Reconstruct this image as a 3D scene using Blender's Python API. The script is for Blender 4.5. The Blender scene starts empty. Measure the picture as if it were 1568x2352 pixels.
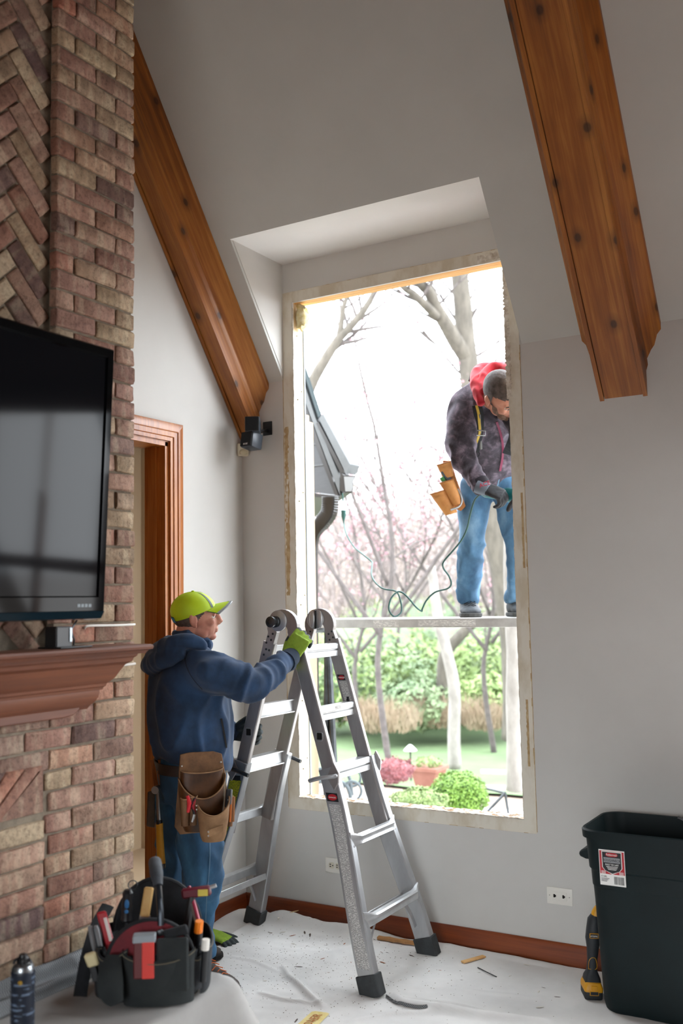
import bpy, bmesh, math, random
from mathutils import Vector, Matrix, noise, Euler

random.seed(7)
SC = bpy.context.scene
COL = SC.collection
PI = math.pi

# ------------------------------------------------------------------ camera, world, lights, exposure
cam_data = bpy.data.cameras.new('camera')
cam_data.sensor_fit = 'VERTICAL'
cam_data.sensor_height = 36.0
cam_data.sensor_width = 24.0
cam_data.lens = 35.0
cam_data.clip_end = 300
cam_data.dof.use_dof = True
cam_data.dof.focus_distance = 4.45
cam_data.dof.aperture_fstop = 1.8
CAM = bpy.data.objects.new('camera', cam_data)
COL.objects.link(CAM)
_yaw, _pitch, _roll = math.radians(30.52), math.radians(5.28), math.radians(-1.088)
_f = Vector((-math.sin(_yaw) * math.cos(_pitch), math.cos(_yaw) * math.cos(_pitch), math.sin(_pitch)))
_r = _f.cross(Vector((0, 0, 1))).normalized()
_u = _r.cross(_f)
_r2 = _r * math.cos(_roll) + _u * math.sin(_roll)
_u2 = -_r * math.sin(_roll) + _u * math.cos(_roll)
_m = Matrix((_r2, _u2, -_f)).transposed().to_4x4()
_m.translation = Vector((3.219, -4.395, 1.6))
CAM.matrix_world = _m
SC.camera = CAM

world = bpy.data.worlds.new('overcast_sky')
SC.world = world
world.use_nodes = True
_bg = world.node_tree.nodes['Background']
_bg.inputs[0].default_value = (0.87, 0.935, 1.0, 1)
_bg.inputs[1].default_value = 6.8

def area_light(name, loc, aim, sx, sy, power, col=(1, 1, 1)):
    l = bpy.data.lights.new(name, 'AREA')
    l.shape = 'RECTANGLE'; l.size = sx; l.size_y = sy; l.energy = power; l.color = col
    o = bpy.data.objects.new(name, l); COL.objects.link(o)
    o.location = loc
    o.rotation_euler = (Vector(aim) - Vector(loc)).to_track_quat('-Z', 'Y').to_euler()
    o['kind'] = 'helper'
    return o

# added fill lamps: one boosts window_2, one shines through an invented opening
area_light('fill_window_2', (3.41, .30, 1.75), (3.2, -1.0, .75), 1.15, 2.0, 46, (0.95, 0.975, 1.0))
area_light('fill_lamp_6', (5.10, .30, 1.75), (4.8, -1.0, .75), 1.15, 2.0, 46, (0.95, 0.975, 1.0))

area_light('fill_lamp_5', (3.2, -7.8, 1.75), (3.0, -5.0, .0), 2.2, 1.9, 36, (1.0, 0.99, 0.975))  # added fill lamp outside an invented opening in the back wall

SC.view_settings.view_transform = 'Standard'
SC.view_settings.look = 'None'
SC.view_settings.gamma = 1.0
SC.view_settings.use_curve_mapping = False
SC.view_settings.exposure = 0.85
SC.cycles.use_denoising = True
SC.cycles.max_bounces = 10
SC.cycles.diffuse_bounces = 5
SC.cycles.sample_clamp_indirect = 6.0

# ------------------------------------------------------------------ helpers
WM = {}

def V(*a): return Vector(a)

def lin(h):
    h = h.lstrip('#')
    out = []
    for i in (0, 2, 4):
        c = int(h[i:i + 2], 16) / 255
        out.append(c / 12.92 if c <= .04045 else ((c + .055) / 1.055) ** 2.4)
    return (*out, 1)

def tag(o, label=None, cat=None, group=None, kind=None):
    if label: o['label'] = label
    if cat: o['category'] = cat
    if group: o['group'] = group
    if kind: o['kind'] = kind
    return o

def thing(name, label, cat, loc=(0, 0, 0), rotz=0, group=None):
    o = bpy.data.objects.new(name, None)
    o.empty_display_size = .05
    COL.objects.link(o)
    o.location = loc; o.rotation_euler = (0, 0, rotz)
    WM[o] = Matrix.Translation(Vector(loc)) @ Matrix.Rotation(rotz, 4, 'Z')
    return tag(o, label, cat, group)

def struct(name, loc=(0, 0, 0)):
    o = bpy.data.objects.new(name, None)
    o.empty_display_size = .05
    COL.objects.link(o); o.location = loc
    WM[o] = Matrix.Translation(Vector(loc))
    o['kind'] = 'structure'
    return o

def finish(me, name, mat, parent, smooth, angle=35):
    if isinstance(mat, (list, tuple)):
        for m in mat: me.materials.append(m)
    elif mat: me.materials.append(mat)
    if smooth:
        me.polygons.foreach_set('use_smooth', [True] * len(me.polygons))
        if smooth != 'all': me.set_sharp_from_angle(angle=math.radians(angle))
    o = bpy.data.objects.new(name, me)
    COL.objects.link(o)
    if parent:
        o.parent = parent
        WM[o] = WM[parent]
    else:
        WM[o] = Matrix.Identity(4)
    return o

class MB:
    """collects shapes in world (or xf-local) coordinates; build() links them as one mesh object"""
    def __init__(s, xf=None):
        s.v = []; s.f = []; s.mi = []; s.xf = xf; s.cur = 0
    def add(s, vs, fs):
        n = len(s.v)
        s.v += [Vector(p) for p in vs]
        s.f += [tuple(i + n for i in f) for f in fs]
        s.mi += [s.cur] * len(fs)
        return s
    def box(s, lo, hi):
        x0, y0, z0 = lo; x1, y1, z1 = hi
        return s.add([(x0, y0, z0), (x1, y0, z0), (x1, y1, z0), (x0, y1, z0), (x0, y0, z1), (x1, y0, z1), (x1, y1, z1), (x0, y1, z1)],
                     [(0, 3, 2, 1), (4, 5, 6, 7), (0, 1, 5, 4), (1, 2, 6, 5), (2, 3, 7, 6), (3, 0, 4, 7)])
    def obox(s, c, sz, m=None):
        hx, hy, hz = sz[0] / 2, sz[1] / 2, sz[2] / 2
        vs = [Vector((sx * hx, sy * hy, sz_ * hz)) for sz_ in (-1, 1) for sx, sy in ((-1, -1), (1, -1), (1, 1), (-1, 1))]
        if m is not None: vs = [m @ v for v in vs]
        c = Vector(c)
        return s.add([v + c for v in vs], [(0, 3, 2, 1), (4, 5, 6, 7), (0, 1, 5, 4), (1, 2, 6, 5), (2, 3, 7, 6), (3, 0, 4, 7)])
    def prism(s, poly, vec):
        vec = Vector(vec); n = len(poly)
        a = [Vector(p) for p in poly]
        return s.add(a + [p + vec for p in a], [tuple(range(n))[::-1], tuple(range(n, 2 * n))] + [(i, (i + 1) % n, n + (i + 1) % n, n + i) for i in range(n)])
    def loft(s, rings, cap=True, closed=True):
        n = len(rings[0]); vs = []; fs = []
        for r in rings: vs += list(r)
        for j in range(len(rings) - 1):
            for i in range(n if closed else n - 1):
                a = j * n + i; b = j * n + (i + 1) % n
                fs.append((a, b, b + n, a + n))
        if cap and closed:
            fs.append(tuple(range(n))[::-1]); fs.append(tuple(range((len(rings) - 1) * n, len(rings) * n)))
        return s.add(vs, fs)
    def tube(s, pts, r, seg=8, cap=True, sy=1.0, up=None, sup=None):
        pts = [Vector(p) for p in pts]; n = len(pts)
        rs = r if isinstance(r, (list, tuple)) else [r] * n
        rings = []; ref = Vector(up) if up is not None else None
        for i, p in enumerate(pts):
            t = (pts[min(i + 1, n - 1)] - pts[max(i - 1, 0)])
            if t.length < 1e-9: t = Vector((0, 0, 1))
            t.normalize()
            if ref is None: ref = Vector((0, 0, 1)) if abs(t.z) < .9 else Vector((1, 0, 0))
            a = ref - t * ref.dot(t)
            if a.length < 1e-6: a = t.orthogonal()
            a.normalize(); b = t.cross(a)
            if up is None: ref = a
            ra = rs[i]; r1, r2 = ra if isinstance(ra, (list, tuple)) else (ra, ra * sy)
            ring = []
            for k in range(seg):
                an = 2 * PI * k / seg
                c, sn = math.cos(an), math.sin(an)
                if sup:
                    c = math.copysign(abs(c) ** sup, c); sn = math.copysign(abs(sn) ** sup, sn)
                ring.append(p + a * (r1 * c) + b * (r2 * sn))
            rings.append(ring)
        return s.loft(rings, cap)
    def lathe(s, prof, c=(0, 0, 0), axis=(0, 0, 1), seg=20, cap=True):
        ax = Vector(axis).normalized(); a = ax.orthogonal().normalized(); b = ax.cross(a); c = Vector(c)
        return s.loft([[c + ax * z + (a * math.cos(2 * PI * k / seg) + b * math.sin(2 * PI * k / seg)) * max(r, 1e-5) for k in range(seg)] for r, z in prof], cap)
    def sphere(s, c, r, seg=12, rings=8, m=None):
        c = Vector(c); rr = r if isinstance(r, (tuple, list)) else (r, r, r)
        R = []
        for j in range(rings + 1):
            th = PI * j / rings
            ring = []
            for k in range(seg):
                ph = 2 * PI * k / seg
                q = Vector((rr[0] * max(math.sin(th), 1e-3) * math.cos(ph), rr[1] * max(math.sin(th), 1e-3) * math.sin(ph), -rr[2] * math.cos(th)))
                if m is not None: q = m @ q
                ring.append(c + q)
            R.append(ring)
        return s.loft(R, True)
    def grid(s, fn, nu, nv):
        vs = [fn(i / nu, j / nv) for j in range(nv + 1) for i in range(nu + 1)]
        fs = [(j * (nu + 1) + i, j * (nu + 1) + i + 1, (j + 1) * (nu + 1) + i + 1, (j + 1) * (nu + 1) + i) for j in range(nv) for i in range(nu)]
        return s.add(vs, fs)
    def build(s, name, mat=None, parent=None, smooth=False, bevel=0, bseg=1, angle=35, recalc=True, weld=False, local=False):
        vs = s.v
        if s.xf is not None: vs = [s.xf @ v for v in vs]
        if parent is not None and not local:
            inv = WM[parent].inverted(); vs = [inv @ v for v in vs]
        me = bpy.data.meshes.new(name)
        me.from_pydata([tuple(v) for v in vs], [], s.f)
        if any(s.mi): me.polygons.foreach_set('material_index', s.mi)
        if recalc or bevel or weld:
            bm = bmesh.new(); bm.from_mesh(me)
            if weld: bmesh.ops.remove_doubles(bm, verts=bm.verts, dist=1e-4)
            if recalc: bmesh.ops.recalc_face_normals(bm, faces=bm.faces)
            if bevel:
                es = [e for e in bm.edges if len(e.link_faces) == 2 and e.calc_face_angle(0) > math.radians(30)]
                bmesh.ops.bevel(bm, geom=es, offset=bevel, segments=bseg, profile=.5, affect='EDGES', clamp_overlap=True)
            bm.to_mesh(me); bm.free()
        me.update()
        return finish(me, name, mat, parent, smooth, angle)

def place(o, parent, mw):
    """put an object (shared mesh) with world matrix mw under parent"""
    COL.objects.link(o)
    if parent:
        o.parent = parent; o.matrix_local = WM[parent].inverted() @ mw
    else:
        o.matrix_world = mw
    WM[o] = mw
    return o

def catmull(pts, n=6):
    P = [Vector(p) for p in pts]; out = []
    for i in range(len(P) - 1):
        p0 = P[max(i - 1, 0)]; p1 = P[i]; p2 = P[i + 1]; p3 = P[min(i + 2, len(P) - 1)]
        for k in range(n):
            t = k / n
            out.append(.5 * ((2 * p1) + (p2 - p0) * t + (2 * p0 - 5 * p1 + 4 * p2 - p3) * t * t + (3 * p1 - p0 - 3 * p2 + p3) * t ** 3))
    out.append(P[-1])
    return out

# ---- materials
def nt(name):
    m = bpy.data.materials.new(name); m.use_nodes = True
    t = m.node_tree; b = t.nodes['Principled BSDF']
    return m, t, b

def N(t, typ, **kw):
    n = t.nodes.new(typ)
    for k, v in kw.items():
        if k.startswith('i_'):
            key = k[2:]
            key = int(key) if key.isdigit() else key
            n.inputs[key].default_value = v
        else: setattr(n, k, v)
    return n

def ramp(t, stops, interp='LINEAR'):
    n = t.nodes.new('ShaderNodeValToRGB'); n.color_ramp.interpolation = interp
    e = n.color_ramp.elements
    while len(e) < len(stops): e.new(.5)
    for el, (p, c) in zip(e, stops): el.position = p; el.color = c
    return n

def coords(t, scale=(1, 1, 1), rand=False, kind='Object', rot=0):
    tc = t.nodes.new('ShaderNodeTexCoord'); mp = t.nodes.new('ShaderNodeMapping')
    mp.inputs['Scale'].default_value = scale
    src = tc.outputs[kind]
    if rot:
        m0 = t.nodes.new('ShaderNodeMapping'); m0.inputs['Rotation'].default_value = (rot, 0, 0)
        t.links.new(src, m0.inputs[0]); src = m0.outputs[0]
    t.links.new(src, mp.inputs[0])
    if rand:
        oi = t.nodes.new('ShaderNodeObjectInfo'); ml = N(t, 'ShaderNodeVectorMath', operation='SCALE')
        cx = N(t, 'ShaderNodeCombineXYZ', i_0=37.0, i_1=91.0, i_2=53.0)
        t.links.new(cx.outputs[0], ml.inputs[0]); t.links.new(oi.outputs['Random'], ml.inputs['Scale'])
        t.links.new(ml.outputs[0], mp.inputs['Location'])
    return mp.outputs[0]

def bump_to(t, b, src, strength=.3, dist=.002):
    bp = N(t, 'ShaderNodeBump', i_Strength=strength, i_Distance=dist)
    t.links.new(src, bp.inputs['Height']); t.links.new(bp.outputs[0], b.inputs['Normal'])

def mat(name, c1, c2=None, rough=.6, metal=0, scale=6, stretch=(1, 1, 1), lo=.35, hi=.65, bump=0, bscale=None, bdist=.002, spec=None, rand=False, detail=5, sheen=0, trans=0, coat=0):
    m, t, b = nt(name)
    b.inputs['Roughness'].default_value = rough; b.inputs['Metallic'].default_value = metal
    if spec is not None: b.inputs['Specular IOR Level'].default_value = spec
    if sheen: b.inputs['Sheen Weight'].default_value = sheen
    if coat: b.inputs['Coat Weight'].default_value = coat
    if trans: b.inputs['Transmission Weight'].default_value = trans
    c1 = lin(c1) if isinstance(c1, str) else c1
    b.inputs['Base Color'].default_value = c1
    if c2 or bump:
        co = coords(t, stretch, rand)
    if c2:
        c2 = lin(c2) if isinstance(c2, str) else c2
        nz = N(t, 'ShaderNodeTexNoise', i_Scale=scale, i_Detail=detail, i_Roughness=.6)
        t.links.new(co, nz.inputs['Vector'])
        rp = ramp(t, [(lo, c1), (hi, c2)])
        t.links.new(nz.outputs[0], rp.inputs[0]); t.links.new(rp.outputs[0], b.inputs['Base Color'])
    if bump:
        nb = N(t, 'ShaderNodeTexNoise', i_Scale=bscale or scale * 6, i_Detail=4)
        t.links.new(co, nb.inputs['Vector']); bump_to(t, b, nb.outputs[0], bump, bdist)
    return m

def wood_mat(name, dark, mid, light, axis='y', rough=.45, scale=1.0, knots=True, coat=.15, rot=0):
    """stained softwood: grain stretched along one axis, cloudy stain and a few dark knots"""
    m, t, b = nt(name)
    b.inputs['Roughness'].default_value = rough; b.inputs['Coat Weight'].default_value = coat; b.inputs['Coat Roughness'].default_value = .35
    st = {'x': (.035, 1, 1), 'y': (1, .035, 1), 'z': (1, 1, .035)}[axis]
    g = N(t, 'ShaderNodeTexNoise', i_Scale=55 * scale, i_Detail=5, i_Roughness=.65, i_Distortion=.6)
    t.links.new(coords(t, st, rot=rot), g.inputs['Vector'])
    cl = N(t, 'ShaderNodeTexNoise', i_Scale=4 * scale, i_Detail=4, i_Roughness=.6)
    st2 = {'x': (.22, 1, 1), 'y': (1, .22, 1), 'z': (1, 1, .22)}[axis]
    t.links.new(coords(t, st2, rot=rot), cl.inputs['Vector'])
    r1 = ramp(t, [(.3, lin(dark)), (.5, lin(mid)), (.72, lin(light))])
    mx = N(t, 'ShaderNodeMath', operation='MULTIPLY_ADD', i_1=.45); mx.inputs[2].default_value = 0
    t.links.new(g.outputs[0], mx.inputs[0])
    m2 = N(t, 'ShaderNodeMath', operation='MULTIPLY_ADD', i_1=.6)
    t.links.new(cl.outputs[0], m2.inputs[0]); t.links.new(mx.outputs[0], m2.inputs[2])
    t.links.new(m2.outputs[0], r1.inputs[0])
    col = r1.outputs[0]
    if knots:
        vo = N(t, 'ShaderNodeTexVoronoi', voronoi_dimensions='2D', i_Scale=5.0 * scale, i_Randomness=.9)
        sx = N(t, 'ShaderNodeSeparateXYZ'); t.links.new(coords(t, rot=rot), sx.inputs[0])
        ad = N(t, 'ShaderNodeMath', operation='ADD'); t.links.new(sx.outputs[0], ad.inputs[0]); t.links.new(sx.outputs[1], ad.inputs[1])
        dz = N(t, 'ShaderNodeMath', operation='MULTIPLY', i_1=.72); t.links.new(sx.outputs[2], dz.inputs[0])
        cb = N(t, 'ShaderNodeCombineXYZ'); t.links.new(ad.outputs[0], cb.inputs[0]); t.links.new(dz.outputs[0], cb.inputs[1])
        t.links.new(cb.outputs[0], vo.inputs['Vector'])
        kr = ramp(t, [(.045, (1, 1, 1, 1)), (.075, (.45, .45, .45, 1)), (.19, (0, 0, 0, 1))])
        t.links.new(vo.outputs['Distance'], kr.inputs[0])
        mk = N(t, 'ShaderNodeMix', data_type='RGBA'); mk.inputs['B'].default_value = lin('#1d0d06')
        ks = N(t, 'ShaderNodeMath', operation='MULTIPLY', i_1=.8)
        t.links.new(kr.outputs[0], ks.inputs[0]); t.links.new(ks.outputs[0], mk.inputs['Factor'])
        t.links.new(col, mk.inputs['A']); col = mk.outputs['Result']
    t.links.new(col, b.inputs['Base Color'])
    bump_to(t, b, g.outputs[0], .15, .001)
    return m

def brick_mat(name='brick_clay'):
    m, t, b = nt(name)
    b.inputs['Roughness'].default_value = .88
    oi = t.nodes.new('ShaderNodeObjectInfo')
    base = ramp(t, [(0, lin('#8f6755')), (.1, lin('#b58f80')), (.2, lin('#a08a70')), (.32, lin('#bfae8c')), (.42, lin('#986a57')), (.52, lin('#b3937e')), (.62, lin('#7f594d')), (.72, lin('#c2b394')), (.8, lin('#b0654e')), (.87, lin('#97806f')), (.93, lin('#4d3f42')), (1, lin('#a98c78'))])
    t.links.new(oi.outputs['Random'], base.inputs[0])
    # flashing bands along the brick and mottling
    n1 = N(t, 'ShaderNodeTexNoise', i_Scale=22, i_Detail=3); t.links.new(coords(t, (.1, 1, .25), True), n1.inputs['Vector'])
    r1 = ramp(t, [(.38, lin('#75564d')), (.5, lin('#9d7a6c')), (.6, lin('#c4b199'))])
    t.links.new(n1.outputs[0], r1.inputs[0])
    mx = N(t, 'ShaderNodeMix', data_type='RGBA', i_Factor=.36)
    t.links.new(base.outputs[0], mx.inputs['A']); t.links.new(r1.outputs[0], mx.inputs['B'])
    n2 = N(t, 'ShaderNodeTexNoise', i_Scale=55, i_Detail=6, i_Roughness=.7); t.links.new(coords(t, (1, 1, 1), True), n2.inputs['Vector'])
    r2 = ramp(t, [(.3, (.45, .42, .4, 1)), (.5, (1, 1, 1, 1)), (.75, (1.25, 1.2, 1.15, 1))])
    t.links.new(n2.outputs[0], r2.inputs[0])
    ml = N(t, 'ShaderNodeMix', data_type='RGBA', blend_type='MULTIPLY', i_Factor=.9)
    t.links.new(mx.outputs['Result'], ml.inputs['A']); t.links.new(r2.outputs[0], ml.inputs['B'])
    # pits
    vo = N(t, 'ShaderNodeTexVoronoi', i_Scale=120); t.links.new(coords(t, (1, 1, 1), True), vo.inputs['Vector'])
    pr = ramp(t, [(.12, (.25, .2, .18, 1)), (.22, (1, 1, 1, 1))]); t.links.new(vo.outputs['Distance'], pr.inputs[0])
    m3 = N(t, 'ShaderNodeMix', data_type='RGBA', blend_type='MULTIPLY', i_Factor=.55)
    t.links.new(ml.outputs['Result'], m3.inputs['A']); t.links.new(pr.outputs[0], m3.inputs['B'])
    t.links.new(m3.outputs['Result'], b.inputs['Base Color'])
    bump_to(t, b, n2.outputs[0], 1.0, .006)
    return m

MAT = {}
MAT['wall'] = mat('wall_paint_greige', '#cfcdc8', '#cbc9c4', rough=.75, scale=3, bump=.08, bscale=260, bdist=.0006)
MAT['ceil'] = mat('ceiling_paint', '#c5c6c1', '#c1c2bd', rough=.8, scale=3, bump=.08, bscale=260, bdist=.0006)
MAT['soffit'] = mat('soffit_paint', '#e0deda', '#dcdad6', rough=.8, scale=3)
MAT['tanwall'] = mat('hall_paint_tan', '#b5a085', '#b09b80', rough=.8, scale=2)
MAT['floor'] = wood_mat('oak_floor', '#4b2a14', '#6d4022', '#8a5630', 'y', knots=False)
MAT['beam'] = wood_mat('beam_stained_pine', '#45230b', '#96581d', '#c5873c', 'z', scale=.9, rot=math.radians(-35.9))
MAT['trimwood'] = wood_mat('stained_trim', '#6b350e', '#ad6425', '#d08c46', 'z', scale=1.2, knots=False, rough=.35)
MAT['basewood'] = wood_mat('stained_baseboard', '#4a1c08', '#71300f', '#8e4519', 'x', scale=1.2, knots=False, rough=.35)
MAT['basewood_y'] = wood_mat('stained_baseboard_long', '#4a1c08', '#71300f', '#8e4519', 'y', scale=1.2, knots=False, rough=.35)
MAT['mantel'] = wood_mat('mantel_cherry', '#45200f', '#67361c', '#81492a', 'y', scale=1.1, knots=False, rough=.5, coat=0)
MAT['brick'] = brick_mat()
MAT['mortar'] = mat('mortar', '#8d8271', '#776c5e', rough=.95, scale=30, bump=.6, bscale=160)
MAT['pine'] = wood_mat('raw_pine_stud', '#d9b98a', '#ecd3a8', '#f3e2c0', 'z', scale=1.3, knots=False, rough=.7, coat=0)
MAT['pine_x'] = wood_mat('raw_pine_header', '#b9824a', '#dba868', '#ecc78e', 'x', scale=1.3, knots=False, rough=.7, coat=0)
MAT['raw'] = mat('bare_drywall_strip', '#cfc4ae', '#e0dacb', rough=.9, scale=7, lo=.4, hi=.55, stretch=(1, 1, .5))
MAT['plaster'] = mat('torn_gypsum', '#e8e2d6', '#b9ab97', rough=.95, scale=40, bump=.5)
MAT['tornpaint'] = mat('torn_paper_brown', '#a98a5e', '#c9b28a', rough=.9, scale=25)
MAT['bounce_cut'] = wood_mat('bounce_cut_brown', '#2c1a10', '#4a2d1a', '#5f3d26', 'z', knots=False)  # dark finish added on unseen surfaces to soak up bounced light
MAT['white'] = mat('white_plastic', '#e6e3da', rough=.35)
MAT['black'] = mat('black_plastic', '#121417', rough=.4)
MAT['blackgloss'] = mat('gloss_black', '#08090b', rough=.08)
MAT['dark'] = mat('dark_gap', '#0a0806', rough=.9)
# ------------------------------------------------------------------ room shell
ZB = 2.803; SL = 1.38; ZS = 3.445; DY = -.465
OX0, OX1, OZ0, OZ1 = .343, 1.56, .61, 3.225          # opening in the drywall
W2 = (2.80, 4.02, .61, 2.68); FILL6 = (4.50, 5.70, .61, 2.68)                         # next window of the same wall, then an invented unseen opening for fill

b = MB()
b.box((-.3, -8, -.12), (6.3, .2, -.002))
b.build('floor', MAT['floor'], struct('floor_base') if False else None).__setitem__('kind', 'structure')

def wall_with_holes(mb, y0, y1, x0, x1, z0, z1, holes):
    xs = sorted({x0, x1, *[h[0] for h in holes], *[h[1] for h in holes]})
    zs = sorted({z0, z1, *[h[2] for h in holes], *[h[3] for h in holes]})
    for i in range(len(xs) - 1):
        for j in range(len(zs) - 1):
            cx = (xs[i] + xs[i + 1]) / 2; cz = (zs[j] + zs[j + 1]) / 2
            if any(h[0] < cx < h[1] and h[2] < cz < h[3] for h in holes): continue
            mb.box((xs[i], y0, zs[j]), (xs[i + 1], y1, zs[j + 1]))
b = MB()
wall_with_holes(b, 0, .0127, -.3, 6.3, -.1, 3.7, [(OX0, OX1, OZ0, OZ1), W2, FILL6])
wall_with_holes(b, .0128, .125, -.3, 6.3, -.1, 3.7, [(OX0 - .038, OX1 + .038, OZ0 - .038, OZ1 + .038), W2, FILL6])
tag(b.build('wall_front', MAT['wall'], weld=False), kind='structure')

# left wall (x = 0) with the cased doorway, then the hall behind it
DR = (-1.55, -.62, 0, 2.415)       # doorway y0,y1,z0,z1
b = MB()
b.box((-.13, -8, -.1), (0, DR[0], 5.2)); b.box((-.13, DR[1], -.1), (0, 0, 5.2)); b.box((-.13, DR[0], DR[3]), (0, DR[1], 5.2))
tag(b.build('wall_left', MAT['wall']), kind='structure')
b = MB()
b.box((-1.55, -3.2, -.1), (-1.45, .9, 2.75)); b.box((-1.5, .8, -.1), (-.1, .9, 2.75)); b.box((-1.5, -3.2, -.1), (-.1, -3.1, 2.75)); b.box((-1.55, -3.2, 2.7), (-.13, .9, 2.8))
b.box((-1.5, -3.2, -.12), (-.13, .9, -.003))
tag(b.build('wall_hall', MAT['tanwall']), kind='structure')

# unseen right and back walls, finished dark to cut bounced light
b = MB(); b.box((6.0, -8, -.1), (6.15, .1, 5.2))
tag(b.build('wall_right', MAT['bounce_cut']), kind='structure')
b = MB(); wall_with_holes(b, -7.65, -7.5, -.3, 6.3, -.1, 5.2, [(2.0, 4.4, .3, 2.4)])  # hole is an invented opening that lets fill light in
tag(b.build('wall_back', MAT['bounce_cut']), kind='structure')

# sloped ceiling with the dormer recess, flat ceiling beyond
nrm = V(0, SL, 1).normalized() * .12
def slope(y): return ZB - SL * y
YT = -1.62; ZT = slope(YT)
b = MB()
def slab(x0, x1, y0, y1): b.prism([(x0, y0, slope(y0)), (x1, y0, slope(y0)), (x1, y1, slope(y1)), (x0, y1, slope(y1))], nrm)
slab(-.3, .28, 0, YT); slab(1.63, 6.3, 0, YT); slab(.28, 1.63, DY, YT)
ceil = tag(b.build('ceiling', MAT['ceil']), kind='structure')
tag(MB().box((-.3, -8, ZT), (6.3, YT + .01, ZT + .12)).build('ceiling_flat', MAT['bounce_cut']), kind='structure')  # unseen; dark finish added to lower the light up here
b = MB()
b.box((.2, DY, ZS), (1.71, .0, ZS + .08))
b.build('dormer_soffit', MAT['soffit'], ceil)
for x in (.183, 1.626):
    b = MB()
    b.prism([(x, .0, ZB + .03), (x, .0, ZS), (x, DY + .02, ZS)], (.1, 0, 0))
    b.build('dormer_cheek', MAT['wall'], ceil)

# baseboards (profiled) -------------------------------------------------
def base_prof(n): return [(0, 0), (.016, 0), (.016, .066), (.013, .072), (.013, .083), (.006, .095), (0, .095)]
b = MB(); b.prism([(.0, -d, z) for d, z in base_prof(0)], (6.0, 0, 0)); tag(b.build('baseboard_front', MAT['basewood'], smooth=True), kind='structure')
b = MB(); b.prism([(d, -.53, z) for d, z in base_prof(0)], (0, .514, 0)); tag(b.build('baseboard_left', MAT['basewood_y'], smooth=True), kind='structure')

# doorway: casing with stepped profile, jamb lining ---------------------
door = struct('door_1', (0, -.6, 0))
cw = .092
def casing(prof_pts, name, verts): pass
steps = [(0, .014), (.018, .014), (.022, .019), (.045, .019), (.05, .0235), (.078, .0235), (.092, .017)]   # (distance from opening, thickness)
for side in ('left', 'head', 'right'):
    b = MB()
    poly = [(0, 0)] + steps + [(cw, 0)]
    def P(d, th, side=side, end=0):
        y0, y1, z1 = DR[0] - .006, DR[1] + .006, DR[3] + .006
        if side == 'right': return (th, y1 + d, -.0 if end == 0 else z1 + d)
        if side == 'left': return (th, y0 - d, -.0 if end == 0 else z1 + d)
        return (th, y0 - d if end == 0 else y1 + d, z1 + d)
    b.loft([[V(*P(d, th, end=0)) for d, th in poly], [V(*P(d, th, end=1)) for d, th in poly]])
    b.build('casing_' + {'left': 'side', 'right': 'side', 'head': 'head'}[side], MAT['trimwood'], door, smooth=True)
b = MB(); b.box((-.132, DR[1] - .02, 0), (.001, DR[1] + .004, DR[3])); b.build('jamb', MAT['trimwood'], door)
b = MB(); b.box((-.132, DR[0] - .004, 0), (.001, DR[0] + .02, DR[3])); b.build('jamb', MAT['trimwood'], door)
b = MB(); b.box((-.132, DR[0], DR[3] - .02), (.001, DR[1], DR[3] + .004)); b.build('head_jamb', MAT['trimwood'], door)
b = MB(); b.box((-.085, DR[1] - .032, 0), (-.05, DR[1] - .02, DR[3] - .02)); b.build('door_stop', MAT['trimwood'], door)

# the torn-out window opening: framing, bare drywall strips, ragged gypsum ------------
win = struct('window_1', (OX0, 0, OZ0))
for (x0, x1, z0, z1, wv) in ((.281, OX0, .553, 3.283, 0), (OX1, 1.6185, .553, 3.283, 0), (OX0, OX1, OZ1, 3.283, 1), (OX0, OX1, .553, OZ0, 1)):
    b = MB(); n = 26
    def fn(u, v, x0=x0, x1=x1, z0=z0, z1=z1): return V(x0 + (x1 - x0) * u, -.0035 + .0012 * noise.noise(V(x0 + u * 9, z0 + v * 9, 3)), z0 + (z1 - z0) * v)
    b.grid(fn, n if wv else 4, 4 if wv else 60)
    b.build('bare_drywall_strip', MAT['raw'], win, smooth=True)
def ragged(name, m, p0, p1, w0, w1, seedv, thick=.004, nrmv=(0, -1, 0), side=(1, 0, 0), n=60, freq=30):
    """an irregular torn strip along p0-p1"""
    b = MB(); p0 = V(*p0); p1 = V(*p1); s = V(*side); nn = V(*nrmv)
    A = []; B = []
    for i in range(n + 1):
        u = i / n; p = p0.lerp(p1, u)
        a = noise.noise(V(u * freq, seedv, 0)); c = noise.noise(V(u * freq * 2.3, seedv + 9, 4))
        A.append(p + s * (w0 + w0 * .8 * a)); B.append(p + s * (w1 + w1 * .9 * c) * -1)
    for i in range(n):
        q = [A[i], A[i + 1], B[i + 1], B[i]]
        t = thick * (.6 + .8 * abs(noise.noise(V(i * .7, seedv, 2))))
        b.add(q + [v + nn * t for v in q], [(0, 1, 2, 3), (7, 6, 5, 4), (0, 4, 5, 1), (2, 6, 7, 3), (1, 5, 6, 2), (3, 7, 4, 0)])
    return b.build(name, m, win)
ragged('torn_edge', MAT['tornpaint'], (.281, 0, .56), (.281, 0, 3.28), .001, .003, 1, .0045)
ragged('torn_edge', MAT['tornpaint'], (1.6185, 0, .56), (1.6185, 0, 2.80), .002, .003, 2, .0045)
ragged('torn_edge', MAT['tornpaint'], (.3, 0, 3.283), (1.6, 0, 3.283), .001, .0015, 3, .004, side=(0, 0, 1))
ragged('torn_edge', MAT['tornpaint'], (.3, 0, .554), (1.6, 0, .554), .001, .0015, 4, .004, side=(0, 0, 1))
ragged('ragged_gypsum', MAT['plaster'], (OX1, .004, 2.55), (OX1, .004, 3.2), .012, .012, 5, .012, n=90, freq=40)
ragged('ragged_gypsum', MAT['plaster'], (OX1, .004, .62), (OX1, .004, 2.55), .004, .004, 6, .006, n=90, freq=40)
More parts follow.
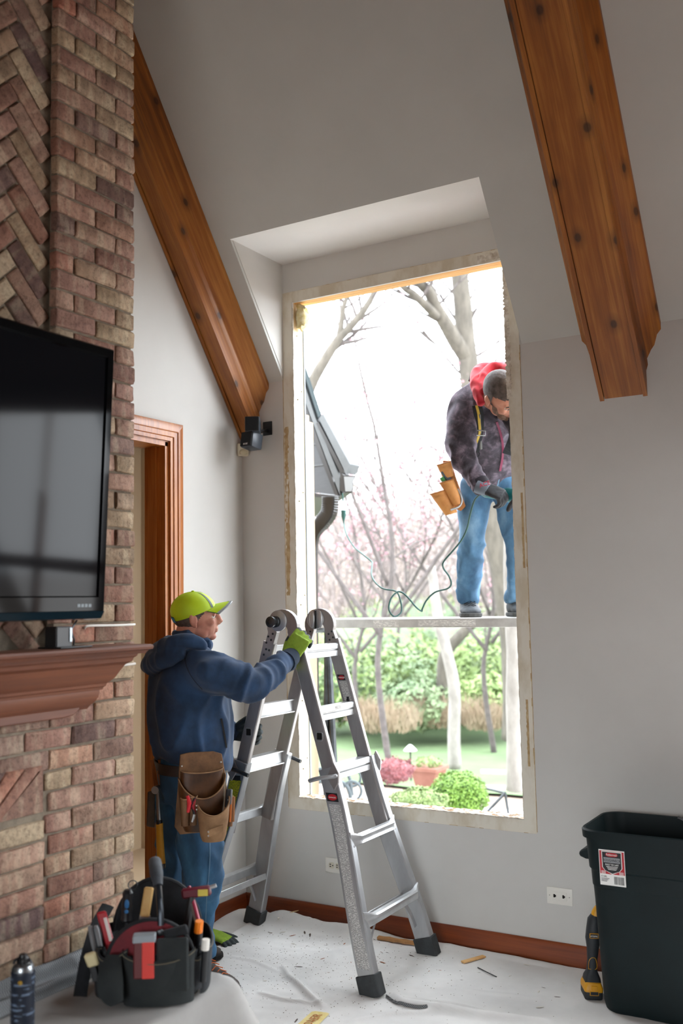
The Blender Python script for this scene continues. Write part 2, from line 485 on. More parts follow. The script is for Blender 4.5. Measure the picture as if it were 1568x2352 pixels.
ragged('ragged_gypsum', MAT['plaster'], (OX0, .004, .62), (OX0, .004, 3.2), .004, .005, 7, .006, n=90, freq=40)
ragged('ragged_gypsum', MAT['plaster'], (OX0, .004, OZ0), (OX1, .004, OZ0), .005, .005, 8, .006, side=(0, 0, 1), n=120, freq=50)
ragged('torn_patch', MAT['tornpaint'], (1.594, -.003, .85), (1.594, -.003, 1.15), .005, .006, 12, .002, n=30)
ragged('torn_patch', MAT['tornpaint'], (1.603, -.003, 1.75), (1.603, -.003, 2.1), .006, .004, 13, .002, n=30)
ragged('torn_patch', MAT['tornpaint'], (.300, -.003, 1.65), (.300, -.003, 2.55), .010, .014, 14, .0012, n=70, freq=22)
ragged('torn_patch', MAT['plaster'], (1.42, -.003, 3.245), (1.55, -.003, 3.25), .02, .015, 15, .004, side=(0, 0, 1), n=20)
# studs, header, sill boards lining the rough opening
def board(name, lo, hi, m): return MB().box(lo, hi).build(name, m, win, bevel=.002)
board('stud', (OX0 - .038, .013, OZ0), (OX0, .102, OZ1), MAT['pine'])
board('stud', (OX1, .013, OZ0), (OX1 + .038, .102, OZ1), MAT['pine'])
board('header', (OX0 - .036, .013, OZ1), (OX1 + .036, .052, OZ1 + .037), MAT['pine_x'])
board('header', (OX0 - .036, .056, OZ1 + .002), (OX1 + .036, .102, OZ1 + .037), MAT['pine_x'])
b = MB()
def silf(u, v): return V(OX0 - .02 + (OX1 - OX0 + .04) * u, .013 + .1 * v, OZ0 - .001 + .006 * noise.noise(V(u * 40, v * 5, 1)) + .004 * noise.noise(V(u * 130, v * 14, 7)))
b.grid(silf, 150, 10); b.build('sill_board', mat('rotten_sill', '#8c6f52', '#e6ddcf', rough=.95, scale=26, lo=.42, hi=.58), win, smooth=True)
MB().box((OX0 - .03, .02, OZ0 - .038), (OX1 + .03, .112, OZ0 - .008)).build('sill_plate', MAT['pine_x'], win)
board('sheathing_edge', (OX0 - .05, .103, OZ0 - .05), (OX0 + .004, .118, OZ1), mat('grey_vinyl', '#8d959a', rough=.5))
board('sheathing_edge', (OX1 - .004, .103, OZ0 - .05), (OX1 + .05, .118, OZ1), bpy.data.materials['grey_vinyl'])
# wad of fibreglass in the top corner
b = MB(); b.sphere((OX0 + .03, .05, OZ1 - .075), (.038, .035, .07), 16, 12)
b.v = [v + V(*[.022 * noise.noise(v * 45 + V(k * 9, 0, 0)) for k in range(3)]) for v in b.v]
b.build('insulation_wad', mat('fibreglass_yellow', '#d9c987', '#efe7c4', rough=1, scale=40, bump=.5), win, smooth='all')
# nails left in the studs
b = MB()
for z in (.75, 1.1, 1.6, 2.15, 2.7, 3.05): b.tube([(OX0 - .001, .04, z), (OX0 + .004, .04, z)], .003, 6); b.tube([(OX0 - .001, .08, z + .05), (OX0 + .003, .08, z + .05)], .003, 6)
tag(b.build('nail_heads', MAT['dark'], win), kind='stuff')

# window_2 (right of the frame, mirrored in the television): frame with glazing bars
def sash(name, corners_fn, n_v, n_h, w=.07):
    """corners_fn(u,v)->point on the opening, with local depth; builds frame and bars"""
    s_ = struct(name, corners_fn(0, 0, 0))
    def bar(nm, u0, v0, u1, v1):
        q = [corners_fn(u0, v0, 0), corners_fn(u1, v0, 0), corners_fn(u1, v1, 0), corners_fn(u0, v1, 0)]
        d = V(*corners_fn(0, 0, .05)) - V(*corners_fn(0, 0, 0))
        MB().prism(q, d).build(nm, MAT['trimwood'], s_)
    wu = w; wv = w * .6
    bar('frame', 0, 0, wu, 1); bar('frame', 1 - wu, 0, 1, 1); bar('frame', wu, 0, 1 - wu, wv); bar('frame', wu, 1 - wv, 1 - wu, 1)
    for i in range(1, n_v): bar('glazing_bar', i / n_v - .012, wv, i / n_v + .012, 1 - wv)
    for i in range(1, n_h): bar('glazing_bar', wu, i / n_h - .02, 1 - wu, i / n_h + .02)
    return s_
sash('window_2', lambda u, v, d: (W2[0] + (W2[1] - W2[0]) * u, .03 + d, W2[2] + (W2[3] - W2[2]) * v), 2, 2)
sash('fill_opening_6', lambda u, v, d: (FILL6[0] + (FILL6[1] - FILL6[0]) * u, .03 + d, FILL6[2] + (FILL6[3] - FILL6[2]) * v), 2, 2)  # frame of the invented opening, put in for more side light

sash('fill_opening_5', lambda u, v, d: (2.0 + 2.4 * u, -7.55 - d, .3 + 2.1 * v), 3, 2)  # frame of the invented back opening, put in for low fill

# ------------------------------------------------------------------ timber beams under the slope
def ceiling_beam(label, x0, x1, core0, core1, zb, mould_left, mould_right):
    sdir = V(0, -1, SL)
    L = 1.62
    root = thing('ceiling_beam', label, 'beam', ((x0 + x1) / 2, 0, zb)); root['kind'] = 'thing'
    e = .0
    def ext(name, prof, m=MAT['beam']):
        b = MB(); b.loft([[V(x, .0, z) - sdir * 0 for x, z in prof], [V(x, 0, z) + sdir * L for x, z in prof]])
        return b.build(name, m, root, smooth=True)
    # hollow core: two side boards and a slightly recessed soffit board with dark gaps
    t = .019
    ext('side_board', [(core0, zb), (core0 + t, zb), (core0 + t, ZB + .03), (core0, ZB + .03)])
    ext('side_board', [(core1 - t, zb), (core1, zb), (core1, ZB + .03), (core1 - t, ZB + .03)])
    ext('bottom_board', [(core0 + t + .003, zb + .009), (core1 - t - .002, zb + .009), (core1 - t - .002, zb + .03), (core0 + t + .003, zb + .03)])
    ext('core', [(core0 + t, zb + .02), (core1 - t, zb + .02), (core1 - t, ZB + .03), (core0 + t, ZB + .03)], MAT['dark'])
    # crown moulding profile measured on the cut end
    prof = [(0, .113), (.008, .139), (.006, .167), (.016, .185), (.025, .203), (.040, .222), (.053, .267), (.071, .288), (.073, .36), (0, .36)]
    if mould_right: ext('crown_moulding', [(core1 + d, zb + z) for d, z in prof])
    if mould_left: ext('crown_moulding', [(core0 - d, zb + z) for d, z in prof][::-1])
    return root
ceiling_beam('large knotty stained beam with crown moulding on the sloped ceiling beside the dormer', 1.914, 2.27, 1.987, 2.197, 2.484, True, True)
ceiling_beam('stained wooden beam running down the sloped ceiling along the left wall', 0, .186, .003, .113, 2.484, False, True)
# ------------------------------------------------------------------ brick fireplace
FX = .70; FY = -1.63; CP = .0677; BL = .1945; BH = .0588; JT = .0092; ML = BL + JT
fire = thing('fireplace', 'tall brick fireplace with herringbone panel above the wooden mantel', 'fireplace', (.35, -2.75, 0))
FYE = -3.87
b = MB()
b.box((0.001, FYE + .01, 0), (FX - .009, FY - .008, 1.45))                 # core up to the mantel (mortar face)
b.box((0.001, FYE + .01, 1.45), (FX - .042, FY - .008, ZT - .012))
b.box((FX - .042, -2.010, 1.45), (FX - .009, FY - .008, ZT - .012))
b.box((FX - .042, FYE + .01, 1.45), (FX - .009, -3.48, ZT - .012))
b.build('mortar_core', MAT['mortar'], fire)
MB().box((0.01, FYE, 0), (1.165, FY - .10, .395)).build('hearth_slab', MAT['mortar'], fire)

def brick_mesh(name, L, H, D, seed):
    """rough chamfered brick; x = outward depth, y = length, z = height; centred, face at x=0"""
    rnd = random.Random(seed)
    b = MB(); c = .0035
    vs = []
    def ring(x, ins):
        R = []
        hy = L / 2 - ins; hz = H / 2 - ins; k = .0035
        for (y, z) in ((-hy + k, -hz), (0, -hz), (hy - k, -hz), (hy, -hz + k), (hy, hz - k), (hy - k, hz), (0, hz), (-hy + k, hz), (-hy, hz - k), (-hy, -hz + k)):
            j = .0026
            R.append(V(x + rnd.uniform(-.001, .001), y + rnd.uniform(-j, j), z + rnd.uniform(-j, j)))
        return R
    R0 = ring(-D, 0); R1 = ring(-c, 0); R2 = ring(0.001, c)
    b.loft([R0, R1, R2])
    me_o = b.build(name, MAT['brick'], None, smooth=True, angle=55, local=True)
    me = me_o.data; bpy.data.objects.remove(me_o)
    return me
SETS = {}
def brick_set(L, H=BH, D=.03):
    key = (round(L, 3), round(H, 3))
    if key not in SETS: SETS[key] = [brick_mesh('brick', L, H, D, hash(key) % 1000 + k) for k in range(5)]
    return SETS[key]
BR = random.Random(11)
def put_brick(L, y, z, x=FX, rot=0, H=BH, parent=None):
    o = bpy.data.objects.new('brick', BR.choice(brick_set(L, H)))
    flip = Matrix.Rotation(PI, 4, 'X') if BR.random() < .5 else Matrix.Identity(4)
    place(o, parent or fire, Matrix.Translation((x + BR.uniform(-.003, .004), y, z)) @ Matrix.Rotation(rot + BR.uniform(-.008, .008), 4, 'X') @ flip)
    return o

Z0 = .432                                                    # centre of the lowest visible course
rows = int((ZT - Z0) / CP)
ARCH_Y = -2.046
for r in range(rows):
    z = Z0 + r * CP
    if z > 4.15: break
    if 1.26 < z < 1.44: lim = -2.25
    elif z > 1.44: lim = -2.02
    elif z < 1.10: lim = ARCH_Y
    else: lim = -2.42
    y = FY; first = True
    while y > lim + .03:
        L = BL if not (first and r % 2) else BL / 2 - JT / 2
        if y - L < lim: L = y - lim
        if L > .035: put_brick(round(L, 3), y - L / 2, z)
        y -= L + JT; first = False
# the jamb pier of the firebox and the flat arch over it (slightly proud)
for r in range(8):
    z = Z0 + r * CP
    put_brick(.215, ARCH_Y - .0095 - .108, z - .012, FX + .006)
# flat arch: tapered bricks leaning away from the opening
ac = -2.75; zb_, zt_ = .945, 1.098
yb0, yt0 = -2.245, -2.062
nv = 9
mb_seed = 5
def wedge(y0b, y1b, y0t, y1t, zb2, zt2, zmid0=None):
    g = .0045
    poly = [(y0b - g, zb2), (y0t - g, zt2), (y1t + g, zt2), (y1b + g, zb2)]
    b = MB(); fr = []; bk = []
    for (y, z) in poly: bk.append(V(FX - .03, y, z)); fr.append(V(FX + .005, y, z))
    cen = sum(fr, V(0, 0, 0)) / 4
    fr2 = [p + (cen - p).normalized() * .007 + V(.005, 0, 0) for p in fr]
    b.loft([bk, fr, fr2]); return b.build('brick', MAT['brick'], fire, smooth=True, angle=55)
for k in range(nv):
    u0 = k / nv; u1 = (k + 1) / nv
    lerp = lambda a, c, u: a + (c - a) * u
    wedge(lerp(yb0, ac, u0), lerp(yb0, ac, u1), lerp(yt0 - .0, ac, u0), lerp(yt0, ac, u1), zb_, zt_)
# the cut bricks beside the skewback
for (p) in (((-2.065, 1.094), (-2.075, 1.075), (-2.235, .95), (-2.058, .95), (-2.058, 1.09)),):
    b = MB()
    bk = [V(FX - .03, y - .002, z) for y, z in p]; fr = [V(FX + .002, y - .002, z) for y, z in p]
    b.loft([bk, fr]); b.build('brick', MAT['brick'], fire)
# herringbone panel in the shallow recess
n3 = 3
c45 = math.cos(PI / 4)
cnt = 0
hb = MB()
for i in range(-30, 40):
    for j in range(-30, 60):
        k = (i - j) % (2 * n3)
        if k == 0: cx, cz, rot = i + n3 / 2, j + .5, 0
        elif k == 2 * n3 - 1: cx, cz, rot = i + .5, j + n3 / 2, PI / 2
        else: continue
        px, pz = cx * CP, cz * CP
        y = -2.30 + (px - pz) * c45; z = 2.6 + (px + pz) * c45
        if -3.44 < y <= -2.46 and 1.5 < z < 4.6:
            hb.obox((FX - .046, y, z), (.03, BL, BH), Matrix.Rotation(rot + PI / 4, 3, 'X')); continue
        if not (-2.46 < y < -2.075 and 1.46 < z < 3.95): continue
        if y > -2.10: Lc = BL
        ro = rot + PI / 4
        # crop bricks that would run under the pier
        half = BL / 2 * c45
        if y + half > -2.005:
            ov = (y + half + 2.005) / c45
            Lc = BL - ov
            if Lc < .05: continue
            s = ov / 2 * c45
            y -= s; z -= s * (1 if rot == 0 else -1)
            put_brick(round(Lc, 2), y, z, FX - .033, ro)
        else: put_brick(BL, y, z, FX - .033, ro)
        cnt += 1
tag(hb.build('herringbone_field', MAT['brick'], fire, bevel=.003), kind='stuff')
# triangular offcuts along the pier, and the brick field out of sight to the left, as one part each
b = MB()
rr = random.Random(3)
for r in range(rows):
    z = Z0 + r * CP
    if z > 4.2: break
    x = FX
    ys = -2.50 if z > 1.1 else None
    if ys is None:
        y = -3.27
    else: y = (ys if z < 1.46 else -3.49) - (r % 2) * ML / 2
    while y - BL > FYE:
        if not (z < 1.1 and y > -3.25):
            b.obox((x - .012, y - BL / 2, z), (.03, BL, BH))
        y -= ML
tag(b.build('brick_field', MAT['brick'], fire, bevel=.004), kind='stuff')
b = MB(); b.box((FX - .5, -3.26, .395), (FX + .003, -2.275, .945)); b.build('firebox_mouth', MAT['dark'], fire)
# end return bricks (facing the window) as one part
b = MB()
for r in range(rows):
    z = Z0 + r * CP; x = FX - .02 - (r % 2) * ML / 2
    if z > 4.4: break
    while x - BL > .02:
        b.obox((x - BL / 2 - .03, FY - .013, z), (BL, .03, BH)); x -= ML
tag(b.build('return_bricks', MAT['brick'], fire, bevel=.004), kind='stuff')

# mantel ------------------------------------------------------------------
man = thing('fireplace_mantel', 'reddish brown wooden mantel shelf with crown profile under the television', 'mantel', (FX, -2.75, 1.245))
def mantel_part(name, prof, m=MAT['mantel']):
    """prof: (projection, z) polyline from wall out; swept along the front with mitred returns on both ends"""
    b = MB(); rings = []
    ya, yb = -1.90, -3.60
    for end in (0, 1, 2, 3):
        R = []
        for d, z in prof:
            x = FX + .012 + d
            if end == 0: R.append(V(FX + .0, ya + d, z))
            elif end == 1: R.append(V(x, ya + d, z))
            elif end == 2: R.append(V(x, yb - d, z))
            else: R.append(V(FX + .0, yb - d, z))
        rings.append(R)
    b.loft(rings); return b.build(name, m, man, smooth=True, angle=25)
mantel_part('shelf', [(0, 1.444), (.150, 1.444), (.153, 1.449), (.158, 1.455), (.168, 1.458), (.170, 1.466), (.168, 1.472), (.162, 1.475), (0, 1.475)])
mantel_part('crown', [(0, 1.325), (.048, 1.325), (.05, 1.333), (.056, 1.337), (.058, 1.346), (.066, 1.352), (.078, 1.365), (.09, 1.388), (.102, 1.408), (.118, 1.418), (.122, 1.43), (.13, 1.436), (.132, 1.4435), (0, 1.4435)])
mantel_part('lower_moulding', [(0, 1.262), (.012, 1.262), (.02, 1.275), (.03, 1.284), (.038, 1.300), (.041, 1.318), (.041, 1.3245), (0, 1.3245)])
b = MB()
prof = [(FX + .001, -1.905, 1.3245), (FX + .001, -1.915, 1.28), (FX + .001, -1.93, 1.262), (FX + .001, -1.955, 1.247), (FX + .001, -2.0, 1.243), (FX + .001, -3.55, 1.243), (FX + .001, -3.58, 1.26), (FX + .001, -3.6, 1.3245)]
b.prism(prof, (.028, 0, 0)); b.build('frieze_board', MAT['mantel'], man, bevel=.003)
# ------------------------------------------------------------------ text and sticker helpers
FONT = None
def text(name, body, size, origin, xdir, ydir, m, parent, extrude=.0004, align='LEFT', width=1.0):
    cu = bpy.data.curves.new(name, 'FONT'); cu.body = body; cu.size = size; cu.extrude = extrude
    cu.align_x = align; cu.materials.append(m); cu.resolution_u = 3
    x = V(*xdir).normalized(); y = V(*ydir); y = (y - x * y.dot(x)).normalized(); z = x.cross(y)
    mw = Matrix((x * width, y, z)).transposed().to_4x4(); mw.translation = V(*origin)
    tmp = bpy.data.objects.new(name + '_curve', cu)
    me = bpy.data.meshes.new_from_object(tmp)
    me.name = name
    bpy.data.objects.remove(tmp)
    return place(bpy.data.objects.new(name, me), parent, mw)

def print_mat(name, paper, ink, lines, words=30, thr=.5, axis='z', cut=.55):
    """small print: rows of dark dashes on paper; rows run across, stepping along the given axis (object space)"""
    m, t, b = nt(name); b.inputs['Roughness'].default_value = .45
    co = coords(t)
    sp = N(t, 'ShaderNodeSeparateXYZ'); t.links.new(co, sp.inputs[0])
    ax = {'x': 0, 'y': 1, 'z': 2}[axis]
    ml = N(t, 'ShaderNodeMath', operation='MULTIPLY', i_1=float(lines)); t.links.new(sp.outputs[ax], ml.inputs[0])
    fr = N(t, 'ShaderNodeMath', operation='FRACT'); t.links.new(ml.outputs[0], fr.inputs[0])
    gt = N(t, 'ShaderNodeMath', operation='GREATER_THAN', i_1=cut); t.links.new(fr.outputs[0], gt.inputs[0])
    st = [words, words, words]; st[ax] = lines
    nz = N(t, 'ShaderNodeTexNoise', i_Scale=1.0, i_Detail=2); t.links.new(coords(t, tuple(st)), nz.inputs['Vector'])
    g2 = N(t, 'ShaderNodeMath', operation='GREATER_THAN', i_1=thr); t.links.new(nz.outputs[0], g2.inputs[0])
    mm = N(t, 'ShaderNodeMath', operation='MULTIPLY'); t.links.new(gt.outputs[0], mm.inputs[0]); t.links.new(g2.outputs[0], mm.inputs[1])
    mx = N(t, 'ShaderNodeMix', data_type='RGBA'); mx.inputs['A'].default_value = lin(paper); mx.inputs['B'].default_value = lin(ink)
    t.links.new(mm.outputs[0], mx.inputs['Factor']); t.links.new(mx.outputs['Result'], b.inputs['Base Color'])
    return m

MAT['alu'] = mat('worn_aluminium', '#b9bbbd', '#9c9d9f', rough=.45, metal=.7, scale=9, stretch=(1, 1, .25), lo=.3, hi=.7, bump=.05, bscale=90)
MAT['alu_dark'] = mat('smudged_aluminium', '#a9a5a3', '#8a8583', rough=.45, metal=.6, scale=7, stretch=(1, 1, .3))
MAT['alu_bright'] = mat('extruded_aluminium', '#c6c8c9', '#b0b2b3', rough=.35, metal=.6, scale=9)
MAT['steel'] = mat('dark_steel', '#4a4d50', '#363839', rough=.4, metal=.8, scale=12)
MAT['rubber'] = mat('grey_rubber', '#3c4042', '#2b2e2f', rough=.8, scale=14)
MAT['label_white'] = print_mat('instruction_label', '#cfcecb', '#5a5a5a', 300, 150, .45)
MAT['label_yellow'] = print_mat('yellow_warning_label', '#c9c21a', '#4a4a12', 260, 120, .5)
MAT['ink'] = mat('black_ink', '#16161a', rough=.5)
MAT['red'] = mat('red_print', '#b3202a', rough=.4)
MAT['paper'] = mat('white_print', '#e6e6e2', rough=.5)

# ------------------------------------------------------------------ folding ladder
lad = thing('folding_ladder', 'silver aluminium multi-position folding ladder standing in front of the torn-out window', 'ladder', (.655, -.43, 0))
def XR(z): return .722 + (1.45 - z) * .293
def XL(z): return .588 - (1.45 - z) * .291
def smooth01(t): t = max(0, min(1, t)); return t * t * (3 - 2 * t)
def YN(z): return -.597 - .10 * smooth01((.80 - z) / .8) ** 1.0
def YF(z): return -.258 + .092 * smooth01((.80 - z) / .8)
def rail_path(X, Y, z0, z1, n=14): return [V(X(z0 + (z1 - z0) * i / n), Y(z0 + (z1 - z0) * i / n), z0 + (z1 - z0) * i / n) for i in range(n + 1)]
def sweep_rect(path, w, t, off=0.0, side=None):
    """rectangular tube: w in the plane of travel (x-z), t across (y)"""
    R = []
    for i, p in enumerate(path):
        tg = (path[min(i + 1, len(path) - 1)] - path[max(i - 1, 0)]).normalized()
        yv = V(0, 1, 0); yv = (yv - tg * yv.dot(tg)).normalized(); wv = yv.cross(tg)
        c = .004
        R.append([p + wv * a + yv * bb for a, bb in ((-w / 2 + c, -t / 2), (w / 2 - c, -t / 2), (w / 2, -t / 2 + c), (w / 2, t / 2 - c), (w / 2 - c, t / 2), (-w / 2 + c, t / 2), (-w / 2, t / 2 - c), (-w / 2, -t / 2 + c))])
    return R
for X in (XL, XR):
    for Y, yi in ((YN, -.588), (YF, -.268)):
        b = MB(); b.loft(sweep_rect(rail_path(X, lambda z, yi=yi: yi, .56, 1.43, 4), .066, .028)); b.build('inner_rail', MAT['alu_dark'], lad, smooth=True)
        b = MB(); b.loft(sweep_rect(rail_path(X, Y, .06, .885, 18), .083, .042)); ro = b.build('outer_rail', MAT['alu'], lad, smooth=True)
        b = MB(); b.loft(sweep_rect(rail_path(X, Y, .0, .082, 4), .098, .058)); b.build('rubber_foot', MAT['rubber'], ro, bevel=.004)
# hinges
hx, hz = .655, 1.503
for yi, kn in ((-.588, True), (-.268, False)):
    outer = []
    for k in range(17):
        a = math.radians(200 - 220 * k / 16); outer.append((hx + .083 * math.cos(a), hz + .078 * math.sin(a)))
    inner = []
    for k in range(11):
        a = math.radians(-10 + 200 * k / 10); inner.append((hx + .030 * math.cos(a), hz - .022 + .030 * math.sin(a)))
    lz = 1.40
    poly = [(XL(lz) - .024, lz)] + outer + [(XR(lz) + .024, lz), (XR(lz) - .026, lz)] + inner + [(XL(lz) + .026, lz)]
    b = MB(); b.prism([(x, yi - .0145, z) for x, z in poly], (0, .029, 0))
    h = b.build('hinge', MAT['alu_dark'], lad, bevel=.0025)
    b = MB(); b.lathe([(.048, 0), (.048, .004), (.044, .006)], (hx - .018, yi - .0145, hz + .026), (0, -1, 0), 28); b.build('hinge_disc', MAT['alu'], h, smooth=True)
    if kn:
        b = MB(); b.lathe([(.026, 0), (.026, .012), (.021, .014), (.021, .034), (.025, .036), (.025, .046), (.012, .048), (.011, .044), (.004, .044)], (hx - .028, yi - .02, hz + .022), (0, -1, 0), 24)
        b.build('lock_knob', MAT['steel'], h, smooth=True)
    else:
        for s_ in (-1, 1):
            b = MB(); b.sphere((hx - .012 + s_ * .022, yi - .021, hz + .025), (.017, .004, .042), 14, 8); b.build('lock_plate', MAT['alu_bright'], h, smooth='all')
        b = MB(); b.box((hx - .016, yi - .03, hz - .02), (hx - .009, yi - .014, hz + .07)); b.build('lock_lever', MAT['steel'], h, bevel=.002)
    b = MB()
    for X, s_ in ((XL, 1), (XR, 1)):
        for (dz, dx) in ((.0, -.013), (.012, .010), (.028, -.010), (.04, .012), (-.03, -.006), (-.035, .012), (-.055, -.012)):
            z = 1.43 + dz
            b.lathe([(.0055, 0), (.0045, .0025), (.001, .003)], (X(z) + dx, yi - .0143, z), (0, -1, 0), 8)
    tag(b.build('hinge_rivets', MAT['steel'], h, smooth=True), kind='stuff')
# rungs of the inner sections: wide treads with a groove
def tread(X, z, y0, y1, outward, name='rung', m=None, sx=1.0, hgt=.062):
    s_ = outward
    pr = [(-.020, .5), (.016, .5), (.021, .42), (.021, .08), (.014, .04), (.014, -.02), (.021, -.06), (.021, -.46), (.014, -.5), (-.020, -.5), (-.020, -.42), (-.010, -.38), (-.010, .38), (-.020, .42)]
    b = MB(); b.prism([(X(z) + s_ * d * sx, y0, z + v * hgt) for d, v in pr], (0, y1 - y0, 0))
    return b.build(name, m or MAT['alu_bright'], lad, smooth=True, angle=20)
for X, s_ in ((XL, -1), (XR, 1)):
    tread(X, 1.385, -.586, -.27, s_); tread(X, 1.112, -.586, -.27, s_)
    tread(X, .862, -.60, -.256, s_, sx=1.35)
# outer rungs riveted to the flared rails
for X, s_ in ((XR, 1), (XL, -1)):
    for z in (.59, .285):
        y0, y1 = YN(z) - .016, YF(z) + .016
        R = []
        for i in range(17):
            u = i / 16; y = y0 + (y1 - y0) * u
            fl = smooth01(min(u, 1 - u) / .14)
            hh = .036 * (1 - fl) + .021 * fl + .0; dd = .005 * (1 - fl) + .018 * fl
            cx = X(z) + s_ * (.036 + .016 * fl)
            R.append([V(cx + s_ * a * dd, y, z + c * hh) for a, c in ((-1, -.8), (-.6, -1), (.6, -1), (1, -.7), (.7, -.2), (.7, .2), (1, .7), (.6, 1), (-.6, 1), (-1, .8))])
        b = MB(); b.loft(R); rg = b.build('flared_rung', MAT['alu_bright'], lad, smooth=True, angle=30)
        b = MB()
        for y in (y0 + .012, y1 - .012):
            for dz in (-.024, .024): b.lathe([(.005, 0), (.004, .003), (.001, .004)], (X(z + dz) + s_ * .041, y, z + dz), (s_, 0, 0), 8)
        tag(b.build('rung_rivets', MAT['alu'], rg), kind='stuff')
    # diagonal brace straps and the rear tie bar near the bottom
    z = .285
    for y, sg in ((YN(z), 1), (YF(z), -1)):
        b = MB(); p = [V(X(z - .03) + s_ * .02, y + sg * .10, z - .03), V(X(z - .08) + s_ * .01, y + sg * .05, z - .09), V(X(z - .13), y + sg * .018, z - .15)]
        b.tube(catmull(p, 4), (.010, .0025), 6, up=(1, 0, 0)) if False else b.tube(catmull(p, 4), [(.010, .003)] * len(catmull(p, 4)), 6)
        b.build('brace_strap', MAT['alu'], lad, smooth=True)
    b = MB(); b.box((X(.26) - s_ * .034 - .003, YN(.26) + .01, .245), (X(.26) - s_ * .034 + .003, YF(.26) - .01, .275)); b.build('tie_bar', MAT['alu_bright'], lad, bevel=.001)
    # lock brackets with grip bars beside the third tread
    for y, sg in ((YN(.86), -1), (YF(.86), 1)):
        b = MB(); z = .86
        b.prism([(X(z) + s_ * .035, y - .006, z + .055), (X(z) + s_ * .060, y - .006, z + .012), (X(z) + s_ * .058, y - .006, z - .03), (X(z) + s_ * .038, y - .006, z - .065), (X(z) - s_ * .0, y - .006, z - .01)], (0, .012, 0))
        b.v = [v + V(0, sg * .022, 0) for v in b.v]
        lk = b.build('lock_bracket', MAT['alu_dark'], lad, bevel=.002)
        b = MB(); p = [V(X(z) + s_ * .045, y + sg * .02, z), V(X(z) + s_ * .045, y + sg * .04, z - .002), V(X(z) - s_ * .02, y + sg * .052, z - .012), V(X(z) - s_ * .075, y + sg * .05, z - .028)]
        b.tube(catmull(p, 4), .0095, 8); b.build('grip_bar', MAT['alu'] if s_ > 0 else MAT['steel'], lk, smooth=True)
# locking holes: pressed collar and square dark hole
for X, zs in ((XL, (1.285, 1.02)), (XR, (1.02,))):
    for z in zs:
        y = -.588 - .0142
        ring = MB(); R = []
        for (r, d, e) in ((.021, 0, 1), (.020, .003, 1), (.0165, .003, .8), (.0155, .0005, .7)):
            R.append([V(X(z) + r * math.copysign(abs(math.cos(a)) ** .7, math.cos(a)), y - d, z + 1.1 * r * math.copysign(abs(math.sin(a)) ** .7, math.sin(a))) for a in [2 * PI * k / 20 for k in range(20)]])
        ring.loft(R, False); col_ = ring.build('hole_collar', MAT['alu'], lad, smooth=True)
        MB().box((X(z) - .0125, y - .0012, z - .0145), (X(z) + .0125, y + .001, z + .0145)).build('lock_hole', MAT['dark'], col_, bevel=.004)
# stickers
def sticker(X, Y, z0, z1, w, m, name, off, n=12, face=-1, x0=0):
    b = MB(); pts = []
    for i in range(n + 1):
        z = z0 + (z1 - z0) * i / n
        pts.append((V(X(z) - w / 2 + x0, Y(z) + face * off, z), V(X(z) + w / 2 + x0, Y(z) + face * off, z)))
    vs = [p for ab in pts for p in ab]
    b.add(vs, [(2 * i, 2 * i + 1, 2 * i + 3, 2 * i + 2) for i in range(n)])
    return b.build(name, m, lad, recalc=False)
sticker(XR, YN, .735, .105, .058, MAT['label_white'], 'instruction_label', .0222)
def danger(X, y, z, w=.058, h=.036):
    b = MB(); b.add([(X(z) - w / 2, y, z - h / 2), (X(z) + w / 2, y, z - h / 2), (X(z) + w / 2 - .008, y, z + h / 2), (X(z) - w / 2 - .008, y, z + h / 2)], [(0, 1, 2, 3)])
    d = b.build('danger_label', MAT['ink'], lad, recalc=False)
    b = MB(); n = 24; b.add([(X(z) - .002 + .40 * w * math.cos(2 * PI * k / n), y - .0006, z + .38 * h * math.sin(2 * PI * k / n)) for k in range(n)], [tuple(range(n))])
    b.build('danger_oval', MAT['red'], d, recalc=False)
    text('danger_lettering', 'DANGER', .0088, (X(z) - .002, y - .001, z - .0035), (1, 0, 0), (0, 0, 1), MAT['paper'], d, align='CENTER')
danger(XR, YN(.765) - .0222, .765)
sticker(XL, YN, .80, .19, .064, MAT['label_yellow'], 'yellow_warning_label', .0222)
MB().box((XL(.81) - .024, YN(.81) - .0227, .80), (XL(.81) + .024, YN(.81) - .0220, .822)).build('yellow_label_header', MAT['ink'], lad)
danger(XR, -.268 - .0147, 1.253, .04, .026)
sticker(XR, lambda z: -.268, 1.236, 1.13, .040, MAT['label_white'], 'warning_label', .0145)
b = MB(); y = -.268 - .0152; z = 1.15; x = XR(z)
b.add([(x - .006, y, z + .014), (x + .006, y, z + .014), (x + .006, y, z), (x + .012, y, z), (x, y, z - .012), (x - .012, y, z), (x - .006, y, z)], [(0, 1, 2, 6), (3, 4, 5)])
b.build('arrow_print', MAT['ink'], lad, recalc=False)
b = MB(); b.add([(XR(1.112) + .0217, -.40, 1.122), (XR(1.112) + .0217, -.45, 1.122), (XR(1.112) + .0217, -.45, 1.136), (XR(1.112) + .0217, -.40, 1.136)], [(0, 1, 2, 3)])
b.build('rung_label', MAT['label_white'], lad, recalc=False)
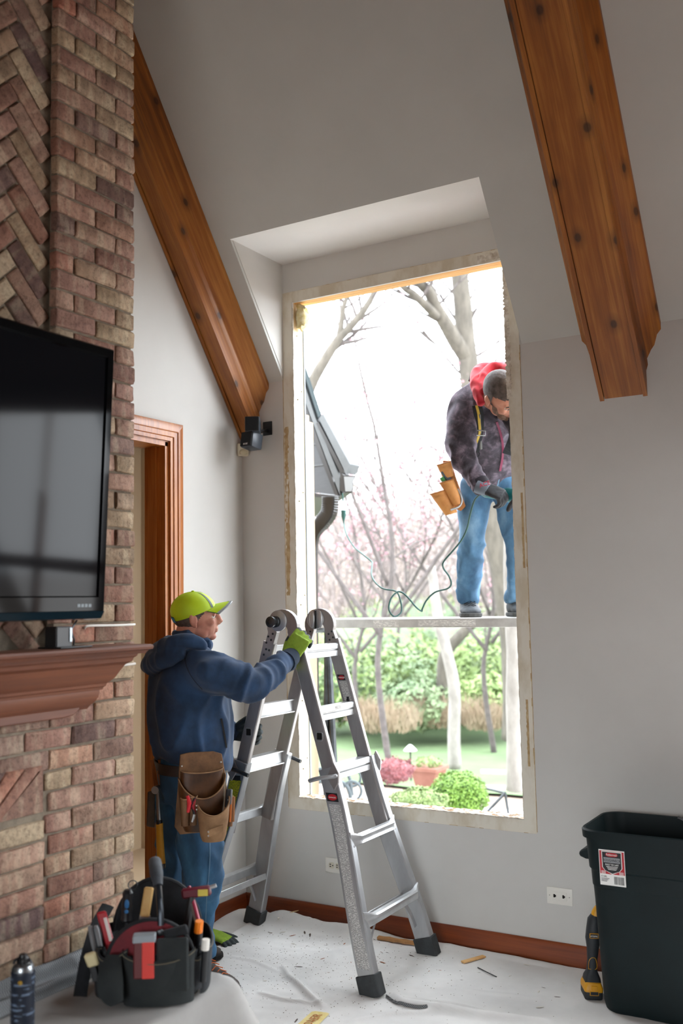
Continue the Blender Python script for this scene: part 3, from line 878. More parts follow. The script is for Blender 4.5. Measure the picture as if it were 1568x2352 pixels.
# ------------------------------------------------------------------ television over the mantel
tv = thing('television', 'large black flat television hung on the brick above the mantel', 'television', (.84, -2.7, 1.565))
TVt = math.atan2(.045, .895)
tvx = Matrix.Translation((.875, -1.967, 1.562)) @ Matrix.Rotation(TVt, 4, 'Y')      # local: -y = along the set, z = up its face, x = out
def TB(): return MB(tvx)
TW, TH = 1.52, .898
b = TB()
fr = [(0, .0), (0, TH), (-TW, TH), (-TW, 0)]
def frame_ring(x, ins, bot): return [V(x, -ins, bot), V(x, -ins, TH - ins), V(x, -TW + ins, TH - ins), V(x, -TW + ins, bot)]
b.loft([frame_ring(-.05, .004, .03), frame_ring(-.004, 0, .03), frame_ring(.004, .006, .032), frame_ring(.004, .030, .075), frame_ring(-.002, .036, .079)], cap=False)
b.add(frame_ring(-.05, .004, .03), [(0, 1, 2, 3)])
b.build('bezel', mat('tv_bezel_gloss', '#07080a', rough=.06, spec=.07), tv, smooth=True, angle=20)
b = TB(); b.add(frame_ring(-.0025, .035, .078), [(3, 2, 1, 0)]); b.build('screen', mat('dark_screen_glass', '#0b0c10', rough=.07, spec=.065), tv)
b = TB(); b.loft([[V(-.045, -.02, .0), V(-.045, -.02, .03), V(-.045, -TW + .02, .03), V(-.045, -TW + .02, 0)], [V(-.004, -.006, .006), V(.004, -.0, .031), V(.004, -TW, .031), V(-.004, -TW + .006, .006)]])
b.build('lower_lip', mat('smoked_lip', '#14232b', rough=.1, spec=.1), tv, bevel=.002)
b = TB()
for k in range(4): b.box((.0041, -.075 - .016 * k, .044), (.0046, -.063 - .016 * k, .054))
tag(b.build('logo_row', mat('pale_badge', '#6f7c82', rough=.4), tv), kind='stuff')
b = MB(); b.box((.70, -2.85, 1.85), (.835, -2.55, 2.2)); b.build('wall_mount', MAT['black'], tv, bevel=.004)
# cable box with power lead on the shelf
t = thing('media_box', 'small black media box standing on the mantel under the television', 'media box', (.79, -2.06, 1.4755))
b = MB(); b.box((.745, -2.10, 1.4757), (.80, -2.03, 1.545)); b.build('case', MAT['black'], t, bevel=.004)
b = MB(); b.box((.735, -2.12, 1.4755), (.84, -1.98, 1.4805)); b.build('base', MAT['black'], t, bevel=.002)
b = MB(); b.box((.801, -2.045, 1.495), (.803, -2.035, 1.54)); b.build('side_strip', mat('dull_chrome', '#7d8488', rough=.3, metal=.8), t)
o = MB(); o.tube(catmull([(.76, -1.985, 1.478), (.765, -1.992, 1.485), (.76, -1.985, 1.50), (.758, -1.995, 1.53), (.76, -1.975, 1.56), (.80, -1.985, 1.60)], 6), .0035, 6)
tag(o.build('power_lead', MAT['black'], smooth=True), 'black power lead hanging from the television down to the mantel', 'cable')
o = MB(); o.tube(catmull([(.7065, -1.885, 1.5325), (.712, -1.875, 1.541), (.711, -1.80, 1.5405), (.711, -1.72, 1.5395), (.711, -1.66, 1.5395), (.709, -1.636, 1.540)], 6), .0042, 6)
tag(o.build('white_cable', MAT['white'], smooth=True), 'thin white cable tacked across the brick beside the television', 'cable')
o = MB(); o.tube([(.710, -1.745, 1.3965), (.711, -1.66, 1.3975), (.709, -1.634, 1.3985)], .0045, 6)
tag(o.build('white_cable', MAT['white'], smooth=True), 'short white cable in a brick joint below the mantel end', 'cable')

# ------------------------------------------------------------------ wall fittings
t = thing('wall_speaker', 'black double-cube loudspeaker on a bracket at the foot of the beam', 'loudspeaker', (.16, 0, 2.55))
b = MB(); b.box((.145, -.006, 2.517), (.205, -.0005, 2.592)); b.build('bracket_plate', MAT['black'], t, bevel=.002)
b = MB(); b.tube([(.172, -.004, 2.545), (.168, -.06, 2.53), (.163, -.085, 2.525)], .009, 8); b.build('bracket_arm', MAT['black'], t, smooth=True)
m_sp = mat('speaker_case', '#3a4149', rough=.35); m_gr = mat('speaker_grille', '#0e1114', rough=.9)
def cube(c, ang, pitch, s):
    m = Matrix.Translation(V(*c)) @ Matrix.Rotation(ang, 4, 'Z') @ Matrix.Rotation(pitch, 4, 'X')
    b = MB(m); b.obox((0, .004, 0), (s, s, s * 1.05)); o = b.build('cube', m_sp, t, bevel=.005, bseg=2, smooth=True)
    b = MB(m); b.obox((0, -s / 2 + .0, 0), (s * .93, .012, s * .97)); b.build('grille', m_gr, o, bevel=.003)
    return m
cube((.165, -.125, 2.555), math.radians(30), math.radians(-4), .078)
mm = cube((.151, -.12, 2.473), math.radians(-6), math.radians(-10), .08)
text('logo_lettering', 'BOSE', .013, mm @ V(-.012, -.0475, -.034), mm.to_3x3() @ V(1, 0, 0), mm.to_3x3() @ V(0, 0, 1), MAT['paper'], t)

t = thing('motion_sensor', 'small ivory motion sensor in the room corner under the speaker', 'sensor', (.02, -.02, 2.42))
m45 = Matrix.Translation((.028, -.028, 2.448)) @ Matrix.Rotation(math.radians(45), 4, 'Z')
b = MB(m45); b.box((-.030, -.012, -.034), (.030, .018, .036)); b.build('case', mat('ivory_plastic', '#d8d0b8', rough=.4), t, bevel=.005, smooth=True)
b = MB(m45); b.sphere((0, -.01, -.014), (.023, .012, .018), 14, 8); b.build('lens', mat('ivory_lens', '#cfc6a8', rough=.3), t, smooth='all')

def wall_plate(label, cat, x0, x1, z0, z1):
    t = thing('outlet_plate' if cat == 'outlet' else 'jack_plate', label, cat, ((x0 + x1) / 2, 0, z0))
    b = MB(); b.box((x0, -.006, z0), (x1, -.0003, z1)); b.build('plate', MAT['white'], t, bevel=.003, bseg=2, smooth=True)
    return t
t = wall_plate('white duplex outlet plate low on the wall behind the ladder', 'outlet', .497, .612, .258, .33)
iv = mat('ivory_receptacle', '#d9d3c0', rough=.4)
for cx in (.535, .574):
    b = MB(); n = 20; b.prism([(cx + .0165 * math.cos(2 * PI * k / n), -.0085, .294 + min(.0145, max(-.0145, .0185 * math.sin(2 * PI * k / n)))) for k in range(n)][::-1], (0, .003, 0)); r_ = b.build('receptacle', iv, t)
    b = MB()
    for dx, w_, dz, h_ in ((-.006, .0022, .005, .007), (-.006, .0022, -.005, .006)): b.box((cx + dx - .004, -.0092, .294 + dz - w_), (cx + dx + .004, -.0084, .294 + dz + w_))
    b.tube([(cx + .008, -.0092, .294), (cx + .008, -.0084, .294)], .003, 10)
    tag(b.build('slots', MAT['dark'], r_), kind='stuff')
t = wall_plate('white phone jack plate low on the wall beside the green bin', 'jack plate', 1.655, 1.771, .257, .33)
b = MB(); b.box((1.679, -.0075, .276), (1.747, -.005, .312)); ins = b.build('insert', MAT['white'], t, bevel=.001)
for cx in (1.692, 1.733):
    b = MB(); b.prism([(cx - .006, -.0082, .287), (cx + .002, -.0082, .287), (cx + .002, -.0082, .290), (cx + .006, -.0082, .290), (cx + .006, -.0082, .298), (cx + .002, -.0082, .298), (cx + .002, -.0082, .301), (cx - .006, -.0082, .301)][::-1], (0, .003, 0)); b.build('jack', MAT['dark'], ins)
b = MB()
for cx in (1.668, 1.758): b.lathe([(.0025, 0), (.002, .001)], (cx, -.006, .294), (0, -1, 0), 8)
tag(b.build('screws', mat('screw_grey', '#9a978f', rough=.4, metal=.5), t), kind='stuff')

# ------------------------------------------------------------------ dark green rubbish bin
MAT['bin'] = mat('green_bin_plastic', '#08191b', '#061416', rough=.55, spec=.25, scale=8, bump=.1, bscale=120, bdist=.001)
bn = thing('trash_bin', 'large dark green plastic trash bin by the baseboard', 'trash bin', (2.23, -.27, 0))
def rrect(cx, cy, hx, hy, r, z, n=6):
    P = []
    for qx, qy, a0 in ((1, 1, 0), (-1, 1, 90), (-1, -1, 180), (1, -1, 270)):
        for k in range(n + 1):
            a = math.radians(a0 + 90 * k / n)
            P.append(V(cx + qx * (hx - r) + r * math.cos(a), cy + qy * (hy - r) + r * math.sin(a), z))
    return P
bcx, bcy = 2.235, -.272
prof = [(h_, d_, z_ * 1.045) for h_, d_, z_ in [(.226, .150, .004), (.232, .156, .03), (.248, .168, .40), (.251, .170, .455), (.254, .173, .457), (.257, .176, .515), (.262, .182, .522), (.268, .188, .625), (.268, .188, .635), (.279, .199, .637), (.281, .2, .665), (.277, .196, .670), (.270, .189, .668), (.262, .181, .63), (.225, .148, .03), (.22, .145, .02)]]
b = MB(); b.loft([rrect(bcx, bcy, hx_, hy_, .075, z) for hx_, hy_, z in prof]); b.build('body', MAT['bin'], bn, smooth=True, angle=30)
# recessed panel ribs on the long side
for x0, x1 in ((2.075, 2.083), (2.245, 2.252), (2.42, 2.428)):
    b = MB(); b.loft([[V(x0, -.455 + .015, .44), V(x1, -.455 + .015, .44), V(x1, -.42, .44), V(x0, -.42, .44)], [V(x0 + .01, -.424 , .04), V(x1 + .01, -.424, .04), V(x1 + .01, -.40, .04), V(x0 + .01, -.40, .04)]]); b.build('rib', MAT['bin'], bn)
for sg in (-1, 1):
    b = MB(); x = bcx + sg * .262
    b.prism([(x, bcy - .07, .632), (x + sg * .018, bcy - .07, .60), (x + sg * .055, bcy - .07, .585), (x + sg * .058, bcy - .07, .565), (x + sg * .03, bcy - .07, .555), (x, bcy - .07, .555)], (0, .14, 0)); b.build('handle', MAT['bin'], bn, bevel=.006, smooth=True)
# sticker with lettering
yf = lambda z: -.4545 - (z - .52) * .058 - .0012
def sq(x0, x1, z0, z1, m, name, par, e=0): 
    b = MB(); b.add([(x0, yf(z0) - e, z0), (x1, yf(z0) - e, z0), (x1, yf(z1) - e, z1), (x0, yf(z1) - e, z1)], [(0, 1, 2, 3)]); return b.build(name, m, par, recalc=False)
SX0, SX1, SZ0, SZ1 = 2.040, 2.165, .468, .600
lb = sq(SX0, SX1, SZ0, SZ1, MAT['paper'], 'bin_label', bn)
sq(SX0 + .003, SX1 - .003, SZ0 + .042, SZ1 - .004, MAT['red'], 'red_field', lb, .0004)
b = MB(); c = (SX0 + SX1) / 2
for w_, e, m_, nm in ((.049, .0008, MAT['paper'], 'shield_border'), (.0455, .0012, MAT['ink'], 'shield')):
    b = MB(); k = w_ / .0455
    P_ = [(-w_, .592 + (.003 if e < .001 else 0)), (-w_, .535), (-w_ * .75, .523), (0, .513 - (.003 if e < .001 else 0)), (w_ * .75, .523), (w_, .535), (w_, .592 + (.003 if e < .001 else 0))]
    b.add([(c + x, yf(z) - e, z) for x, z in P_], [tuple(range(7))]); b.build(nm, m_, lb, recalc=False)
b = MB(); n = 20; b.add([(c + .03 * math.copysign(abs(math.cos(2 * PI * k / n)) ** .6, math.cos(2 * PI * k / n)), yf(.583) - .0016, .583 + .0075 * math.sin(2 * PI * k / n)) for k in range(n)], [tuple(range(n))]); b.build('brand_oval', MAT['red'], lb, recalc=False)
sq(c - .04, c + .04, .553, .572, mat('label_grey', '#8b8d90', rough=.4), 'grey_band', lb, .0016)
up = (0, -.058, 1)
text('brand_lettering', 'Rubbermaid', .0105, (c, yf(.58) - .002, .5795), (1, 0, 0), up, MAT['paper'], lb, align='CENTER')
text('name_lettering', 'ROUGHNECK', .0135, (c, yf(.557) - .002, .5575), (1, 0, 0), up, MAT['ink'], lb, align='CENTER')
text('slogan_lettering', 'BUILT TO LAST', .0095, (c, yf(.54) - .002, .5425), (1, 0, 0), up, MAT['paper'], lb, align='CENTER')
b = MB()
for k, z in enumerate((.537, .532, .527)): b.add([(c - .028 + k * .004, yf(z) - .0018, z), (c + .028 - k * .004, yf(z) - .0018, z), (c + .028 - k * .004, yf(z) - .0018, z + .002), (c - .028 + k * .004, yf(z) - .0018, z + .002)], [(0, 1, 2, 3)])
for x, s_ in ((SX0 + .008, 1), (SX1 - .03, 1)):
    for k in range(3): z = .519 - k * .004; b.add([(x, yf(z) - .001, z), (x + .022, yf(z) - .001, z), (x + .022, yf(z) - .001, z + .0018), (x, yf(z) - .001, z + .0018)], [(0, 1, 2, 3)])
tag(b.build('label_small_print', MAT['paper'], lb, recalc=False), kind='stuff')
b = MB()
x = SX1 - .056
while x < SX1 - .008:
    w_ = random.choice((.0008, .0014, .002)); b.add([(x, yf(.475) - .0006, .474), (x + w_, yf(.475) - .0006, .474), (x + w_, yf(.5) - .0006, .503), (x, yf(.5) - .0006, .503)], [(0, 1, 2, 3)]); x += w_ + random.choice((.0009, .0015))
tag(b.build('barcode', MAT['ink'], lb, recalc=False), kind='stuff')
text('size_lettering', '32 GAL', .009, (SX0 + .006, yf(.5) - .0008, .498), (1, 0, 0), up, MAT['ink'], lb)
b = MB()
for k in range(3): z = .492 - k * .005; b.add([(SX0 + .006, yf(z) - .0006, z), (SX0 + .046 - k * .006, yf(z) - .0006, z), (SX0 + .046 - k * .006, yf(z) - .0006, z + .002), (SX0 + .006, yf(z) - .0006, z + .002)], [(0, 1, 2, 3)])
tag(b.build('label_small_print', MAT['ink'], lb, recalc=False), kind='stuff')

lb.scale = (.8, 1, 1.03); lb.location = (-.044, -.0012, .012)
o = MB(); p = catmull([(2.31, -.13, .62), (2.315, -.15, .675), (2.30, -.16, .705), (2.275, -.165, .716)], 5)
o.tube(p, [(.018, .004)] * len(p), 8, up=(0, 1, 0)); tag(o.build('pry_bar', MAT['steel'], smooth=True), 'dark flat pry bar sticking out over the bin rim', 'pry bar')

# cordless oscillating tool standing against the bin
ot = thing('oscillating_tool', 'yellow and black cordless oscillating tool standing against the trash bin', 'power tool', (1.925, -.30, 0))
m_y = mat('tool_yellow', '#d69a14', '#c88c10', rough=.45, scale=20); m_g = mat('tool_charcoal', '#22272c', '#1a1e22', rough=.6, scale=30)
otx = Matrix.Translation((1.93, -.292, .006)) @ Matrix.Rotation(math.radians(28), 4, 'Z') @ Matrix.Rotation(math.radians(3), 4, 'Y')
def OT(): return MB(otx)
def rr(hx, hy, z, r=.012, ox=0, oy=0): return rrect(ox, oy, hx, hy, min(r, hx * .9, hy * .9), z, 3)
b = OT(); b.loft([rr(.034, .05, 0), rr(.036, .052, .006), rr(.036, .052, .034), rr(.035, .051, .036)]); bat = b.build('battery', m_g, ot, smooth=True)
b = OT(); b.loft([rr(.037, .053, .030), rr(.037, .053, .044), rr(.030, .046, .062), rr(.026, .042, .064)]); b.build('battery_top', m_y, bat, smooth=True)
b = OT(); b.box((-.012, -.056, .040), (.012, -.05, .056)); b.build('release_button', m_y, bat, bevel=.002)
b = OT(); b.box((-.018, -.0545, .018), (.018, -.0525, .036)); b.build('battery_badge', m_y, bat, bevel=.001)
b = OT(); b.box((-.015, -.0555, .021), (.015, -.0540, .033)); b.build('badge_field', m_g, bat)
b = OT(); b.loft([rr(.032, .040, .060), rr(.030, .036, .075), rr(.020, .024, .10, .015), rr(.019, .023, .14, .015, .001), rr(.024, .027, .19, .02, .003), rr(.029, .030, .225, .024, .002), rr(.028, .030, .26, .024, .004), rr(.025, .028, .30, .022, .006), rr(.016, .018, .318, .014, .01)]); b.build('grip_body', m_g, ot, smooth=True)
b = OT(); b.loft([rr(.018, .02, .308, .014, .012), rr(.017, .019, .328, .014, .014), rr(.012, .014, .345, .01, .018), rr(.008, .01, .352, .008, .02)]); b.build('gear_head', m_y, ot, smooth=True)
b = OT(); b.loft([rr(.007, .007, .345, .005, .024), rr(.007, .007, .372, .005, .026)]); b.build('blade_clamp', MAT['black'], ot)
b = OT(); b.box((-.017, -.0325, .232), (.019, -.0295, .252)); bd = b.build('name_badge', m_y, ot, bevel=.002)
b = OT(); b.box((-.0145, -.0332, .2345), (.0165, -.032, .2495)); b.build('badge_field', m_g, bd)
text('badge_lettering', 'ATOMIC', .0078, otx @ V(.001, -.0337, .2385), otx.to_3x3() @ V(1, 0, 0), otx.to_3x3() @ V(0, 0, 1), MAT['paper'], bd, align='CENTER')
for pts in ([(-.018, -.022, .11), (-.017, -.0245, .14), (-.006, -.026, .155), (.010, -.025, .150), (.014, -.0225, .112), (-.018, -.022, .11)],):
    b = OT(); b.tube(catmull(pts, 4), .0012, 5); b.build('yellow_piping', m_y, ot)

# ------------------------------------------------------------------ drop cloths
def canvas_mat():
    m, t, b = nt('drop_cloth_canvas')
    b.inputs['Roughness'].default_value = .95; b.inputs['Sheen Weight'].default_value = .15
    n1 = N(t, 'ShaderNodeTexNoise', i_Scale=3.0, i_Detail=5, i_Roughness=.6); t.links.new(coords(t), n1.inputs['Vector'])
    r1 = ramp(t, [(.35, lin('#d0cfcc')), (.65, lin('#dfdedb'))]); t.links.new(n1.outputs[0], r1.inputs[0])
    # dust and specks
    vo = N(t, 'ShaderNodeTexVoronoi', i_Scale=75.0); t.links.new(coords(t), vo.inputs['Vector'])
    n2 = N(t, 'ShaderNodeTexNoise', i_Scale=4.0, i_Detail=3); t.links.new(coords(t), n2.inputs['Vector'])
    th = N(t, 'ShaderNodeMapRange', i_1=.52, i_2=.78, i_3=.0, i_4=.10); t.links.new(n2.outputs[0], th.inputs[0])
    lt = N(t, 'ShaderNodeMath', operation='LESS_THAN'); t.links.new(vo.outputs['Distance'], lt.inputs[0]); t.links.new(th.outputs[0], lt.inputs[1])
    mx = N(t, 'ShaderNodeMix', data_type='RGBA'); mx.inputs['B'].default_value = lin('#7d7163')
    t.links.new(lt.outputs[0], mx.inputs['Factor']); t.links.new(r1.outputs[0], mx.inputs['A'])
    t.links.new(mx.outputs['Result'], b.inputs['Base Color'])
    wv = N(t, 'ShaderNodeTexNoise', i_Scale=500.0, i_Detail=2); t.links.new(coords(t), wv.inputs['Vector'])
    bump_to(t, b, wv.outputs[0], .25, .0008)
    return m
MAT['canvas'] = canvas_mat()
MAT['canvas_plain'] = mat('hearth_canvas', '#989693', '#a3a19d', rough=.95, scale=4, bump=.15, bscale=500, bdist=.0008)
def poly_d(x, y, pts):
    best = 9; bu = 0
    for i in range(len(pts) - 1):
        ax, ay = pts[i][:2]; bx_, by_ = pts[i + 1][:2]
        dx, dy = bx_ - ax, by_ - ay; L2 = dx * dx + dy * dy
        u = max(0, min(1, ((x - ax) * dx + (y - ay) * dy) / L2))
        d = math.hypot(x - ax - dx * u, y - ay - dy * u)
        if d < best: best = d; bu = (i + u) / (len(pts) - 1)
    return best, bu
folds = [  # (polyline on the floor, height, width)
    ([(0.652, -0.612, -0.000), (0.739, -0.705, 0.000), (0.840, -0.772, 0.000), (0.937, -0.841, 0.000), (1.033, -0.904, 0.000)], .020, .013),
    ([(0.721, -0.898, 0.000), (0.848, -0.913, 0.000), (1.024, -0.880, 0.000)], .012, .009),
    ([(1.225, -0.664, 0.000), (1.308, -0.730, 0.000), (1.440, -0.727, 0.000), (1.645, -0.692, 0.000), (1.846, -0.622, 0.000)], .030, .020),
    ([(1.188, -0.971, 0.000), (1.307, -0.839, 0.000), (1.462, -0.734, 0.000)], .016, .014),
    ([(1.679, -0.643, 0.000), (1.472, -0.633, 0.000), (1.229, -0.672, -0.000)], .010, .010),
    ([(0.229, -0.543, 0.000), (0.191, -0.355, 0.000), (0.160, -0.148, 0.000)], .012, .016),
    ([(0.337, -0.617, 0.000), (0.476, -0.607, 0.000), (0.656, -0.663, 0.000)], .006, .012),
    ([(1.042, -0.909, 0.000), (1.094, -0.628, 0.000), (1.108, -0.540, 0.000)], .004, .006),
    ([(0.485, -0.411, 0.000), (0.732, -0.348, 0.000), (0.898, -0.061, 0.000)], .004, .020),
    ([(1.174, -0.586, 0.000), (1.424, -0.482, 0.000), (1.777, -0.423, 0.000)], .005, .018),
    ([(.20, -.10), (.30, -.075), (.45, -.07)], .055, .045), ([(.45, -.07), (.62, -.06), (.85, -.055)], .035, .035),
    ([(.03, -.30), (.05, -.12), (.16, -.04)], .04, .05), ([(1.0, -.05), (1.35, -.045), (1.7, -.04)], .014, .025),
    ([(1.75, -1.35), (2.1, -1.2), (2.5, -1.15)], .012, .02)]
def floor_h(x, y):
    h = .006 + .004 * noise.noise(V(x * 3, y * 3, 0)) + .0025 * noise.noise(V(x * 9, y * 9, 5)) + .0012 * noise.noise(V(x * 22, y * 22, 2)) + .006 * max(0, 1 - 3.2 * abs(noise.noise(V(x * 2.6 + .3 * noise.noise(V(x * 5, y * 5, 0)), y * 2.6, 11)))) ** 2 * (.4 + noise.noise(V(x * 1.5, y * 1.5, 4)))
    for pts, a, w in folds:
        d, u = poly_d(x, y, pts)
        if d < w * 3:
            e = math.sin(PI * min(1, max(0, u * .9 + .05))) ** .5
            h += a * e * math.exp(-(d / w) ** 2)
    return max(h, .002)
b = MB()
def ff(u, v):
    x = .02 + 3.3 * u; y = -.025 - 2.6 * v
    return V(x + .006 * noise.noise(V(x * 4, y * 4, 9)), y - .02 * max(0, noise.noise(V(x * 2.2, 0, 3))) * (v < .02), floor_h(x, y))
b.grid(ff, 380, 300)
o = b.build('drop_cloth', MAT['canvas'], None, smooth='all', recalc=False)
tag(o, 'dusty off-white canvas drop cloth spread over the floor under the ladder', 'drop cloth')
# raised hearth under its own cloth: top, rounded edge, hanging folds
HX, HYE, HZ = 1.185, -1.70, .400
b = MB()
per = []                                             # perimeter from the wall side round the corner and along the front
ns = 150
total = (HX - .68) + 2.2
for i in range(ns + 1):
    s_ = total * i / ns; r = .05
    if s_ < HX - .68 - r: per.append((V(.68 + s_, HYE, 0), V(0, 1, 0), s_))
    elif s_ < HX - .68 + r:
        a = (s_ - (HX - .68 - r)) / (2 * r) * PI / 2
        per.append((V(HX - r + r * math.sin(a), HYE - r + r * math.cos(a), 0), V(math.sin(a), math.cos(a), 0), s_))
    else: per.append((V(HX, HYE - (s_ - (HX - .68)), 0), V(1, 0, 0), s_))
levels = [(-.45, 0), (-.3, 0), (-.2, 0), (-.12, 0), (-.06, 0), (-.03, 0), (-.012, .0), (.0, .004), (.006, .012), (.010, .03), (.014, .07), (.02, .12), (.028, .18), (.038, .25), (.048, .32), (.056, .385)]
rows_ = []
for (off, drop) in levels:
    row = []
    for p, n_, s_ in per:
        cs = HX - .68
        if off < 0:
            q = V(p.x, p.y, 0)
            c = V(.68 + max(0, min(cs - .02, s_)) , HYE, 0)
            # towards the wall line x=.69 for the front run, towards -y for the end run
            if s_ <= cs - .05: q = p + V(0, off * .0 - .001, 0) if False else V(p.x, p.y + max(off, -(.001)) , 0)
            else: q = V(max(.69, p.x + off * 1.12), p.y, 0)
            z = HZ + .0045 + .006 * max(0, 1 - 3 * abs(noise.noise(V(q.x * 4, q.y * 4, 21)))) ** 2 + .003 * noise.noise(V(q.x * 5, q.y * 5, 1)) + .002 * noise.noise(V(q.x * 14, q.y * 14, 3)) - .004 * math.exp(off / .03)
            row.append(V(q.x, q.y, z))
        else:
            dcor = abs(s_ - cs)
            fold = .5 + .5 * math.sin(s_ * 19 + 1.3 * math.sin(s_ * 7))
            flare = 1 + 2.6 * math.exp(-(dcor / .10) ** 2) + .9 * fold + .5 * noise.noise(V(s_ * 6, drop * 3, 2))
            q = p + n_ * (off * flare + .004)
            row.append(V(q.x, q.y, max(.012, HZ + .002 - drop + .004 * noise.noise(V(s_ * 8, drop * 5, 0)))))
    rows_.append(row)
b.loft(rows_, cap=False, closed=False)
o = b.build('hearth_cloth', MAT['canvas_plain'], None, smooth='all')
tag(o, 'grey canvas cloth draped over the raised hearth beneath the tool bag', 'drop cloth')
# mesh strip rolled along the foot of the brick
def mesh_mat():
    m, t, b = nt('grey_safety_mesh'); b.inputs['Roughness'].default_value = .6; b.inputs['Metallic'].default_value = .3
    ck = N(t, 'ShaderNodeTexChecker', i_Scale=260.0); ck.inputs[1].default_value = lin('#3b3d3f'); ck.inputs[2].default_value = lin('#8f9294')
    t.links.new(coords(t), ck.inputs['Vector']); t.links.new(ck.outputs[0], b.inputs['Base Color'])
    return m
b = MB()
def mf(u, v):
    y = -1.74 - 1.1 * u; a = v * 1.0
    x = .705 + .085 * a; z = .412 + .055 * (1 - a) + .012 * math.sin(a * 9 + u * 4) + .008 * noise.noise(V(u * 6, v * 3, 0))
    return V(x, y, max(z, .410))
b.grid(mf, 60, 14)
vs = list(b.v)
o = b.build('mesh_strip', mesh_mat(), None, smooth='all')
tag(o, 'grey woven mesh strip laid along the foot of the fireplace brick', 'mesh')
# ------------------------------------------------------------------ spray foam can on the hearth
can = thing('foam_can', 'dark blue spray foam can standing on the hearth cloth at the picture corner', 'spray can', (0.935, -2.344, 0.405))
cb = V(*(0.953, -2.361, 0.508)); cb.z = .404
b = MB(); b.lathe([(.030, 0), (.0325, .003), (.0325, .182), (.033, .184), (.0325, .187), (.030, .192)], cb, (0, 0, 1), 32)
b.build('can_body', print_mat('can_print', '#141d2c', '#5f6f84', 75, 30, .56), can, smooth=True)
b = MB(); b.lathe([(.031, .188), (.0315, .193), (.027, .203), (.016, .209), (.012, .210)], cb, (0, 0, 1), 28); b.build('dome', mat('can_steel', '#9aa0a3', rough=.3, metal=.9), can, smooth=True)
b = MB(); b.lathe([(.015, .207), (.017, .210), (.017, .222), (.012, .226), (.011, .232), (.006, .234)], cb, (0, 0, 1), 20); vl = b.build('valve', MAT['black'], can, smooth=True)
for a in (.4, 2.2, 3.9, 5.4):
    b = MB(); d = V(math.cos(a), math.sin(a), 0); b.tube([cb + d * .014 + V(0, 0, .221), cb + d * .022 + V(0, 0, .216), cb + d * .025 + V(0, 0, .208)], .004, 6); b.build('clip', MAT['black'], vl)
b = MB(); b.sphere(cb + V(.018, -.0265, .165), (.009, .004, .006), 8, 6); b.build('gold_mark', mat('gold_print', '#b08a2c', rough=.4), can)

# ------------------------------------------------------------------ tool bag
BG = (1.015, -1.882, .4045)
bag = thing('tool_bag', 'black open tool bag with red lining packed with tools on the hearth', 'tool bag', BG, math.radians(36))
gx = WM[bag] @ Matrix.Diagonal((1.06, 1.06, .90, 1))
def GB(): return MB(gx)
m_bk = mat('black_ballistic_nylon', '#14171a', '#1f2226', rough=.85, scale=30, bump=.3, bscale=400, bdist=.001)
m_bk2 = mat('dark_canvas_pocket', '#1c2122', '#262b2b', rough=.9, scale=14, bump=.25, bscale=350, bdist=.001)
m_rl = mat('maroon_lining', '#7a1420', '#5f0f1a', rough=.75, scale=14)
m_st = mat('tan_stitching', '#6b6250', rough=.9)
def bring(hx, hy, z, r=.05, ox=0, oy=0): return rrect(ox, oy, hx, hy, r, z, 5)
b = GB(); b.loft([bring(.125, .115, .0), bring(.135, .125, .012), bring(.142, .13, .10), bring(.142, .132, .155), bring(.137, .127, .156), bring(.132, .122, .08), bring(.12, .11, .02)]); b.build('body', m_bk, bag, smooth=True, angle=50)
def arch(y, hw, z0, zt, m, name, th=.012, lean=0):
    b = GB(); P = []
    n = 20
    for k in range(n + 1):
        a = PI * k / n; P.append((-hw * math.cos(a), y + lean * math.sin(a), z0 + (zt - z0) * math.sin(a) ** .8))
    b.prism(P, (0, th, 0)); o = b.build(name, m, bag)
    b = GB(); b.tube([V(*p) + V(0, th / 2, 0) for p in P], .0075, 8); b.build('piping', m_bk, o, smooth=True)
    return o
arch(-.128, .125, .10, .262, m_rl, 'end_panel', lean=.02)
arch(.115, .135, .10, .335, m_bk, 'end_panel', lean=-.01)
# curved front pocket and side pockets
def pocket(cx, cy, ang, hw, dep, z0, z1, m, name, rim=True):
    M_ = gx @ Matrix.Translation((cx, cy, 0)) @ Matrix.Rotation(ang, 4, 'Z')
    R = []
    for j in range(7):
        u = j / 6; z = z0 + (z1 - z0) * u; k = .78 + .3 * u - .08 * u * u
        R.append([V(hw * math.cos(a) * (.95 + .05 * u), -dep * k * math.sin(a) ** .8, z + (.012 * math.cos(2 * a) if u == 1 else 0)) for a in [PI * q / 14 for q in range(15)]])
    Ri = [[p + V(0, .006, 0) for p in R[-1]], [V(p.x * .96, p.y * .9, z0 + (z1 - z0) * .5) for p in R[3]]]
    b = MB(M_); b.loft(R + Ri, cap=False, closed=False); o = b.build(name, m, bag, smooth='all')
    b = MB(M_); b.tube([p + V(0, -.001, -.008) for p in R[-1]], .0016, 5); b.build('stitching', m_st, o)
    return o
pocket(.025, -.128, 0, .105, .055, .004, .165, m_bk2, 'front_pocket')
pocket(-.105, -.115, math.radians(-28), .045, .04, .02, .17, m_bk, 'side_pocket')
pocket(.14, .0, math.radians(90), .11, .035, .01, .16, m_bk, 'side_pocket')
pocket(-.14, .01, math.radians(-90), .11, .04, .01, .17, m_bk, 'side_pocket')
pocket(.118, -.105, math.radians(40), .03, .03, .03, .15, m_bk, 'side_pocket')
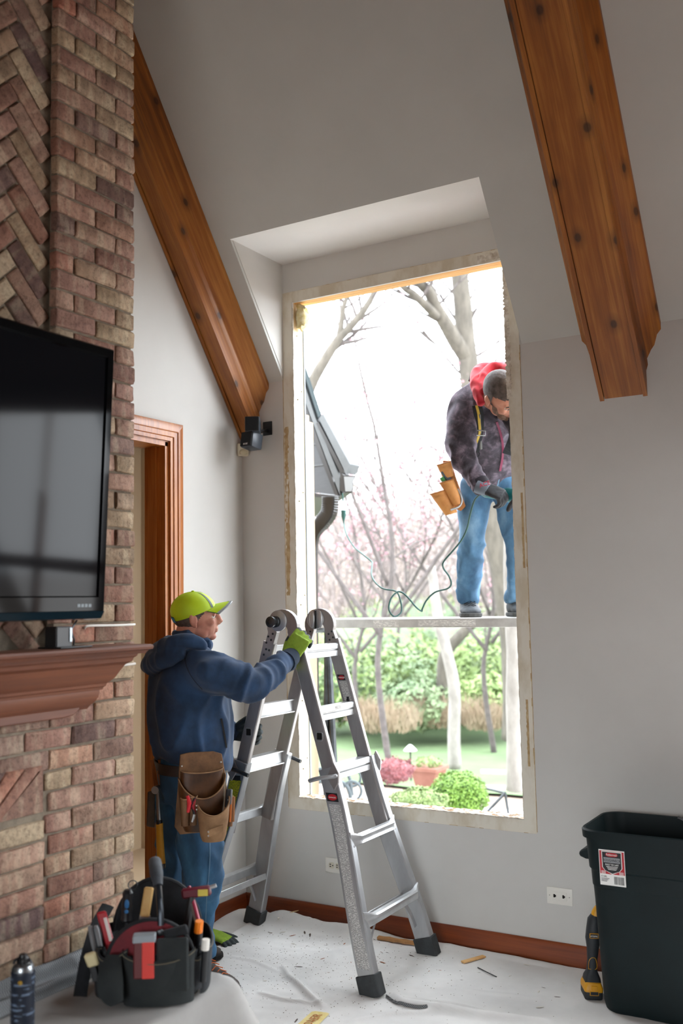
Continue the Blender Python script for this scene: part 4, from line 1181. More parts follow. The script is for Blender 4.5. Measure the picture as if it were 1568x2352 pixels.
# hanging strap and flap on the left
b = GB(); p = catmull([(-.15, .10, .25), (-.175, .03, .20), (-.19, -.04, .13), (-.2, -.06, .06), (-.205, -.08, .012)], 5); b.tube(p, [(.02, .004)] * len(p), 6, up=(1, .4, 0)); b.build('strap', m_bk, bag, smooth=True)
b = GB(); p = catmull([(-.10, -.15, .17), (-.105, -.185, .12), (-.10, -.20, .07), (-.085, -.2, .035)], 5); b.tube(p, [(.02 + .016 * math.sin(PI * i / (len(p) - 1)), .006) for i in range(len(p))], 8, up=(1, 0, 0)); b.build('flap', m_bk2, bag, smooth=True)
# handle: bare tube from the near panel, foam grip on top
b = GB(); p = catmull([(.03, -.125, .25), (.028, -.115, .30), (.02, -.085, .365), (.01, -.04, .402), (.0, .03, .415), (-.005, .08, .39), (-.01, .11, .32)], 6); b.tube(p, .0095, 10); hd = b.build('handle', mat('dark_steel_tube', '#3b4046', rough=.25, metal=.7), bag, smooth=True)
b = GB(); p = catmull([(.019, -.082, .368), (.01, -.04, .402), (.0, .03, .415), (-.004, .07, .398)], 6); b.tube(p, [.014 + .006 * smooth01(i / 6) for i in range(len(p))], 12); b.build('grip', mat('grip_foam', '#2c3035', '#3a3f45', rough=.75, scale=40), hd, smooth=True)
b = GB(); b.lathe([(.012, 0), (.010, .004), (.004, .006)], (.03, -.142, .232), (0, -1, 0), 14); b.build('rivet', MAT['steel'], bag, smooth=True)
b = GB(); ring = [V(-.07 + .014 * math.cos(2 * PI * k / 16), .06, .33 + .016 * math.sin(2 * PI * k / 16)) for k in range(17)]; b.tube(ring, .0018, 6, cap=False); b.build('wire_ring', MAT['steel'], bag, smooth=True)

# tools carried in the bag, each a thing of its own (bag coordinates)
def tool(name, label, cat, base):
    w = gx @ V(*base)
    return thing(name, label, cat, tuple(w), math.radians(36))
def stick(t, name, p0, p1, r, m, seg=10, prof=None, sy=1.0):
    b = GB(); p0 = V(*p0); p1 = V(*p1); pr = prof or [(0, 1), (1, 1)]
    b.tube([p0.lerp(p1, u) for u, k in pr], [(r * k, r * k * sy) for u, k in pr], seg); return b.build(name, m, t, smooth=True)
hp = [(0, .75), (.06, 1), (.2, .9), (.45, 1), (.7, .85), (.9, .95), (1, .6)]
m_blue = mat('blue_rubber', '#1c5f92', rough=.6)
t = tool('screwdriver', 'screwdriver with black and blue handle standing in the tool bag', 'screwdriver', (-.085, -.02, .10))
stick(t, 'shank', (-.085, -.02, .10), (-.078, -.03, .24), .004, MAT['steel']); stick(t, 'handle', (-.079, -.03, .235), (-.074, -.035, .345), .0165, MAT['black'], 12, hp)
b = GB(); b.sphere((-.0755, -.050, .30), (.007, .003, .016), 8, 6); b.build('grip_inset', m_blue, t); b = GB(); b.sphere((-.0765, -.050, .275), (.006, .003, .007), 8, 6); b.build('grip_inset', m_blue, t)
t = tool('putty_knife', 'putty knife with a pale wooden handle standing in the tool bag', 'putty knife', (-.03, -.03, .08))
b = GB(); b.obox((-.03, -.035, .20), (.032, .002, .11), Matrix.Rotation(.12, 3, 'Y')); b.build('blade', mat('brushed_blade', '#9d9d98', rough=.35, metal=.9), t)
b = GB(); b.obox((-.018, -.036, .30), (.028, .014, .10), Matrix.Rotation(.14, 3, 'Y')); b.build('handle', mat('pale_beech', '#c7a368', '#b98f52', rough=.6, scale=20), t, bevel=.004, smooth=True)
t = tool('utility_knife', 'red utility knife tilted in the left pocket of the tool bag', 'utility knife', (-.135, -.05, .12))
b = GB(); b.obox((-.132, -.06, .21), (.028, .012, .15), Matrix.Rotation(-.22, 3, 'Y')); b.build('body', mat('gloss_red', '#a51c26', rough=.3), t, bevel=.005, smooth=True)
b = GB(); b.obox((-.128, -.067, .225), (.008, .006, .08), Matrix.Rotation(-.22, 3, 'Y')); b.build('slider', mat('red_dark', '#d8cfc8', rough=.4), t)
for k, (dx, lb) in enumerate(((-.165, 'silver nail punch leaning in the outer left pocket of the tool bag'), (-.148, 'silver cold chisel beside the nail punch in the tool bag'))):
    t = tool('nail_punch' if k == 0 else 'cold_chisel', lb, 'punch' if k == 0 else 'chisel', (dx, -.08, .10))
    stick(t, 'rod', (dx + .012, -.09, .12), (dx - .012, -.085, .245), .0075, mat('satin_steel_%d' % k, '#a3a7aa', rough=.35, metal=.8), 8, [(0, .8), (.5, 1), (.9, 1), (1, .7)])
t = tool('caulk_tool', 'cream plastic caulk tool in the lower left pocket of the tool bag', 'caulk tool', (-.165, -.11, .10))
b = GB(); b.obox((-.165, -.125, .150), (.034, .02, .045), Matrix.Rotation(-.3, 3, 'Y')); b.build('head', mat('cream_plastic', '#d6c89a', rough=.5), t, bevel=.005, smooth=True)
b = GB(); b.obox((-.158, -.12, .105), (.02, .014, .06), Matrix.Rotation(-.2, 3, 'Y')); b.build('handle', MAT['black'], t, bevel=.003)
t = tool('line_laser', 'red and black tool with grey cap standing in the front pocket of the tool bag', 'laser level', (-.012, -.165, .08))
b = GB(); b.box((-.042, -.182, .10), (.016, -.15, .225)); b.build('body', mat('laser_dark', '#5a1c1f', rough=.4), t, bevel=.004, smooth=True)
b = GB(); b.box((-.018, -.1835, .10), (.0165, -.175, .222)); b.build('red_face', mat('signal_red', '#d23a30', rough=.4), t, bevel=.002)
b = GB(); b.box((-.044, -.184, .215), (.02, -.148, .24)); b.build('cap', mat('grey_cap', '#8c9499', rough=.4), t, bevel=.003, smooth=True)
t = tool('tool_wallet', 'flat black tool wallet filling the front pocket of the tool bag', 'tool wallet', (.06, -.165, .08))
b = GB(); b.box((.022, -.176, .05), (.112, -.156, .222)); b.build('wallet', m_bk2, t, bevel=.006, smooth=True)
b = GB(); b.obox((.075, -.15, .235), (.07, .016, .03), Matrix.Rotation(-.25, 3, 'Y')); b.build('flap', m_bk, t, bevel=.004)
t = tool('marker_pen', 'orange marker standing at the right of the tool bag', 'marker', (.125, -.06, .14))
stick(t, 'barrel', (.122, -.05, .10), (.135, -.08, .205), .0095, MAT['black'], 10); stick(t, 'cap', (.135, -.08, .205), (.139, -.088, .245), .0125, mat('orange_cap', '#f28418', rough=.4), 10)
t = tool('marker_pen', 'white marker in the right side pocket of the tool bag', 'marker', (.16, -.11, .08))
stick(t, 'barrel', (.150, -.128, .06), (.157, -.132, .165), .0095, MAT['black'], 10); stick(t, 'cap', (.157, -.132, .165), (.160, -.134, .20), .0115, MAT['white'], 10)
t = tool('ratchet_cutter', 'maroon ratcheting cutter with yellow label hooked over the back of the bag', 'cutter', (.12, .03, .2))
b = GB(); b.obox((.125, .03, .305), (.09, .022, .035), Matrix.Rotation(-.1, 3, 'Y')); b.build('body', mat('maroon_tool', '#5d1826', rough=.35), t, bevel=.006, smooth=True)
b = GB(); b.obox((.145, .017, .305), (.03, .004, .022)); b.build('label', mat('yellow_tag', '#c9b84a', rough=.5), t)
stick(t, 'silver_tip', (.155, .03, .315), (.185, .03, .325), .007, MAT['alu'], 10)
stick(t, 'handle', (.11, .03, .29), (.09, .02, .14), .011, MAT['black'], 10)
t = tool('folding_saw', 'pink handled folding saw lying along the right side of the tool bag', 'saw', (.10, .0, .2))
b = GB(); p = catmull([(.10, .07, .31), (.118, .02, .265), (.135, -.04, .225)], 4); b.tube(p, [(.010, .006)] * len(p), 8); b.build('handle', mat('pink_handle', '#b8405a', rough=.45), t, smooth=True)
b = GB(); p = catmull([(.095, .065, .30), (.112, .015, .255), (.128, -.045, .215)], 4); b.tube(p, [(.012, .002)] * len(p), 6); b.build('blade', mat('saw_blade', '#b6b2ab', rough=.4, metal=.7), t)
# ------------------------------------------------------------------ figure kit
from mathutils.bvhtree import BVHTree
def remeshed(mb, voxel, iters=2, factor=.5):
    """union of overlapping closed shapes as one continuous surface"""
    me = bpy.data.meshes.new('tmp'); me.from_pydata([tuple(v) for v in mb.v], [], mb.f)
    bm = bmesh.new(); bm.from_mesh(me); bmesh.ops.recalc_face_normals(bm, faces=bm.faces); bm.to_mesh(me); bm.free()
    ob = bpy.data.objects.new('tmp', me); COL.objects.link(ob)
    r = ob.modifiers.new('r', 'REMESH'); r.mode = 'VOXEL'; r.voxel_size = voxel
    if iters:
        s = ob.modifiers.new('s', 'SMOOTH'); s.iterations = iters; s.factor = factor
    dg = bpy.context.evaluated_depsgraph_get()
    out = bpy.data.meshes.new_from_object(ob.evaluated_get(dg))
    bpy.data.objects.remove(ob); bpy.data.meshes.remove(me)
    return out
def laplace(me, iters, f=.5):
    import numpy as np
    n = len(me.vertices); co = np.empty(n * 3); me.vertices.foreach_get('co', co); co = co.reshape(-1, 3)
    e = np.empty(len(me.edges) * 2, dtype=np.int64); me.edges.foreach_get('vertices', e); e = e.reshape(-1, 2)
    deg = np.bincount(e.ravel(), minlength=n).astype(float)[:, None]; deg[deg == 0] = 1
    for _ in range(iters):
        acc = np.zeros_like(co)
        np.add.at(acc, e[:, 0], co[e[:, 1]]); np.add.at(acc, e[:, 1], co[e[:, 0]])
        co = co * (1 - f) + acc / deg * f
    me.vertices.foreach_set('co', co.ravel())
def finish_mesh(me, name, m, parent, fn=None, mats=None, matfn=None):
    """me in world coordinates -> part of parent; fn(co, normal)->new co"""
    if fn:
        ns = [v.normal.copy() for v in me.vertices]
        for v, n_ in zip(me.vertices, ns): v.co = fn(v.co.copy(), n_)
        if len(me.vertices) > 2500: laplace(me, 3)
        me.update()
    me.materials.clear()
    for mm in (mats or [m]): me.materials.append(mm)
    if matfn:
        for p in me.polygons: p.material_index = matfn(p.center, p.normal)
    me.polygons.foreach_set('use_smooth', [True] * len(me.polygons))
    me.transform(WM[parent].inverted()); me.update()
    me.name = name
    o = bpy.data.objects.new(name, me); COL.objects.link(o); o.parent = parent; WM[o] = WM[parent]
    return o
def along(p, pts):
    best = 9; bl = 0; acc = 0
    for i in range(len(pts) - 1):
        a, b_ = pts[i], pts[i + 1]; d = b_ - a; L = d.length
        u = max(0, min(1, (p - a).dot(d) / (L * L)))
        q = (p - a - d * u).length
        if q < best: best = q; bl = acc + u * L
        acc += L
    return best, bl
def ell_ring(c, f, l, a, b_, n=28, tilt=0, ex=.85):
    R = []
    for k in range(n):
        t = 2 * PI * k / n; ct, st = math.cos(t), math.sin(t)
        ct2 = math.copysign(abs(ct) ** ex, ct); st2 = math.copysign(abs(st) ** ex, st)
        R.append(V(*c) + f * (a * ct2) + l * (b_ * st2) + V(0, 0, tilt * ct))
    return R
def wrinkle(limbs, base_amp=.004, base_scale=7.0, seed=0, ridge=None):
    """fabric relief: transverse creases along limbs plus broad soft folds"""
    def fn(co, n_):
        d = base_amp * noise.noise(co * base_scale + V(seed, 0, 0)) + base_amp * .5 * noise.noise(co * base_scale * 2.6 + V(0, seed, 3))
        if ridge:
            w_ = co + V(*[.05 * noise.noise(co * 5 + V(seed, k * 4, 1)) for k in range(3)])
            r_ = 1 - abs(noise.noise(V(w_.x * ridge[1].x, w_.y * ridge[1].y, w_.z * ridge[1].z) + V(0, seed, 7))) * 2
            d += ridge[0] * (max(0, r_) ** 3 - .25)
        for pts, rad, amp, freq, l0, l1 in limbs:
            q, s_ = along(co, pts)
            if q < rad:
                w = max(0, min(1, (s_ - l0) / .05)) * max(0, min(1, (l1 - s_) / .05))
                ph = s_ * freq + 2.2 * noise.noise(co * 9 + V(seed, 5, 0))
                r_ = 1 - abs(math.sin(ph))
                d += amp * w * (r_ ** 1.5 - .35) * (.6 + .8 * noise.noise(co * 6 + V(0, 0, seed)))
        return co + n_ * d
    return fn

def head_shapes(M_, ear=True):
    b = MB()
    def E(c, r, seg=20, rg=14): b.sphere(M_ @ V(*c), r, seg, rg, M_.to_3x3())
    E((-.006, 0, .028), (.098, .077, .087), 28, 20); E((.028, 0, -.03), (.068, .06, .078)); E((.03, 0, -.066), (.05, .047, .036)); E((.07, 0, -.088), (.022, .024, .017))
    E((.02, .045, -.06), (.035, .016, .035)); E((.02, -.045, -.06), (.035, .016, .035))
    b.tube([M_ @ V(.086, 0, .022), M_ @ V(.1, 0, .002), M_ @ V(.109, 0, -.02), M_ @ V(.098, 0, -.032)], [M_.to_scale().x * r for r in (.0085, .011, .0145, .010)], 12)
    for s_ in (-1, 1):
        E((.099, s_ * .011, -.026), (.011, .008, .008), 10, 8); E((.060, s_ * .043, -.016), (.026, .017, .020), 14, 10)
        if ear:
            E((-.008, s_ * .078, -.004), (.017, .007, .030), 14, 10); E((-.018, s_ * .083, .006), (.010, .006, .024), 12, 8); E((.0, s_ * .079, -.026), (.008, .006, .011), 10, 8)
    b.tube([M_ @ V(.076, -.048, .026), M_ @ V(.089, -.022, .031), M_ @ V(.091, 0, .027), M_ @ V(.089, .022, .031), M_ @ V(.076, .048, .026)], M_.to_scale().x * .011, 10)
    E((.09, 0, -.052), (.012, .022, .0065), 14, 8); E((.088, 0, -.063), (.012, .019, .007), 14, 8)
    E((.084, 0, -.045), (.014, .022, .014), 12, 8)
    return b
def eyes(M_, parent):
    for s_ in (-1, 1):
        b = MB(); b.sphere(M_ @ V(.0735, s_ * .031, .006), M_.to_scale().x * .0135, 14, 10); e = b.build('eye', MAT['eyewhite'], parent, smooth='all')
        b = MB(); b.sphere(M_ @ V(.0830, s_ * .0318, .005), M_.to_scale().x * .0058, 10, 8); b.build('iris', MAT['iris'], e, smooth='all')
        b = MB(); b.tube([M_ @ V(.077, s_ * .016, .011), M_ @ V(.086, s_ * .03, .0145), M_ @ V(.079, s_ * .045, .011)], M_.to_scale().x * .0042, 8); b.build('eyelid', MAT['skin'], parent, smooth='all')
        b = MB(); b.tube([M_ @ V(.094, s_ * .014, .030), M_ @ V(.0955, s_ * .03, .036), M_ @ V(.083, s_ * .05, .031)], [M_.to_scale().x * r for r in (.004, .005, .0025)], 8); b.build('eyebrow', MAT['hair'], parent, smooth='all')
MAT['skin'] = mat('skin', '#c48d75', '#b5735f', rough=.55, scale=22, lo=.35, hi=.7, bump=.12, bscale=240, bdist=.0006)
MAT['eyewhite'] = mat('eye_white', '#d8d2c8', rough=.25)
MAT['iris'] = mat('iris_brown', '#2a1c12', rough=.15)
MAT['hair'] = mat('grey_brown_hair', '#6d6259', '#4b4038', rough=.8, scale=60, bump=.6, bscale=300)

def hand_shapes(M_, thumb_side, curls, spread=1.0, thumb=((.55, .75, -.35), .9), scale=1.0):
    """palm and five separate bent fingers; x along fingers, z = back of the hand, y*thumb_side = thumb side; returns shapes and finger paths"""
    b = MB(); k = scale; paths = []
    def P(x, y, z): return M_ @ V(x * k, y * k * thumb_side, z * k)
    R = []
    for x, hw, th, dy in ((-.03, .029, .024, 0), (0, .031, .024, 0), (.025, .038, .022, .002), (.055, .043, .019, .002), (.085, .043, .016, 0), (.098, .038, .013, 0)):
        R.append([P(x, dy + hw * math.copysign(abs(math.cos(a)) ** .7, math.cos(a)), th * math.copysign(abs(math.sin(a)) ** .7, math.sin(a)) * .75) for a in [2 * PI * q / 16 for q in range(16)]])
    b.loft(R)
    b.sphere(P(.03, .028, -.012), (.03 * k, .016 * k, .014 * k), 12, 8, M_.to_3x3())
    for i, (y, L, r) in enumerate(((.031, .074, .0105), (.0105, .083, .0108), (-.0105, .077, .0104), (-.030, .062, .0092))):
        ang = 0; p = V(.084, y, 0); pts = [p.copy()]; c = curls[i] if isinstance(curls[i], (list, tuple)) else [curls[i]] * 3
        yaw = (.06 - .04 * i) * spread
        for seg_, (f, cu) in enumerate(zip((.46, .30, .24), c)):
            ang += math.radians(cu)
            d = V(math.cos(ang) * math.cos(yaw), math.sin(yaw), -math.sin(ang))
            p = p + d * (L * f); pts.append(p.copy())
        wp = [P(*q) for q in pts]
        dense = catmull(wp, 4); n = len(dense)
        b.tube(dense, [k * r * (1.08 - .28 * (j / (n - 1))) for j in range(n)], 12)
        b.sphere(dense[-1], k * r * .82, 10, 8)
        paths.append(dense)
    d0, cu = thumb; d = V(*d0).normalized(); p = V(.018, .030, -.008); pts = [p.copy()]
    for f in (.042, .034, .027):
        p = p + d * f; pts.append(p.copy()); d = (d + V(.35 * cu, -.25 * cu, -.12 * cu)).normalized()
    dense = catmull([P(*q) for q in pts], 4); n = len(dense)
    b.tube(dense, [k * .0135 * (1.15 - .35 * (j / (n - 1))) for j in range(n)], 12); b.sphere(dense[-1], k * .0108, 10, 8); paths.append(dense)
    return b, paths
def glove(name, parent, M_, thumb_side, curls, m_back, m_palm, voxel=.0034, scale=1.0, thumb=((.55, .75, -.35), .9), tip=.5, palm_cut=-.15):
    b, paths = hand_shapes(M_, thumb_side, curls, thumb=thumb, scale=scale)
    me = remeshed(b, voxel, 2, .4); zb_ = M_.to_3x3() @ V(0, 0, 1)
    zb_.normalize()
    def mf(c, n_):
        if n_.dot(zb_) < palm_cut: return 1
        for pth in paths:
            q, s_ = along(c, pth); tot = sum((pth[i + 1] - pth[i]).length for i in range(len(pth) - 1))
            if q < .016 * scale and s_ > tip * tot: return 1
        return 0
    return finish_mesh(me, name, None, parent, fn=lambda co, n_: co + n_ * (.0012 * noise.noise(co * 60)), mats=[m_back, m_palm], matfn=mf)
def frame(o, x, z):
    """matrix with local x and (roughly) z given in world"""
    x = V(*x).normalized(); z = V(*z); z = (z - x * z.dot(x)).normalized(); y = z.cross(x)
    m = Matrix((x, y, z)).transposed().to_4x4(); m.translation = V(*o); return m
# camera-independent view axes used while posing (plain world vectors)
CR, CU, CF = V(.86, .509, -.019), V(.063, -.070, .996), V(-.506, .858, .092)
def cvec(r, u, t): return CR * r + CU * u - CF * t      # right, up, towards the room side
def snap(obj_mesh_bvh, p, off):
    loc, nr, _, _ = obj_mesh_bvh.ray_cast(V(*p) - CF * .8, CF)
    if loc is None or (loc - V(*p)).length > .25: loc, nr, _, _ = obj_mesh_bvh.find_nearest(V(*p))
    return loc + nr * off, nr
def strap_on(bvh, pts, w, th, name, m, parent, n=6, off=.002, wdir=None):
    """flat strap lying on a surface"""
    b = MB(); R = []; P_ = catmull(pts, n); S = [snap(bvh, p, off) for p in P_]
    for _ in range(8):
        S = [S[0]] + [((S[i - 1][0] + S[i][0] * 2 + S[i + 1][0]) / 4, (S[i - 1][1] + S[i][1] * 2 + S[i + 1][1]).normalized()) for i in range(1, len(S) - 1)] + [S[-1]]
    mean_n = sum((x[1] for x in S), V(0, 0, 0)).normalized()
    S = [(p, (nr + mean_n * 1.5).normalized()) for p, nr in S]
    lift = max([0] + [(q_[0] - p).dot(nr) + off for (p, nr), q_ in ((x, snap(bvh, x[0], 0)) for x in S)])
    S = [(p + nr * min(lift, .02), nr) for p, nr in S]
    for i, (p, nr) in enumerate(S):
        t = (S[min(i + 1, len(S) - 1)][0] - S[max(i - 1, 0)][0]).normalized(); s_ = t.cross(nr).normalized(); u = s_.cross(t).normalized()
        if u.dot(nr) < 0: u = -u
        R.append([p - s_ * w / 2, p + s_ * w / 2, p + s_ * w / 2 + u * th, p - s_ * w / 2 + u * th])
    b.loft(R); return b.build(name, m, parent)
def bvh_of(o):
    me = o.data; mw = WM[o]
    return BVHTree.FromPolygons([mw @ v.co for v in me.vertices], [tuple(p.vertices) for p in me.polygons])

def denim(name, c1, c2, c3):
    m, t, b = nt(name); b.inputs['Roughness'].default_value = .85
    n1 = N(t, 'ShaderNodeTexNoise', i_Scale=7.0, i_Detail=5, i_Roughness=.6); t.links.new(coords(t, (1, 1, .6)), n1.inputs['Vector'])
    r1 = ramp(t, [(.3, lin(c1)), (.52, lin(c2)), (.75, lin(c3))]); t.links.new(n1.outputs[0], r1.inputs[0])
    t.links.new(r1.outputs[0], b.inputs['Base Color'])
    n2 = N(t, 'ShaderNodeTexNoise', i_Scale=420.0, i_Detail=2); t.links.new(coords(t, (1, 1, .3)), n2.inputs['Vector']); bump_to(t, b, n2.outputs[0], .3, .0008)
    return m

def boot(parent, ankle, toe_dir, length, m_up, m_sole, m_lace, sole_z, name='boot', width=.050):
    a = V(*ankle); d = V(toe_dir[0], toe_dir[1], 0).normalized(); s_ = V(-d.y, d.x, 0); z0 = sole_z
    b = MB(); R = []
    for (x, hw, h0, h1) in ((-.075, .026, .012, .05), (-.068, .036, .006, .085), (-.03, .04, .004, .115), (.015, .041, .004, .12), (.055, .043, .004, .09), (.10, .048, .004, .068), (.14, .049, .004, .058), (.175, .042, .006, .048), (.198, .026, .012, .036)):
        k = length / .28
        c = V(a.x, a.y, z0) + d * (x * k)
        hw2 = hw * width / .05
        R.append([c + s_ * (hw2 * math.cos(t)) + V(0, 0, (h0 + h1) / 2 + (h1 - h0) / 2 * math.sin(t)) for t in [2 * PI * q / 16 for q in range(16)]])
    b.loft(R)
    b.tube([V(a.x, a.y, z0 + .07) + d * .0, V(a.x, a.y, z0 + .12), a + V(0, 0, .05)], [.047, .05, .05], 14)
    me = remeshed(b, .006, 2); o = finish_mesh(me, name, m_up, parent, fn=lambda co, n_: co + n_ * (.002 * noise.noise(co * 35)))
    b = MB(); out = []
    for (x, hw) in ((-.078, .02), (-.07, .037), (-.03, .043), (.03, .043), (.08, .049), (.13, .052), (.17, .047), (.195, .033), (.206, .012)):
        out.append((x, hw))
    P_ = [V(a.x, a.y, z0) + d * (x * length / .28) + s_ * hw * width / .05 for x, hw in out] + [V(a.x, a.y, z0) + d * (x * length / .28) - s_ * hw * width / .05 for x, hw in out[::-1]]
    b.prism(P_, (0, 0, .022)); b.build('sole', m_sole, o, bevel=.004)
    b = MB()
    for k in range(5):
        x = (.045 + .02 * k) * length / .28; z = z0 + .103 - .010 * k
        b.tube([V(a.x, a.y, z - .012) + d * x - s_ * .032, V(a.x, a.y, z + .004) + d * x, V(a.x, a.y, z - .012) + d * (x + .008) + s_ * .032], .002, 6)
    tag(b.build('laces', m_lace, o), kind='stuff')
    return o
# ------------------------------------------------------------------ worker at the ladder
f1 = V(math.cos(math.radians(50)), math.sin(math.radians(50)), 0); l1 = V(-f1.y, f1.x, 0); r1 = -l1
p1 = thing('person', 'worker in navy hoodie, jeans and neon yellow cap steadying the ladder with green gloves', 'person', (0.282, -0.799, 0.000))
HS = .97
hc = V(*(0.485, -1.012, 1.555))
hm = frame(hc, cvec(.985, .02, -.16), cvec(-.03, .99, .06)); HM = hm @ Matrix.Scale(HS, 4)
# body: head, neck and hidden trunk as one surface
b = head_shapes(HM)
nk = V(*(0.431, -0.994, 1.416))
b.tube([HM @ V(-.012, 0, -.02), HM @ V(-.028, 0, -.075), nk, nk - V(0, 0, .1)], [.058, .060, .066, .09], 18)
b.tube([nk + V(0, 0, -.06), nk + V(0, 0, -.2), nk + V(0, 0, -.35), nk + V(0, 0, -.44)], [(.06, .11), (.08, .12), (.08, .10), (.07, .09)], 18, up=tuple(f1))
me = remeshed(b, .0042, 3, .45)
body1 = finish_mesh(me, 'body', MAT['skin'], p1)
eyes(HM, p1)
# short grey hair below the cap
def hair_cap(M_, parent, cond, thick, m, name='hair', seg=40, rg=28):
    b = MB(); c = V(-.006, 0, .028); r = (.098 + thick, .077 + thick, .087 + thick)
    vs = {}; fs = []
    for j in range(rg + 1):
        th = PI * j / rg
        for k in range(seg):
            ph = 2 * PI * k / seg
            q = V(math.sin(th) * math.cos(ph), math.sin(th) * math.sin(ph), math.cos(th))
            vs[j, k] = c + V(r[0] * q.x, r[1] * q.y, r[2] * q.z)
    idx = {}; out = []
    def vid(key):
        if key not in idx: idx[key] = len(out); out.append(M_ @ (vs[key] + V(*[.0015 * noise.noise(vs[key] * 90 + V(i * 7, 0, 0)) for i in range(3)])))
        return idx[key]
    for j in range(rg):
        for k in range(seg):
            q = [(j, k), (j + 1, k), (j + 1, (k + 1) % seg), (j, (k + 1) % seg)]
            cc = sum((vs[x] for x in q), V(0, 0, 0)) / 4
            if cond(cc): fs.append(tuple(vid(x) for x in q))
    b.add(out, fs); return b.build(name, m, parent, smooth='all', recalc=True)
hair_cap(HM, p1, lambda c: -.035 < c.z < .06 and c.x < .040 - max(0, .03 - c.z) * .9, .0035, MAT['hair'], seg=96, rg=72)
# cap: crown panels, grey stripes, brim with reflective edge and green underside, back strap
neon = mat('neon_yellow_green', '#c3e21c', '#b4d416', rough=.6, scale=9, bump=.1, bscale=200)
b = MB(); seg, rg = 40, 16; R = []
def cap_pt(th, ph, g=0):
    q = V(math.sin(th) * math.cos(ph), math.sin(th) * math.sin(ph), math.cos(th))
    return V(-.008, 0, .030) + V((.1015 + g) * q.x, (.086 + g) * q.y, (.085 + g) * q.z)
def cap_edge(ph): return 1.70 - .40 * math.cos(ph)
for j in range(rg + 1):
    R.append([HM @ cap_pt(max(.02, cap_edge(2 * PI * k / seg) * j / rg), 2 * PI * k / seg) for k in range(seg)])
b.loft(R, cap=False); b.add([HM @ V(-.008, 0, .115)] , []); cap1 = b.build('cap', neon, p1, smooth='all')
for s_ in (-1, 1):
    b = MB(); P_ = [HM @ cap_pt(.15 + .12 * j, s_ * (.62 - .01 * j), .0015) for j in range(11)]; Q_ = [HM @ cap_pt(.15 + .12 * j, s_ * (.62 + .16 - .01 * j), .0015) for j in range(11)]
    b.loft([P_, Q_], cap=False, closed=False); b.build('grey_stripe', mat('cap_grey_%d' % (s_ + 1), '#5a6468', rough=.6), cap1, smooth='all')
b = MB(); R = []; Ru = []
for j in range(9):
    u = j / 8; row = []
    for k in range(21):
        a = (k / 20 - .5) * 2.0
        th = cap_edge(a); base = cap_pt(th, a, .002)
        reach = .070 * math.cos(a * .78) ** .8 if abs(a) < 1.6 else 0
        row.append(base + V(reach * u, a * .006 * u, .020 * u - .026 * (abs(a) ** 2) * u - .006 * u * u))
    R.append(row)
b.loft([[HM @ p for p in r_] for r_ in R], cap=False, closed=False); br = b.build('brim', neon, cap1, smooth='all')
b = MB(); b.loft([[HM @ (p - V(0, 0, .0035)) for p in r_] for r_ in R], cap=False, closed=False); b.build('brim_underside', mat('brim_green', '#0f6b45', rough=.7), br, smooth='all')
b = MB(); b.tube([HM @ (p - V(0, 0, .0015)) for p in R[-1]], .0032, 6); b.build('brim_edge', mat('brim_grey_edge', '#9aa3a6', rough=.4), br, smooth='all')
b = MB(); b.loft([[HM @ (p + V(-.002, 0, .0012)) for p in R[-2]], [HM @ (p + V(0, 0, .0012)) for p in R[-1]]], cap=False, closed=False); b.build('reflective_band', bpy.data.materials['brim_grey_edge'], br, smooth='all')
b = MB(); b.sphere(HM @ V(-.008, 0, .116), (.007, .007, .004), 10, 6); b.build('cap_button', neon, cap1, smooth='all')
b = MB(); b.loft([[HM @ cap_pt(1.80, PI + a, .002) for a in (-.55, -.3, 0, .3, .55)], [HM @ cap_pt(2.10, PI + a, .002) for a in (-.55, -.3, 0, .3, .55)]], cap=False, closed=False); b.build('back_strap', mat('strap_charcoal', '#3d4a50', rough=.7), cap1, smooth='all')
b = MB(); b.loft([[HM @ cap_pt(1.82, PI + a, .005) for a in (.28, .42, .60)], [HM @ cap_pt(2.10, PI + a, .005) for a in (.28, .42, .60)]], cap=False, closed=False); b.build('strap_buckle', mat('buckle_blue', '#2f8fbf', rough=.5), cap1, smooth='all')

# hoodie
b = MB()
rings = [((0.420, -0.959, 0.920), .150, .178, -.036), ((0.421, -0.962, 0.956), .166, .192, -.032), ((0.421, -0.970, 1.027), .174, .202, -.015), ((0.424, -0.979, 1.130), .174, .206, 0), ((0.425, -0.989, 1.230), .165, .210, 0), ((0.424, -0.999, 1.308), .146, .208, 0), ((0.425, -1.005, 1.370), .118, .186, 0), ((0.434, -1.004, 1.415), .086, .125, -.008), ((0.447, -1.000, 1.450), .066, .078, -.018), ((0.454, -0.998, 1.471), .060, .07, -.022)]
b.loft([ell_ring(c, f1, l1, a, bb, 32, tl) for c, a, bb, tl in rings])
armR = [V(*p) for p in ((0.547, -1.080, 1.338), (0.650, -1.100, 1.323), (0.723, -1.079, 1.309), (0.777, -1.020, 1.278), (0.769, -0.922, 1.293), (0.753, -0.795, 1.325), (0.743, -0.676, 1.363))]
dR = catmull(armR, 5)
def rad(keys, n): 
    out = []
    for i in range(n):
        x = i / (n - 1) * (len(keys) - 1); j = min(int(x), len(keys) - 2); out.append(keys[j] + (keys[j + 1] - keys[j]) * (x - j))
    return out
b.tube(dR, rad([.090, .084, .077, .072, .060, .053, .046], len(dR)), 20)
armL = [V(*p) for p in ((0.316, -0.876, 1.317), (0.266, -0.754, 1.209), (0.260, -0.652, 1.089), (0.288, -0.595, 1.038), (0.327, -0.557, 1.007))]
dL = catmull(armL, 5); b.tube(dL, rad([.085, .078, .066, .055, .046], len(dL)), 18)
bh = MB()
